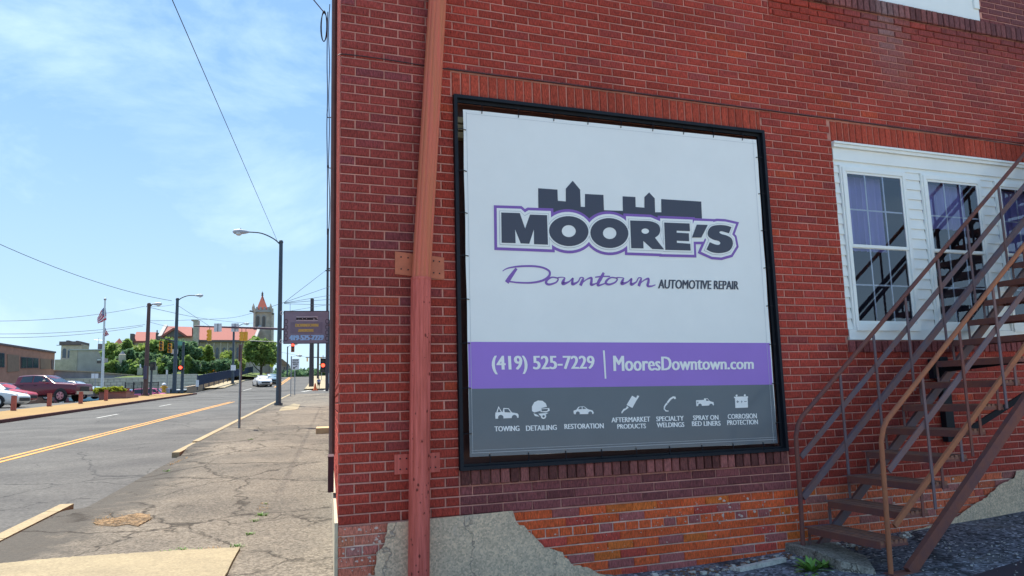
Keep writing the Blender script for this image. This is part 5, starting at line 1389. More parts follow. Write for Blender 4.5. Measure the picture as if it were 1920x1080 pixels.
mCone = mat("cone_orange", (0.75, 0.14, 0.03), rough=0.5); m_ = MB(); m_.lathe(P, [(0.20, 0.04), (0.13, 0.3), (0.07, 0.62), (0.04, 0.70), (0, 0.705)], 12); m_.build("cone_body", mCone, e, smooth=True)
m_ = MB(); m_.box((P.x-0.25, P.y-0.25, P.z-0.02), (P.x+0.25, P.y+0.25, P.z+0.04)); m_.build("cone_base", mCone, e)

# person walking
def person(px, py, ptop, label):
    P = on_ground(px, py); u = u_of(P); Hh = at_u(px, ptop, u).z-P.z; s_ = Hh/1.75
    e = empty("person", P, label, "person"); e_ = lambda x, y, z: P+N3*(-x*s_)+S3*(y*s_)+Vector((0, 0, z*s_))
    J = {'pel': (0, 0, .95, .13), 'belly': (0, 0, 1.1, .14), 'ch': (0, .02, 1.32, .15), 'nk': (0, .03, 1.47, .06), 'hd0': (0, .03, 1.56, .085), 'hd': (0, .03, 1.66, .10), 'hd2': (0, .03, 1.74, .06),
         'hl': (-.09, 0, .90, .10), 'kl': (-.11, .06, .50, .065), 'al': (-.11, .0, .09, .045), 'tl': (-.12, .15, .04, .04), 'hr': (.09, 0, .90, .10), 'kr': (.11, -.02, .50, .065), 'ar': (.11, -.12, .10, .045), 'tr': (.12, .02, .04, .04),
         'sl': (-.18, .02, 1.40, .065), 'el': (-.25, 0, 1.13, .045), 'wl': (-.23, .12, .90, .032), 'fl': (-.22, .16, .82, .035), 'sr': (.18, .02, 1.40, .065), 'er': (.25, -.03, 1.13, .045), 'wr': (.23, .03, .90, .032), 'fr': (.22, .05, .81, .035)}
    names = list(J); E = [('pel', 'belly'), ('belly', 'ch'), ('ch', 'nk'), ('nk', 'hd0'), ('hd0', 'hd'), ('hd', 'hd2'), ('pel', 'hl'), ('hl', 'kl'), ('kl', 'al'), ('al', 'tl'), ('pel', 'hr'), ('hr', 'kr'), ('kr', 'ar'), ('ar', 'tr'), ('ch', 'sl'), ('sl', 'el'), ('el', 'wl'), ('wl', 'fl'), ('ch', 'sr'), ('sr', 'er'), ('er', 'wr'), ('wr', 'fr')]
    def skin(nm, ns, es, m, g=0.0, sub=1):
        me = bpy.data.meshes.new(nm); me.from_pydata([tuple(e_(*J[n][:3])) for n in ns], [(ns.index(a), ns.index(b)) for a, b in es], []); o = bpy.data.objects.new(nm, me); COL.objects.link(o)
        o.modifiers.new("k", 'SKIN'); 
        for i, n in enumerate(ns): me.skin_vertices[0].data[i].radius = ((J[n][3]+g)*s_,)*2
        me.skin_vertices[0].data[0].use_root = True
        sb2 = o.modifiers.new("s", 'SUBSURF'); sb2.levels = 1; sb2.render_levels = 1; me.materials.append(m); o.parent = e; o.matrix_parent_inverse = Matrix.Translation(-e.location); return o
    skin("body", names, E, mat("skin_tone", (0.36, 0.20, 0.14), rough=0.6))
    skin("shirt", ['pel', 'belly', 'ch', 'sl', 'sr', 'el', 'er'], [('pel', 'belly'), ('belly', 'ch'), ('ch', 'sl'), ('ch', 'sr'), ('sl', 'el'), ('sr', 'er')], mat("shirt_blue", (0.13, 0.16, 0.30), rough=0.9), 0.022)
    skin("shorts", ['pel', 'hl', 'hr', 'kl', 'kr'], [('pel', 'hl'), ('pel', 'hr'), ('hl', 'kl'), ('hr', 'kr')], mat("shorts_dark", (0.04, 0.035, 0.05), rough=0.9), 0.022)
    m_ = MB(); m_.blob(e_(0, .02, 1.69), (0.095*s_, 0.10*s_, 0.085*s_), 8, 6); m_.build("hair", mat("hair_dark", (0.05, 0.035, 0.03)), e, smooth=True)
person(597.5, 729.5, 708, "person in blue shirt and dark shorts walking on the far sidewalk")

# ================================================================ vehicles
mTyre = mat("tyre", (0.015, 0.015, 0.016), rough=0.85); mRim = mat("rim_alloy", (0.5, 0.5, 0.52), rough=0.3, metal=0.8); mCarG = mat("car_glass", (0.02, 0.035, 0.055), rough=0.08, spec=0.8)
mChrome = mat("chrome", (0.40, 0.37, 0.32), rough=0.35, metal=1.0); mTrimK = mat("black_trim", (0.02, 0.02, 0.02), rough=0.6); mHL = mat("headlight_glass", (0.65, 0.68, 0.7), rough=0.1); mTL = mat("tail_glass", (0.35, 0.02, 0.02), rough=0.2)
def vehicle(name, label, cat, origin, head, L_, st, wheels, wr, glass_side, col, group=None, wind=None, chrome=False, grille=None, hl=None, coat=0.35, rear=None, mirror=None, handle=None):
    # st: stations (x, zlo, zbelt, ztop, half_body, half_roof)
    head = Vector(head).normalized(); side = Vector((-head.y, head.x, 0)); O = Vector(origin)
    T = lambda x, y, z: O+head*x+side*y+Vector((0, 0, z))
    e = empty(name, O, label, cat, group); m = mat("paint_"+"_".join(str(int(c*1000)) for c in col), col, rough=0.28, coat=coat, var=0.03)
    rings = []
    for (x, zl, zb_, zt, hb_, hr_) in st:
        half = [(0, zl), (hb_*.86, zl), (hb_*.985, zl+.10), (hb_, zl+(zb_-zl)*.45), (hb_*.985, zb_-.07), (hb_*.94, zb_), (hr_, max(zb_+.005, zt-.05)), (hr_*.86, max(zb_+.01, zt)), (0, max(zb_+.012, zt+.015))]
        rings.append([(x, y, z) for y, z in half]+[(x, -y, z) for y, z in half[-2:0:-1]])
    mbv = MB(); n = len(rings[0]); vs = [T(*p) for r_ in rings for p in r_]
    mbv.add(vs, [(i*n+k, i*n+(k+1) % n, (i+1)*n+(k+1) % n, (i+1)*n+k) for i in range(len(rings)-1) for k in range(n)]+[tuple(range(n-1, -1, -1)), tuple((len(rings)-1)*n+k for k in range(n))])
    recalc(mbv.build("body", m, e, smooth=True))
    def at(x, key):
        xs_ = [s_[0] for s_ in st]; return float(np.interp(x, xs_, [s_[key] for s_ in st]))
    def ywall(x, z):
        zb_, zt = at(x, 2), at(x, 3); hb_, hr_ = at(x, 4)*.94, at(x, 5); t = min(1, max(0, (z-zb_)/max(.01, zt-.05-zb_))); return hb_*(1-t)+hr_*t
    for poly in glass_side:
        for sg in (1, -1):
            g_ = MB(); g_.add([T(x, sg*(ywall(x, z)+.012), z) for x, z in poly], [tuple(range(len(poly)))]); recalc(g_.build("side_window", mCarG, e))
    for w_ in (wind or []):
        (xa, za, ya), (xb, zb2, yb) = w_; g_ = MB(); off = .018*(1 if xa > xb else -1)
        g_.add([T(xa+off, -ya, za+.012), T(xa+off, ya, za+.012), T(xb+off, yb, zb2+.012), T(xb+off, -yb, zb2+.012)], [(0, 1, 2, 3)]); g_.build("windshield", mCarG, e)
    for wx in wheels:
        for sg in (1, -1):
            hb_ = at(wx, 4); c = T(wx, sg*(hb_-.11), wr)
            a = MB(); n_ = 16; a.add([T(wx+wr*1.22*math.cos(t), sg*(hb_+.004), max(at(wx, 1)-.02, wr+wr*1.22*math.sin(t))) for t in [math.pi*i/n_ for i in range(n_+1)]], [tuple(range(n_+1))]); recalc(a.build("wheel_arch", mTrimK, e))
            w2 = MB(); w2.tube([c-side*sg*.11, c-side*sg*.07, c+side*sg*.10, c+side*sg*.13], [wr*.9, wr, wr, wr*.88], 20); wh = w2.build("wheel", mTyre, e, smooth=True)
            r2 = MB(); r2.tube([c+side*sg*.128, c+side*sg*.140], wr*.64, 16)
            for q in range(5):
                t = 2*math.pi*q/5; 
            ro = r2.build("rim", mRim, wh); ro.matrix_parent_inverse = Matrix.Identity(4); ro.location = (0, 0, 0)
            r3 = MB()
            for q in range(5):
                t = 2*math.pi*(q+.5)/5; cc = c+side*sg*.1415; d = head*math.cos(t)+Vector((0, 0, math.sin(t))); p_ = head*-math.sin(t)+Vector((0, 0, math.cos(t)))
                r3.add([cc+d*wr*.2, cc+d*wr*.56-p_*wr*.14, cc+d*wr*.56+p_*wr*.14], [(0, 1, 2)])
            ro = r3.build("rim_slots", mTyre, wh); ro.matrix_parent_inverse = Matrix.Identity(4); ro.location = (0, 0, 0)
    for sg in (1, -1):
        if hl:
            (x0, x1, z0, z1, y0, y1) = hl; h_ = MB(); h_.add([T(x0, sg*y1, z0), T(x1, sg*y0, z0), T(x1, sg*y0, z1), T(x0, sg*y1, z1)], [(0, 1, 2, 3)]); h_.build("headlight", mHL, e)
        if rear:
            (x0, x1, z0, z1, y0, y1) = rear; h_ = MB(); h_.add([T(x0, sg*y1, z0), T(x1, sg*y0, z0), T(x1, sg*y0, z1), T(x0, sg*y1, z1)], [(0, 1, 2, 3)]); h_.build("tail_light", mTL, e)
        if mirror:
            h_ = MB(); h_.blob(T(mirror[0], sg*(at(mirror[0], 4)+.10), mirror[1]), (.12, .12, .09), 8, 5); h_.build("mirror", m if not chrome else mChrome, e)
        if handle:
            for hx in handle: h_ = MB(); h_.bar(T(hx, sg*(at(hx, 4)+.012), at(hx, 2)-.14), T(hx+.2, sg*(at(hx, 4)+.012), at(hx, 2)-.14), .02, .03); h_.build("door_handle", mTrimK, e)
    if grille:
        (x, z0, z1, y) = grille; h_ = MB(); h_.add([T(x, -y, z0), T(x, y, z0), T(x, y, z1), T(x, -y, z1)], [(0, 1, 2, 3)]); h_.build("grille", mTrimK, e)
    return e, T
sedan = [(0, .45, .70, .72, .62, .5), (.10, .30, .86, .88, .80, .7), (.5, .22, .95, .99, .88, .74), (.95, .20, .96, 1.08, .90, .68), (1.5, .18, .95, 1.38, .91, .60), (2.1, .18, .95, 1.45, .91, .60), (2.7, .18, .94, 1.42, .91, .60), (3.05, .18, .93, 1.26, .91, .64), (3.45, .18, .92, .99, .90, .72), (3.9, .19, .86, .89, .88, .74), (4.4, .21, .77, .79, .82, .68), (4.62, .28, .66, .68, .68, .5), (4.68, .36, .60, .61, .55, .4)]
sed_gl = [[(1.05, .99), (1.92, .99), (1.92, 1.37), (1.52, 1.34)], [(1.98, .99), (3.15, .98), (2.78, 1.31), (2.4, 1.38), (1.98, 1.38)]]
sed_wind = [((3.42, 1.0, .66), (2.78, 1.39, .56)), ((.92, 1.06, .6), (1.48, 1.37, .54))]
def sedan_at(name, label, px, py, head, col, u=None, s_=1.0, xo=0, group=None, lead=4.6):
    P = on_ground(px, py, -0.03) if u is None else at_u(px, py, u)
    head = Vector(head).normalized(); O = P-head*lead
    return vehicle(name, label, "car", O, head, 4.68, sedan, (0.86, 3.72), .33, sed_gl, col, wind=sed_wind, hl=(4.30, 4.61, .58, .74, .50, .80), grille=(4.70, .36, .56, .5), rear=(.06, -.005, .68, .84, .45, .76), mirror=(3.0, 1.02), handle=(1.6, 2.6), group=group)
right = -N3
hd = right*0.96-S3*0.28
Pw = on_ground(50, 765); z0 = Pw.z
sedan_at("parked_car", "white sedan nose at the left picture edge by the first bollard", 34, 764, right*0.97-S3*0.2, (0.70, 0.70, 0.66), s_=1, lead=4.35)
sedan_at("parked_car", "bright red car parked between the white sedan and the pickup", 54, 757.5, right*0.97-S3*0.22, (0.45, 0.015, 0.02), lead=4.45)
# crew-cab pickup
tk = [(0, .62, 1.28, 1.29, .90, .86), (.06, .50, 1.34, 1.36, .98, .92), (2.30, .48, 1.35, 1.37, 1.0, .92), (2.36, .45, 1.36, 1.86, 1.0, .74), (2.55, .44, 1.36, 1.92, 1.0, .76), (3.4, .44, 1.36, 1.95, 1.0, .76), (4.05, .44, 1.36, 1.92, 1.0, .74), (4.35, .44, 1.35, 1.76, 1.0, .76), (4.85, .44, 1.33, 1.40, 1.0, .86), (5.1, .46, 1.29, 1.34, 1.0, .92), (6.05, .48, 1.22, 1.27, .99, .92), (6.34, .50, 1.17, 1.22, .97, .90), (6.39, .50, 1.12, 1.14, .96, .90), (6.40, .55, 1.05, 1.07, .95, .88)]
tk = [(a*1.12,)+b for a, *b_ in tk for b in (tuple(b_),)]; Pt = on_ground(152, 752.5, -0.03); hdt = (right*0.95-S3*0.31).normalized()
te, TT = vehicle("pickup_truck", "dark red crew-cab pickup parked behind the red bollards", "pickup truck", Pt-hdt*7.15+S3*0.6, hdt, 6.4, tk, (1.40, 6.05), .43, [[(2.93, 1.42), (3.83, 1.42), (3.83, 1.86), (3.05, 1.84)], [(3.92, 1.42), (5.17, 1.41), (4.82, 1.72), (4.50, 1.85), (3.92, 1.87)]], (0.13, 0.006, 0.018), coat=0.35, wind=[((5.46, 1.41, .78), (4.61, 1.88, .68))], hl=(6.95, 7.16, .90, 1.08, .55, .88), grille=(7.19, .72, 1.05, .5), chrome=True, mirror=(4.87, 1.48), handle=(3.02, 4.03))
m_ = MB(); m_.obox(TT(7.12, -.92, .50), hdt*0.10, Vector((-hdt.y, hdt.x, 0))*1.84, Vector((0, 0, .22))); m_.build("bumper", mChrome, te)
m_ = MB(); s3_ = Vector((-hdt.y, hdt.x, 0)); m_.obox(TT(.15, -.90, 1.375), hdt*2.4, s3_*0.06, Vector((0, 0, .02))); m_.obox(TT(.15, .84, 1.375), hdt*2.4, s3_*0.06, Vector((0, 0, .02))); m_.build("bed_rail", mLampH, te)
m_ = MB(); m_.bar(TT(2.8, -1.02, .42), TT(5.3, -1.02, .42), .10, .05); m_.bar(TT(2.8, 1.02, .42), TT(5.3, 1.02, .42), .10, .05); m_.build("side_step", mTrimK, te)
sedan_at("parked_car", "pale blue car whose nose shows past the red pickup", 183, 748, right*0.95-S3*0.25, (0.33, 0.40, 0.50), lead=4.4)
# cars beyond
suv = [(0, .5, .95, 1.0, .75, .6), (.08, .35, 1.05, 1.50, .86, .66), (.4, .28, 1.06, 1.66, .92, .66), (2.2, .25, 1.06, 1.72, .94, .68), (2.95, .25, 1.05, 1.62, .94, .68), (3.55, .25, 1.04, 1.12, .93, .78), (4.3, .28, .98, 1.02, .9, .76), (4.55, .36, .8, .82, .78, .6), (4.6, .45, .7, .71, .65, .5)]
def suv_at(name, label, px, py, u, head, col):
    P = at_u(px, py, u); P.z = ZL-0.02; return vehicle(name, label, "car", P-Vector(head).normalized()*2.3, head, 4.6, suv, (.85, 3.65), .36, [[(.35, 1.1), (2.0, 1.1), (2.0, 1.58), (.5, 1.56)], [(2.1, 1.1), (3.3, 1.1), (2.9, 1.55), (2.1, 1.6)]], col, wind=[((3.52, 1.13, .7), (2.97, 1.59, .6))], hl=(4.3, 4.56, .68, .84, .5, .85), mirror=(3.1, 1.12))
suv_at("parked_car", "light teal car parked behind the pickup's hood", 182, 736, 84, right, (0.22, 0.42, 0.50)); suv_at("parked_car", "blue and white van-like car below the retaining wall", 243, 733, 98, right*0.9-S3*.3, (0.20, 0.36, 0.60))
suv_at("parked_car", "dark maroon car roof showing behind the yellow-green bushes", 216, 733, 98, right, (0.10, 0.02, 0.03)); suv_at("parked_car", "pink-red car behind the black fence", 287, 741, 95, right*0.9-S3*.3, (0.55, 0.10, 0.22))
suv_at("parked_car", "dark purple car right of the black fence", 308, 740, 97, -S3, (0.05, 0.03, 0.07)); suv_at("parked_car", "white car parked beneath the stone wall near the railing", 353, 735, 104, right, (0.6, 0.6, 0.58))
suv_at("parked_car", "maroon hood behind the truck by the retaining wall", 150, 730, 92, right, (0.12, 0.02, 0.05))
sedan_at("moving_car", "white sedan driving towards the crossing", 498, 724.3, -S3*0.95+right*0.25, (0.72, 0.72, 0.72)); sedan_at("moving_car", "blue-grey car following behind the white sedan", 512, 719.8, -S3*0.97+right*0.15, (0.16, 0.24, 0.30))
sedan_at("moving_car", "white car cresting the hill below the hanging sign", 549, 704.5, -S3+right*0.6, (0.62, 0.66, 0.68)); sedan_at("moving_car", "dark teal car at the crest left of the far lamp", 527, 706, -S3+right*0.1, (0.04, 0.12, 0.14))
# ================================================================ planter, flags, fences
mBrkFar = mat("planter_brick", (0.26, 0.12, 0.10), rough=0.9, var=0.3, scale=3, stretch=(0.4, 0.4, 4))
def fbox(mb, x0, y0, x1, y1, u, depth, zlow=None):
    A = at_u(x0, y1, u); Bq = at_u(x1, y1, u); zt = at_u((x0+x1)/2, y0, u).z; zb_ = A.z if zlow is None else zlow
    mb.obox((A.x, A.y, zb_), Vector((Bq.x-A.x, Bq.y-A.y, 0)), S3*depth, Vector((0, 0, zt-zb_)))
    return Vector((A.x, A.y, zb_)), Vector((Bq.x-A.x, Bq.y-A.y, 0)), zt
P0 = on_ground(186, 749); uP = u_of(P0)
pl_e = empty("planter", P0, "low brick planter between the red bollards with yellow-green bushes", "planter")
m_ = MB(); fbox(m_, 185, 735.5, 236, 748, uP+1, 2.5, P0.z-0.2); m_.build("planter_wall", mBrkFar, pl_e)
m_ = MB(); fbox(m_, 184, 734.5, 237, 735.8, uP+0.9, 2.7); m_.build("coping", mat("coping_red", (0.22, 0.09, 0.08)), pl_e)
m_ = MB(); A = at_u(236, 746, uP+1); B = at_u(258, 745, uP+4); m_.obox(A-Vector((0, 0, 0.3)), Vector((B.x-A.x, B.y-A.y, 0)), S3*0.3, Vector((0, 0, 0.55))); m_.build("planter_wing", mBrkFar, pl_e)

mTrunk = mat("bark", (0.08, 0.055, 0.04), rough=0.95, var=0.3, scale=8)
def leaf_mat(nm, c, v=0.45):
    m = mat(nm, c, rough=0.55, var=v, scale=0.8, spec=0.3); t = m.node_tree; b = t.nodes["Principled BSDF"]
    o = [n for n in t.nodes if n.type == 'OUTPUT_MATERIAL'][0]; tr = t.nodes.new("ShaderNodeBsdfTranslucent"); x = t.nodes.new("ShaderNodeMixShader"); x.inputs[0].default_value = 0.5
    src = b.inputs["Base Color"].links[0].from_socket; t.links.new(src, tr.inputs["Color"]); t.links.new(b.outputs[0], x.inputs[1]); t.links.new(tr.outputs[0], x.inputs[2]); t.links.new(x.outputs[0], o.inputs["Surface"]); return m
mLeafA = leaf_mat("leaf_green", (0.22, 0.32, 0.09)); mLeafB = leaf_mat("leaf_dark", (0.14, 0.24, 0.12)); mLeafY = leaf_mat("leaf_yellow_green", (0.30, 0.34, 0.04)); mLeafC = leaf_mat("leaf_mid", (0.29, 0.38, 0.09)); mFlw = leaf_mat("flower_orange", (0.55, 0.24, 0.02))
def crown(mb, c, r, n, leaf, seed, lumps=17):
    rr = random.Random(seed); L_ = [(Vector((0, 0, 0)), 0.60)]
    for i in range(lumps):
        a = rr.uniform(0, 6.28); z = rr.uniform(-0.55, 0.75); q = math.sqrt(max(0, 1-z*z))*rr.uniform(0.5, 0.86)
        L_.append((Vector((math.cos(a)*q, math.sin(a)*q, z*0.75)), rr.uniform(0.18, 0.36)))
    for i in range(n):
        o, s_ = rr.choice(L_) if rr.random() < 0.85 else L_[0]
        d = Vector((rr.gauss(0, 1), rr.gauss(0, 1), rr.gauss(0, 1))).normalized()*s_*(rr.random()**0.28)*rr.uniform(0.85, 1.12)
        p = o+d; P = Vector(c)+Vector((p.x*r[0], p.y*r[1], p.z*r[2]))
        a = Vector((rr.gauss(0, 1), rr.gauss(0, 1), rr.gauss(0, 0.6))).normalized(); b = a.cross(Vector((rr.gauss(0, 1), rr.gauss(0, 1), rr.gauss(0, 1)))).normalized(); k = leaf*rr.uniform(0.6, 1.3)
        mb.add([P-a*k, P+b*k*0.55, P+a*k, P-b*k*0.55], [(0, 1, 2, 3)])
def tree(px, ybase, ytop, halfw, u, m, label, n=3200, seed=1, group="trees in front of the church", trunk=0.25, leaf=0.34):
    B = at_u(px, ybase, u); T = at_u(px, ytop, u); h = T.z-B.z; r = (at_u(px+halfw, ytop, u)-T).length
    e = empty("tree", B, label, "tree", group); c = B+Vector((0, 0, h*(0.5+trunk/2)))
    m_ = MB(); crown(m_, c, (r*1.12, r*1.12, h*(0.5-trunk/2)*1.12), n, leaf, seed); tag(m_.build("crown", m, e), kind=None)
    t_ = MB(); t_.tube([B-Vector((0, 0, .3)), B+Vector((0.05, 0, h*trunk)), c], [0.28, 0.2, 0.10], 8)
    rr = random.Random(seed)
    for k in range(7):
        a = rr.uniform(0, 6.28); q = B+Vector((0, 0, h*(trunk*0.8+0.06*k))); t_.tube([q, q+Vector((math.cos(a)*r*0.35, math.sin(a)*r*0.35, h*0.12)), q+Vector((math.cos(a)*r*0.65, math.sin(a)*r*0.65, h*0.28))], [0.10, 0.07, 0.03], 5)
    t_.build("trunk", mTrunk, e); return e
def bush(px, ybase, ytop, halfw, u, m, label, n=700, seed=1, leaf=0.15, group=None):
    B = at_u(px, ybase, u); h = at_u(px, ytop, u).z-B.z; r = (at_u(px+halfw, ybase, u)-B).length
    m_ = MB(); crown(m_, B+Vector((0, 0, h*0.45)), (r*1.2, r*1.1, h*0.7), n, leaf, seed); m_.tube([B-Vector((0, 0, 0.4)), B+Vector((0, 0, h*0.3))], 0.08, 5); return tag(m_.build("bush", m), label, "bush", group)
bush(188.5, 738, 727, 12.5, uP+2.2, mLeafY, "yellow-green bush on the left of the brick planter", seed=2, group="bushes"); bush(219, 737, 725.5, 16, uP+2.4, mLeafY, "larger yellow-green bush on the right of the brick planter", seed=3, n=1000, group="bushes")
# flagpole and flags
uF = 70.0; FB = at_u(191, 740, uF); FT = at_u(197, 563, uF); FT = Vector((FB.x+0.0, FB.y, FT.z)); FTx = at_u(197, 563, uF)
e = empty("flagpole", FB, "tall pale flagpole rising from the brick planter", "flagpole"); m_ = MB(); m_.tube([FB, Vector((FTx.x, FTx.y, FT.z))], [0.13, 0.06], 10); m_.build("pole", mat("pole_pale", (0.55, 0.58, 0.58), rough=0.35, metal=0.3), e, smooth=True)
m_ = MB(); m_.blob((FTx.x, FTx.y, FT.z+0.08), 0.11, 8, 6); m_.build("finial", mGalv, e, smooth=True)
mFR = mat("flag_red", (0.50, 0.03, 0.06), rough=0.8); mFW = mat("flag_white", (0.72, 0.70, 0.72), rough=0.8); mFB = mat("flag_blue", (0.04, 0.05, 0.20), rough=0.8)
def flag(name, pts_top, pts_bot, u, label, stripes=7):
    # drooping cloth between an upper and a lower edge, striped lengthwise
    T_ = [at_u(x, y, u) for x, y in pts_top]; B_ = [at_u(x, y, u) for x, y in pts_bot]; e = empty(name, T_[0], label, "flag"); n = 12
    def edge(L_, t):
        f = t*(len(L_)-1); i = min(int(f), len(L_)-2); return L_[i]*(1-(f-i))+L_[i+1]*(f-i)
    def pt(s_, t): p = edge(T_, t)*(1-s_)+edge(B_, t)*s_; return p+S3*0.10*math.sin(t*9+s_*3)
    for nm, mm, sel in (("red_stripes", mFR, 0), ("white_stripes", mFW, 1)):
        m_ = MB()
        for k in range(stripes):
            if k % 2 != sel: continue
            for i in range(n):
                if nm and i < 5 and k < stripes//2+1: continue
                m_.add([pt(k/stripes, i/n), pt(k/stripes, (i+1)/n), pt((k+1)/stripes, (i+1)/n), pt((k+1)/stripes, i/n)], [(0, 1, 2, 3)])
        m_.build(nm, mm, e)
    m_ = MB()
    for i in range(5): m_.add([pt(0, i/n), pt(0, (i+1)/n), pt((stripes//2+1)/stripes, (i+1)/n), pt((stripes//2+1)/stripes, i/n)], [(0, 1, 2, 3)])
    m_.build("canton", mFB, e)
    m_ = MB()
    for i in range(5):
        for j in range(3):
            c = pt((j+0.6)/stripes*0.95+0.04, (i+0.5)/n)-S3*0.02; m_.add([c+N3*0.035, c+Vector((0, 0, 0.035)), c-N3*0.035, c-Vector((0, 0, 0.035))], [(0, 1, 2, 3)])
    m_.build("stars", mFW, e)
flag("flag", [(197.5, 571), (190, 583), (182, 596)], [(199.5, 600), (192, 603), (184, 607)], uF, "upper striped stars flag drooping from the flagpole")
flag("flag", [(196, 613), (200, 620), (204, 628)], [(193.5, 627), (196, 629.5), (199, 631)], uF, "lower small striped flag on the flagpole", 5)
# black fence, posts and bars
def fence(name, x0, y0, x1, y1, ht, u0, u1, nb, label, m, posts=4):
    A = at_u(x0, y0, u0); B = at_u(x1, y1, u1); e = empty(name, A, label, "fence")
    def sl(t): return A*(1-t)+B*t
    for z in (0.12, ht):
        m_ = MB(); m_.bar(A+Vector((0, 0, z)), B+Vector((0, 0, z)), 0.04, 0.05); m_.build("rail", m, e)
    for i in range(posts+1):
        m_ = MB(); m_.bar(sl(i/posts)-Vector((0, 0, 0.4)), sl(i/posts)+Vector((0, 0, ht+0.08)), 0.09, 0.09); m_.build("post", m, e)
    m_ = MB()
    for i in range(nb): p = sl((i+0.5)/nb); m_.bar(p+Vector((0, 0, 0.10)), p+Vector((0, 0, ht)), 0.022 if nb < 80 else 0.09, 0.022)
    tag(m_.build("bars", m, e), kind="stuff"); return e
fence("fence", 234, 738.5, 296, 737, 1.0, 78, 80, 46, "black metal fence behind the planter by the brown pole", mSignK)
mRailB = mat("railing_navy", (0.03, 0.045, 0.085), rough=0.6)
fence("bridge_railing", 370, 724.5, 441, 707.5, 1.15, 89, 117, 170, "dark railing climbing along the far left sidewalk", mRailB, 8)
fence("bridge_railing", 441, 707.5, 474, 699, 1.1, 117, 140, 90, "upper end of dark railing near the round tree", mRailB, 3)
m_ = MB(); o1 = fbox(m_, 367, 712.5, 371.5, 725, 88.7, 0.4); tag(m_.build("railing_pillar", mSignW), "white end pillar of the dark railing", "pillar")
lw = MB(); A = W(88, 14.75); 
for ua, ub in ((88, 100), (100, 115), (115, 130), (130, 150)):
    a, b = W(ua, 14.7), W(ub, 14.7); lw.add([a+Vector((0, 0, -1)), b+Vector((0, 0, -1)), b+Vector((0, 0, .45)), a+Vector((0, 0, .45)), a+N3*.4+Vector((0, 0, .45)), b+N3*.4+Vector((0, 0, .45))], [(0, 1, 2, 3), (3, 2, 5, 4)])
tag(lw.build("low_wall", mat("tan_wall", (0.30, 0.22, 0.15), var=0.15, scale=2)), "low tan wall under the dark railing", "wall")

# ================================================================ terrace, retaining wall
mStoneW = mat("retaining_stone", (0.60, 0.57, 0.46), rough=0.9, var=0.2, scale=1.2, stretch=(1, 1, 3)); mStoneJ = mat("stone_joint", (0.36, 0.34, 0.28), rough=0.95)
uR = 112.0
def block_wall(name, x0, x1, ytop, ybot, u, rows, cols, label, mm, mj):
    A = at_u(x0, ybot, u); B = at_u(x1, ybot, u); zt = at_u((x0+x1)/2, ytop, u).z; A.z -= 1.2; X = Vector((B.x-A.x, B.y-A.y, 0)); H_ = zt-A.z
    e = empty(name, A, label, "wall"); m_ = MB(); m_.obox(A, X, S3*1.0, Vector((0, 0, H_-0.02))); m_.build("core", mj, e)
    bme = {}
    for r_ in range(rows):
        off = 0.5 if r_ % 2 else 0
        for c in range(cols+1):
            a = max(0, (c-off)/cols); b = min(1, (c+1-off)/cols)
            if b-a < 0.2/cols: continue
            z0_ = H_*0.38+(H_*0.62)*r_/rows; z1_ = H_*0.38+(H_*0.62)*(r_+1)/rows
            m_ = MB(); m_.obox(A+X*(a+0.002)-S3*(0.05+0.03*random.random())+Vector((0, 0, z0_+0.02)), X*(b-a-0.004), S3*0.05, Vector((0, 0, z1_-z0_-0.04))); m_.build("stone", mm, e)
    m_ = MB(); m_.obox(A-S3*0.12+Vector((0, 0, H_-0.02)), X, S3*1.3, Vector((0, 0, 0.16))); m_.build("coping", mm, e); return zt
zA = block_wall("retaining_wall", -30, 275, 712, 738, uR, 4, 26, "long pale stone retaining wall behind the parked cars", mStoneW, mStoneJ)
zB_ = block_wall("retaining_wall", 277, 368, 704, 736, uR-1, 5, 9, "higher stone retaining wall between lamp posts and railing", mStoneW, mStoneJ)
# grassy terrace behind
def terr(name, pts, m):
    m_ = MB(); m_.add(pts, [tuple(range(len(pts)))]); return tag(recalc(m_.build(name, m)), kind="structure")
def tp(px, py, u, z=None):
    P = at_u(px, py, u)
    if z is not None: P.z = z
    return P
ter = MB(); g0 = [tp(-200, 713, uR+.9, zA), tp(275, 713, uR+.9, zA), tp(368, 704, uR+.9, zB_-.05), tp(520, 704, 135, zB_+.4)]
g1 = [tp(-300, 713, 135, zA+2.2), tp(275, 713, 135, zA+2.0), tp(368, 704, 135, zB_+1.4), tp(520, 700, 150, zB_+1.6)]
g2 = [tp(-700, 713, 400, zA+5), tp(275, 713, 400, zA+5), tp(368, 704, 400, zB_+4), tp(470, 704, 400, zB_+4)]
ter.add(g0+g1+g2, [(i, i+1, i+5, i+4) for i in range(3)]+[(i+4, i+5, i+9, i+8) for i in range(3)]); tag(recalc(ter.build("hillside", mGrass)), kind="structure")
mBar = mat("grey_barrier", (0.24, 0.24, 0.29), rough=0.9, var=0.2, scale=1)
bw = empty("barrier_wall", at_u(100, 711, 115), "grey barrier wall in front of the brown brick office", "wall")
m_ = MB(); a = [at_u(30, 692.5, 115), at_u(160, 696.5, 115), at_u(252, 703.5, 115)]; b = [at_u(30, 713, 115), at_u(160, 712, 115), at_u(205, 709, 115)]
m_.add(a+b+[p+S3*.4 for p in a], [(0, 3, 4, 1), (1, 4, 5, 2), (0, 1, 7, 6), (1, 2, 8, 7)]); recalc(m_.build("wall_face", mBar, bw))
m_ = MB(); m_.bar(a[0], a[1], 0.6, 0.12); m_.bar(a[1]+Vector((0, 0, .001)), a[2], 0.6, 0.12); m_.build("cap", mat("cap_tan", (0.30, 0.25, 0.20)), bw)

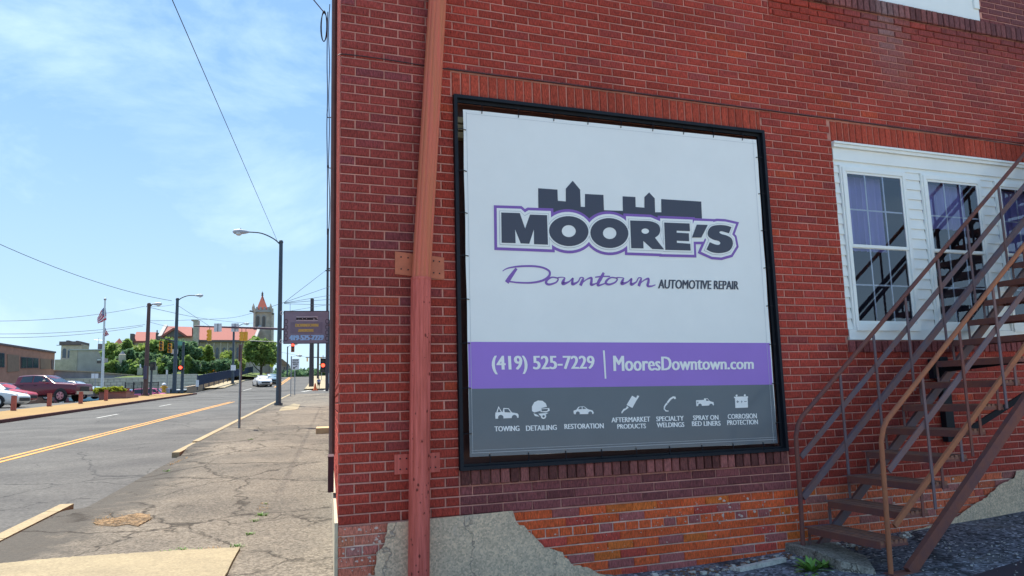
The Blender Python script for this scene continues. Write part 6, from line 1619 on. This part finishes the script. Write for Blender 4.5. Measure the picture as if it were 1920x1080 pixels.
# ================================================================ buildings on the left
mOff = mat("office_brick", (0.38, 0.19, 0.13), rough=0.9, var=0.18, scale=1.5); mOffD = mat("office_panel", (0.24, 0.16, 0.11), rough=0.9, var=0.15, scale=2); mWinF = mat("far_window", (0.03, 0.05, 0.075), rough=0.15, spec=0.8); mTop = mat("parapet_dark", (0.13, 0.10, 0.10), rough=0.8)
ZO = 8.5
def u_for_z(px, py, z): d = ray(px, py); t = (z-CAM[2])/d[2]; P = CAM+t*d; return Vector(P)
O1 = u_for_z(-60, 637.5, ZO); O2 = u_for_z(103, 662, ZO)
dO = Vector((O2.x-O1.x, O2.y-O1.y, 0)); nO = Vector((dO.y, -dO.x, 0)).normalized()
if nO.dot(Vector(CAM)-O1) < 0: nO = -nO
def on_off(px, py, out=0.0):
    d = Vector(ray(px, py)); q = O1+nO*out; t = (q-Vector(CAM)).dot(nO)/d.dot(nO); return Vector(CAM)+d*t
ofc = empty("office_building", (O1.x, O1.y, 2.5), "long low brown brick office with dark window bands at the left edge", "building")
m_ = MB(); m_.obox((O1.x, O1.y, 1.5), dO, -nO*14, Vector((0, 0, ZO-1.5))); m_.build("wall", mOff, ofc)
m_ = MB(); m_.obox(Vector((O1.x, O1.y, ZO-0.02))+nO*0.15, dO, -nO*14.3, Vector((0, 0, 0.22))); m_.build("parapet", mTop, ofc)
def off_panel(nm, m, x0, y0, x1, y1, x2, y2, x3, y3, out):
    pts = [on_off(x0, y0, out), on_off(x1, y1, out), on_off(x2, y2, out), on_off(x3, y3, out)]; m_ = MB(); m_.add(pts+[p-nO*(out+.02) for p in pts], [(0, 1, 2, 3), (0, 4, 5, 1), (1, 5, 6, 2), (2, 6, 7, 3), (3, 7, 4, 0)]); return recalc(m_.build(nm, m, ofc))
for (x0, x1, yt0, yt1, yb0, yb1) in ((-12, 9, 660, 662, 689, 689), (40, 72.5, 669, 671.5, 690.5, 690)):
    wf = off_panel("window", mTop, x0, yt0, x1, yt1, x1, yb1, x0, yb0, 0.10)
    nn = 3
    for k in range(nn):
        fa, fb = (k+0.08)/nn, (k+0.92)/nn; xa, xb = x0+(x1-x0)*fa, x0+(x1-x0)*fb
        pts = [on_off(xa, yt0+(yt1-yt0)*fa+1.2, .13), on_off(xb, yt0+(yt1-yt0)*fb+1.2, .13), on_off(xb, yb0+(yb1-yb0)*fb-1.0, .13), on_off(xa, yb0+(yb1-yb0)*fa-1.0, .13)]
        m_ = MB(); m_.add(pts, [(0, 1, 2, 3)]); po = m_.build("pane", mWinF, wf); po.matrix_parent_inverse = Matrix.Identity(4); po.location = (0, 0, 0)
off_panel("brick_panel", mOffD, 14, 664, 36, 666.5, 36, 696, 14, 698, 0.07); off_panel("brick_panel", mOffD, 76, 672, 95, 674, 95, 692, 76, 692, 0.07)
off_panel("doorway", mTop, 97, 674, 101, 674.5, 101, 692, 97, 692, 0.09)
# stone tower church and grey block
mStA = mat("old_stone", (0.46, 0.40, 0.32), rough=0.95, var=0.25, scale=1.6); mStG = mat("grey_render", (0.42, 0.385, 0.36), rough=0.95, var=0.15, scale=0.8); mStD = mat("dark_stone", (0.14, 0.11, 0.11), rough=0.9, var=0.2, scale=2)
uT = 150
tw_ = empty("stone_tower", at_u(130, 700, uT), "square stone tower with arched windows left of the flagpole", "tower")
m_ = MB(); fbox(m_, 112, 645, 150, 700, uT, 4.5, 4); m_.build("wall", mStA, tw_)
m_ = MB(); fbox(m_, 110.8, 640, 151, 646.5, uT-.3, 5.2); fbox(m_, 124, 638.2, 129, 640, uT-.3, 5.2); fbox(m_, 142, 638.8, 146, 640, uT-.3, 5.2); fbox(m_, 105.5, 646.6, 156, 647.6, uT-.2, 0.4); m_.build("parapet", mStD, tw_)
def arch_win(mb_e, x0, y0, x1, y1, u, m, nm="arched_window"):
    A = at_u(x0, y1, u); B = at_u(x1, y1, u); X = Vector((B.x-A.x, B.y-A.y, 0)); w = X.length; X.normalize(); h = at_u(x0, y0, u).z-A.z-w/2
    pts = [A, A+X*w]+[A+X*(w/2+w/2*math.cos(t))+Vector((0, 0, h+w/2*math.sin(t)*1.2)) for t in [math.pi*i/8 for i in range(9)]]
    m_ = MB(); m_.add(pts, [tuple(range(len(pts)))]); return m_.build(nm, m, mb_e)
arch_win(tw_, 116.5, 654, 123.5, 671, uT-.05, mWinF); arch_win(tw_, 126.5, 655, 132, 671, uT-.05, mWinF)
m_ = MB(); fbox(m_, 101, 674, 130, 705, uT-3, 3, 4); m_.build("lower_hall", mStA, tw_)
gb = empty("grey_block", at_u(160, 700, 135), "plain grey two-storey block between stone tower and flagpole", "building")
m_ = MB(); fbox(m_, 128.5, 656.5, 193.5, 700, 135, 12, 4); m_.build("wall", mStG, gb)
m_ = MB(); fbox(m_, 128, 655, 194, 657, 134.8, 12.4); m_.build("parapet", mLampH, gb)
m_ = MB(); fbox(m_, 183, 644.5, 189, 656, 137, 1.2); m_.build("chimney", mStD, gb)
m_ = MB(); P = at_u(184.5, 644, 137); m_.tube([P, P+Vector((0, 0, 0.9))], 0.03, 5); m_.tube([at_u(176, 637, 137), at_u(192, 638, 137)], 0.03, 5); m_.build("antenna", mGalv, gb)
m_ = MB(); fbox(m_, 181.5, 672.5, 189.5, 681, 134.95, 0.2); wq = m_.build("window", mStD, gb); m_ = MB(); fbox(m_, 182.2, 673.2, 188.8, 676, 134.9, 0.04); po = m_.build("blind", mSignW, wq); po.matrix_parent_inverse = Matrix.Identity(4); po.location = (0, 0, 0)
m_ = MB(); fbox(m_, 128.6, 656.8, 143, 700, 134.9, 0.1); m_.build("tan_panel", mStA, gb)
m_ = MB(); fbox(m_, 194, 679, 206, 698, 136, 6, 4); tag(m_.build("annex", mStG), "low grey annex right of the flagpole", "building")
m_ = MB(); fbox(m_, 206.5, 686.5, 223, 699, 133, 4, 5); tag(m_.build("brick_shed", mOff), "small red-brown shed behind the white pillar monument", "shed")
# octagonal pillar with cone roof, monuments
uC = 122; e = empty("pillar_monument", at_u(228, 698, uC), "pale octagonal pillar with blue cone roof in front of the trees", "monument")
def lz(y): return at_u(228, y, uC).z
c = at_u(228, 698, uC); pxm = (at_u(229, 698, uC)-c).length; mPale = mat("pale_pillar", (0.44, 0.40, 0.31), rough=0.8, var=0.15, scale=2)
c = Vector((c.x, c.y, 0)); m_ = MB(); m_.lathe(c, [(4.6*pxm, lz(700)), (4.6*pxm, lz(686)), (6.9*pxm, lz(685.5)), (6.6*pxm, lz(665)), (5.4*pxm, lz(664))], 8); m_.build("shaft", mPale, e)
m_ = MB(); m_.lathe(c, [(5.2*pxm, lz(663.9)), (0.0, lz(657.5))], 8); m_.build("cone_roof", mat("slate_blue", (0.07, 0.10, 0.16)), e)
for (x0, y0, x1, y1, lb) in ((257, 690, 266.5, 703, "square pale plinth with a white figure before the trees"), (275, 686.5, 294, 704, "broad stone monument half behind the brown lamp pole")):
    e = empty("monument", at_u(x0, y1, 121), lb, "monument"); m_ = MB(); fbox(m_, x0, y0, x1, y1, 121, 1.5); m_.build("plinth", mPale, e)
    m_ = MB(); q = at_u((x0+x1)/2+1, y0, 121.5); m_.lathe(q, [(0.16, 0), (0.2, 0.1), (0.12, 0.3), (0.13, 0.42), (0.05, 0.52), (0.0, 0.58)], 8); m_.build("figure", mSignW, e)
m_ = MB(); m_.tube([at_u(51, 697, 110), at_u(51.5, 668, 110), at_u(55, 667.5, 110)], 0.10, 6); tag(m_.build("light_pole", mGalv), "small pale light pole before the brown office", "pole")

# ================================================================ the church
mChW = mat("church_stone", (0.46, 0.40, 0.32), rough=0.95, var=0.28, scale=1.4); mTile = mat("church_tile", (0.30, 0.095, 0.075), rough=0.85, var=0.10, scale=2.5, stretch=(1, 1, 3)); mChD = mat("church_dark", (0.12, 0.11, 0.10), rough=0.9, var=0.2, scale=1); mVerge = mat("verge_grey", (0.33, 0.33, 0.32))
uH = 150
ch = empty("church", at_u(420, 705, uH), "stone church with salmon tiled roofs and a tall chimney", "church")
def roof_px(nm, ridge, eave, u, back, m, rise=None):
    # ridge and eave as two pixel points each; the ridge lies `back` metres behind
    e0, e1 = at_u(*eave[0], u), at_u(*eave[1], u); r0, r1 = at_u(*ridge[0], u+back), at_u(*ridge[1], u+back)
    m_ = MB(); b0, b1 = e0+S3*back*2, e1+S3*back*2
    m_.add([e0, e1, r1, r0, b0, b1], [(0, 1, 2, 3), (3, 2, 5, 4)]); m_.add([p-Vector((0, 0, .18)) for p in (e0, e1, r1, r0)], [(3, 2, 1, 0)]); m_.add([e0, e1, e1-Vector((0, 0, .3)), e0-Vector((0, 0, .3))], [(0, 1, 2, 3)])
    return m_.build(nm, m, ch)
m_ = MB(); fbox(m_, 369, 638.6, 482, 708, uH+0.5, 14, 4); m_.build("nave_wall", mChW, ch)
roof_px("nave_roof", ((367, 612.5), (487, 613.5)), ((367.5, 638), (477, 638.5)), uH, 7, mTile)
m_ = MB(); m_.bar(at_u(487.5, 612.5, uH+7), at_u(477, 639, uH-.2), .5, .5); m_.build("gable_verge", mVerge, ch)
m_ = MB(); m_.bar(at_u(368, 639.3, uH+0.1), at_u(478, 639.6, uH+0.1), .6, .35); m_.build("eave_gutter", mChD, ch)
for x in (378, 391, 404, 417, 430, 443, 456, 469):
    m_ = MB(); fbox(m_, x-5.6, 642, x-3.6, 708, uH, 0.8, 4); m_.build("buttress", mChW, ch)
    arch_win(ch, x+0.2, 652, x+5.5, 672, uH+.42, mWinF)
m_ = MB(); fbox(m_, 359, 600, 368.8, 708, uH-1.2, 1.6, 4); fbox(m_, 358.4, 599, 369.3, 601, uH-1.3, 1.9); m_.build("chimney", mChW, ch)
m_ = MB(); fbox(m_, 300, 630.5, 359, 708, uH+0.5, 12, 4); m_.build("wing_wall", mChW, ch)
roof_px("wing_roof", ((311, 611.5), (360, 613)), ((300, 630.5), (360, 629.5)), uH, 6, mTile)
g_ = MB(); ga = [at_u(302, 632, uH-.3), at_u(350, 631, uH-.3), at_u(327, 617, uH-.3)]; g_.add(ga+[p+S3*2.5 for p in ga], [(0, 1, 2), (0, 2, 5, 3), (1, 4, 5, 2)]); recalc(g_.build("front_gable", mChD, ch))
g_ = MB(); g_.bar(ga[0], ga[2]+Vector((0, 0, .1)), .6, .35); g_.bar(ga[1], ga[2]+Vector((0, 0, .1)), .6, .35); g_.build("gable_coping", mTile, ch)
m_ = MB(); m_.bar(at_u(299.5, 632, uH-.2), at_u(311, 611, uH+6), .6, .5); m_.build("wing_verge", mVerge, ch)
m_ = MB(); fbox(m_, 249, 638, 298, 700, uH+8, 10, 5); m_.build("rear_wall", mChW, ch)
roof_px("rear_roof", ((256, 622), (293, 623)), ((249, 639), (297, 639)), uH+7.5, 5, mTile)
m_ = MB(); fbox(m_, 243, 625.5, 248.8, 650, uH+7, 1.5, 6); fbox(m_, 291.5, 624, 298, 640, uH+6, 1.5); m_.build("stack", mChD, ch)
m_ = MB(); m_.tube([at_u(294.5, 624, uH+6), at_u(294.5, 619, uH+6)], .12, 5); m_.build("flue", mChD, ch)
m_ = MB(); q = at_u(223, 650, uH+10); m_.lathe(Vector((q.x, q.y, 0)), [(0.9, at_u(223, 655, uH+10).z), (0.9, at_u(223, 645, uH+10).z), (0, at_u(223, 634, uH+10).z)], 6); tag(m_.build("red_turret", mTile), "small red pointed turret above the trees left of the church", "turret")
# bell tower
uB = 158; bt = empty("bell_tower", at_u(491, 700, uB), "tall stone bell tower with red spire beside the church", "tower")
m_ = MB(); fbox(m_, 474.5, 583, 508.5, 705, uB, 5.4, 5); m_.build("shaft", mChW, bt)
for (x0, x1) in ((472.6, 476.5), (506.5, 510)):
    m_ = MB(); fbox(m_, x0, 578, x1, 705, uB-.5, 1.2, 5); m_.build("corner_buttress", mChW, bt)
m_ = MB(); fbox(m_, 473.2, 580.5, 509.2, 585, uB-.4, 6.2)
for x in (473.4, 480, 487, 494, 501, 506.2): fbox(m_, x, 575.5, x+3.2, 580.6, uB-.4, 1.0)
m_.build("battlement", mVerge, bt)
for x in (475.2, 507.4):
    m_ = MB(); q = at_u(x, 577, uB-.2); m_.lathe(q, [(0.3, -0.4), (0.28, 0.2), (0.02, 0.9)], 6); m_.build("pinnacle", mChW, bt)
sb_ = at_u(481, 580, uB+.3); se = at_u(501.8, 580, uB+.3); ap = at_u(492, 552, uB+2.4); w_ = (se-sb_).length
m_ = MB(); base = [Vector((sb_.x, sb_.y, sb_.z)), Vector((se.x, se.y, sb_.z)), Vector((se.x, se.y, sb_.z))+S3*w_, Vector((sb_.x, sb_.y, sb_.z))+S3*w_]; m_.add(base+[ap], [(0, 1, 4), (1, 2, 4), (2, 3, 4), (3, 0, 4)]); m_.build("spire", mat("spire_tile", (0.38, 0.075, 0.045), rough=0.8, var=0.1), bt)
m_ = MB(); m_.lathe(ap, [(0.22, -0.3), (0.16, 0.1), (0.22, 0.25), (0.05, 0.5), (0.0, 0.75)], 6); m_.build("finial", mChD, bt)
for x in (480.5, 491.5):
    fr2 = arch_win(bt, x-1.3, 590.5, x+7.0, 614, uB-.05, mVerge, "window_surround"); pn = arch_win(fr2, x, 593, x+5.7, 612.5, uB-.12, mChD, "louvre"); pn.matrix_parent_inverse = Matrix.Identity(4); pn.location = (0, 0, 0)
m_ = MB(); m_.bar(at_u(468, 583.3, uB-.6), at_u(474, 583.8, uB-.6), .3, .3); m_.bar(at_u(509.5, 588, uB-.6), at_u(514, 588.8, uB-.6), .3, .3); m_.build("gargoyle", mChD, bt)

# trees and shrubs on the terrace
tree(219, 704, 634, 27, 128, mLeafA, "green tree left of all, behind the pale pillar", 3600, 11, trunk=0.10); tree(262, 704, 636, 30, 130, mLeafC, "sunny green tree behind the brown lamp pole", 3800, 12, trunk=0.10)
tree(303, 702, 627, 30, 127, mLeafA, "green tree behind the hydrant, under the small gable", 3800, 13, trunk=0.12); tree(343, 702, 628, 27, 126, mLeafB, "dark green tree behind the second street lamp", 3600, 14, trunk=0.12)
tree(282, 704, 655, 22, 124, mLeafB, "lower dark tree between two taller ones", 2600, 18, trunk=0.10); tree(241, 704, 652, 20, 124.5, mLeafB, "lower dark tree just right of the pale pillar", 2400, 19, trunk=0.10)
for i_, (x_, yt_, hw_) in enumerate(((207, 672, 12), (228, 676, 14), (250, 672, 15), (274, 670, 16), (297, 668, 16), (320, 666, 16), (346, 668, 15), (362, 674, 9))):
    bush(x_, 707 if x_ < 275 else 703, yt_, hw_, 121.5+0.3*i_, mLeafB if i_ % 2 else mLeafA, ["undergrowth left of the pale pillar monument", "undergrowth right behind the pale pillar monument", "undergrowth between pillar monument and square plinth", "undergrowth behind the white figure on its plinth", "undergrowth behind the broad stone monument", "undergrowth behind the round green sign", "undergrowth left of the street name mast", "undergrowth between street name mast and church chimney"][i_], 1500, 60+i_, 0.28, "undergrowth below the trees")
tree(384, 698, 647, 17, 130, mLeafC, "light green tree right of the church chimney", 2200, 15, trunk=0.2, leaf=0.28); tree(423, 698, 654, 12.5, 131, mLeafC, "small light green tree behind the far street lamp", 1500, 16, trunk=0.25, leaf=0.26)
tree(489, 704, 630, 29.5, 133, mLeafA, "big round green tree in front of the bell tower", 4600, 17, trunk=0.10)
for i, (x, yb, yt, hw, m, lb) in enumerate(((388, 698, 676, 12, mLeafB, "dark bush under the light green tree"), (406, 698, 675, 13, mLeafB, "dark bush in the middle of the church bank"), (427, 697, 672, 13, mLeafB, "dark bush just left of the far street lamp"), (448, 700, 672, 12, mLeafC, "light bush right of the far street lamp"), (377, 702, 692, 8, mLeafC, "pale small bush at the start of the railing"), (413, 700, 690.5, 11, mFlw, "orange flowering shrub above the railing"), (396, 702, 692, 8, mLeafY, "yellow-green shrub beside the orange flowers"))):
    bush(x, yb, yt, hw, 124+i*0.4, m, lb, 900, 30+i, 0.22, "shrubs on the church bank")
# distant trees along the crest, right part
ft = MB()
for i in range(60):
    x = 512+i*2.0+random.uniform(-1, 1); u = random.uniform(185, 215); P = at_u(x, 700, u); P.z = zg(u)-0.5
    top = at_u(x, random.uniform(688, 694), u).z; crown(ft, (P.x, P.y, (P.z+top)/2), (2.6, 2.6, (top-P.z)*0.62), 170, 0.5, 100+i, 4)
tag(ft.build("treeline", mLeafB), kind="stuff")
tree(606, 712, 690, 7, 170, mLeafB, "small dark tree on the far right behind the walker", 700, 41, group="far trees", trunk=0.1, leaf=0.4)
hs2 = empty("far_house", at_u(533, 706, 190), "far tall house with brown gable roof behind the near street lamp", "house")
m_ = MB(); fbox(m_, 520, 684, 541, 707, 190, 8, 5); m_.build("wall", mat("house_tan", (0.42, 0.33, 0.28), var=0.1), hs2)
m_ = MB(); A = at_u(518, 684.5, 189.5); B = at_u(543.5, 684.5, 189.5); C_ = at_u(529, 672.5, 189.5); m_.add([A, B, C_, A+S3*9, B+S3*9, C_+S3*9], [(0, 1, 2), (0, 2, 5, 3), (1, 4, 5, 2)]); recalc(m_.build("roof", mOffD, hs2))
for x in (532, 536.5): m_ = MB(); fbox(m_, x, 688, x+2, 693, 189.8, .1); m_.build("window", mWinF, hs2)
m_ = MB(); P = at_u(501, 704, 142); fbox(m_, 496.5, 698.5, 505.5, 704, 142, 1.5, P.z-1); tag(m_.build("brick_pier", mOff), "low red brick pier under the round tree", "pier")

# ================================================================ overhead wires
mWire = mat("wire_dark", (0.035, 0.04, 0.05), rough=0.7)
def wire(pts, label, r=0.02, sag=0.0, group="overhead wires"):
    P = [at_u(*p) for p in pts]
    if len(P) == 2:
        a, b = P; P = [a*(1-t)+b*t-Vector((0, 0, sag*4*t*(1-t))) for t in [i/14 for i in range(15)]]
    else: P = [Vector(q) for q in smooth([tuple(p) for p in P], 6, False)]
    m_ = MB(); m_.tube(P, r, 5); return tag(m_.build("overhead_wire", mWire, smooth=True), label, "wire", group)
wire([(310, -30, 14), (520, 452, 41)], "long wire falling from the top edge to the near street lamp", 0.009, 0.0)
wire([(-20, 449, 60), (322, 564, 83)], "wire sagging from the left edge to the second street lamp", 0.022, 0.55)
wire([(-20, 602, 66), (272, 574, 73)], "upper thin wire left of the brown lamp pole", 0.018, 0.35); wire([(-20, 626, 66), (272, 608.5, 73)], "middle thin wire left of the brown lamp pole", 0.018, 0.25); wire([(-20, 633, 66), (268, 611.5, 73)], "lowest thin wire left of the brown lamp pole", 0.018, 0.3)
wire([(274, 575, 73), (370, 595.5, 100), (440, 604, 120), (474, 606, 155)], "wire from the brown lamp pole dipping towards the church tower", 0.022); wire([(276, 601.5, 73), (326, 601, 83)], "short level wire between the two left lamps", 0.018); wire([(330, 601, 83), (440, 595, 100), (533, 567, 60)], "wire rising right from the second lamp to the junction", 0.018)
wire([(331, 571, 83), (360, 590, 90), (392, 611, 91)], "slanting wire from the second lamp to the mast arm", 0.018); wire([(274, 602, 73), (300, 609, 76), (330, 616, 83)], "faint slanting wire between the left lamps", 0.014)
wire([(326, 571, 83), (274, 574, 73)], "short wire joining the tops of the left lamps", 0.014, 0.1)
wire([(533, 567, 60), (609.5, 508, 80)], "steep wire up to the tall thin pole", 0.02); wire([(533, 567, 60), (622, 536, 78)], "wire from the junction up to the brick wall", 0.018); wire([(533, 568, 60), (622, 553, 78)], "second wire from the junction to the brick wall", 0.018); wire([(533, 568.5, 60), (622, 561, 78)], "third wire from the junction to the brick wall", 0.018)
wire([(533, 569.5, 60), (622, 572, 78)], "nearly level wire just above the hanging sign", 0.018); wire([(544, 583, 62), (622, 570, 78)], "lowest slanting wire above the hanging sign", 0.014); wire([(544, 569, 62), (544, 584, 62)], "short vertical drop wire above the hanging sign", 0.014)
wire([(516, 658, 90), (575, 670, 110)], "faint wire under the hanging sign", 0.014)
wire([(580, -10, 7.5), (606.5, 22, 8.6)], "wire arriving at the cable coil at the top", 0.006)
# cables on the street front of the building
sc = []
for k, (x, w0) in enumerate(((613.5, 22), (617, 8))):
    pts = []
    for y in (w0, 60, 120, 180, 240, 310, 380, 440): pts.append((x+1.3*math.sin(y*0.05+k), y, 9.0+k))
    wire(pts, ["outer cable hanging down the street side of the brick wall", "inner cable running down the street side of the brick wall"][k], 0.006, group="cables on the street front")
co = MB(); c = at_u(607.5, 49, 8.6)
for k in range(3):
    co.tube([c+RTv*(0.030+0.004*k)*math.cos(t)+Vector((0, 0, (0.19-0.008*k)*math.sin(t)))+S3*0.012*k for t in [2*math.pi*q/20 for q in range(21)] for RTv in (Vector((RT[0], RT[1], RT[2])),)], 0.006, 5)
tag(co.build("cable_coil", mCable), "black coil of spare cable hanging at the top of the building corner", "cable coil")
wire([(614, 205, 9), (613.5, 219, 9), (622, 220, 9)], "small hooked cable end on the building corner", 0.006, group="cables on the street front"); wire([(615, 310, 9), (616, 314.5, 9), (624, 315, 9)], "second small hooked cable end on the corner", 0.006, group="cables on the street front")
cd_ = MB(); a = LBP(2.6, 0.035, 0); cd_.tube([a+Vector((0, 0, 0.3)), a+Vector((0, 0, TOP))], 0.03, 8); tag(cd_.build("conduit", mat("conduit_brown", (0.16, 0.09, 0.08), var=0.2), smooth=True), "brown conduit running up the street side of the corner", "conduit")
cd_ = MB(); a = LBP(1.5, 0.02, 0); cd_.obox(a+Vector((0, 0, 0.06)), S3*0.35, N3*0.05, Vector((0, 0, 0.30))); tag(cd_.build("meter_box", mat("box_maroon", (0.06, 0.02, 0.03))), "small dark box low on the street side of the corner", "utility box")
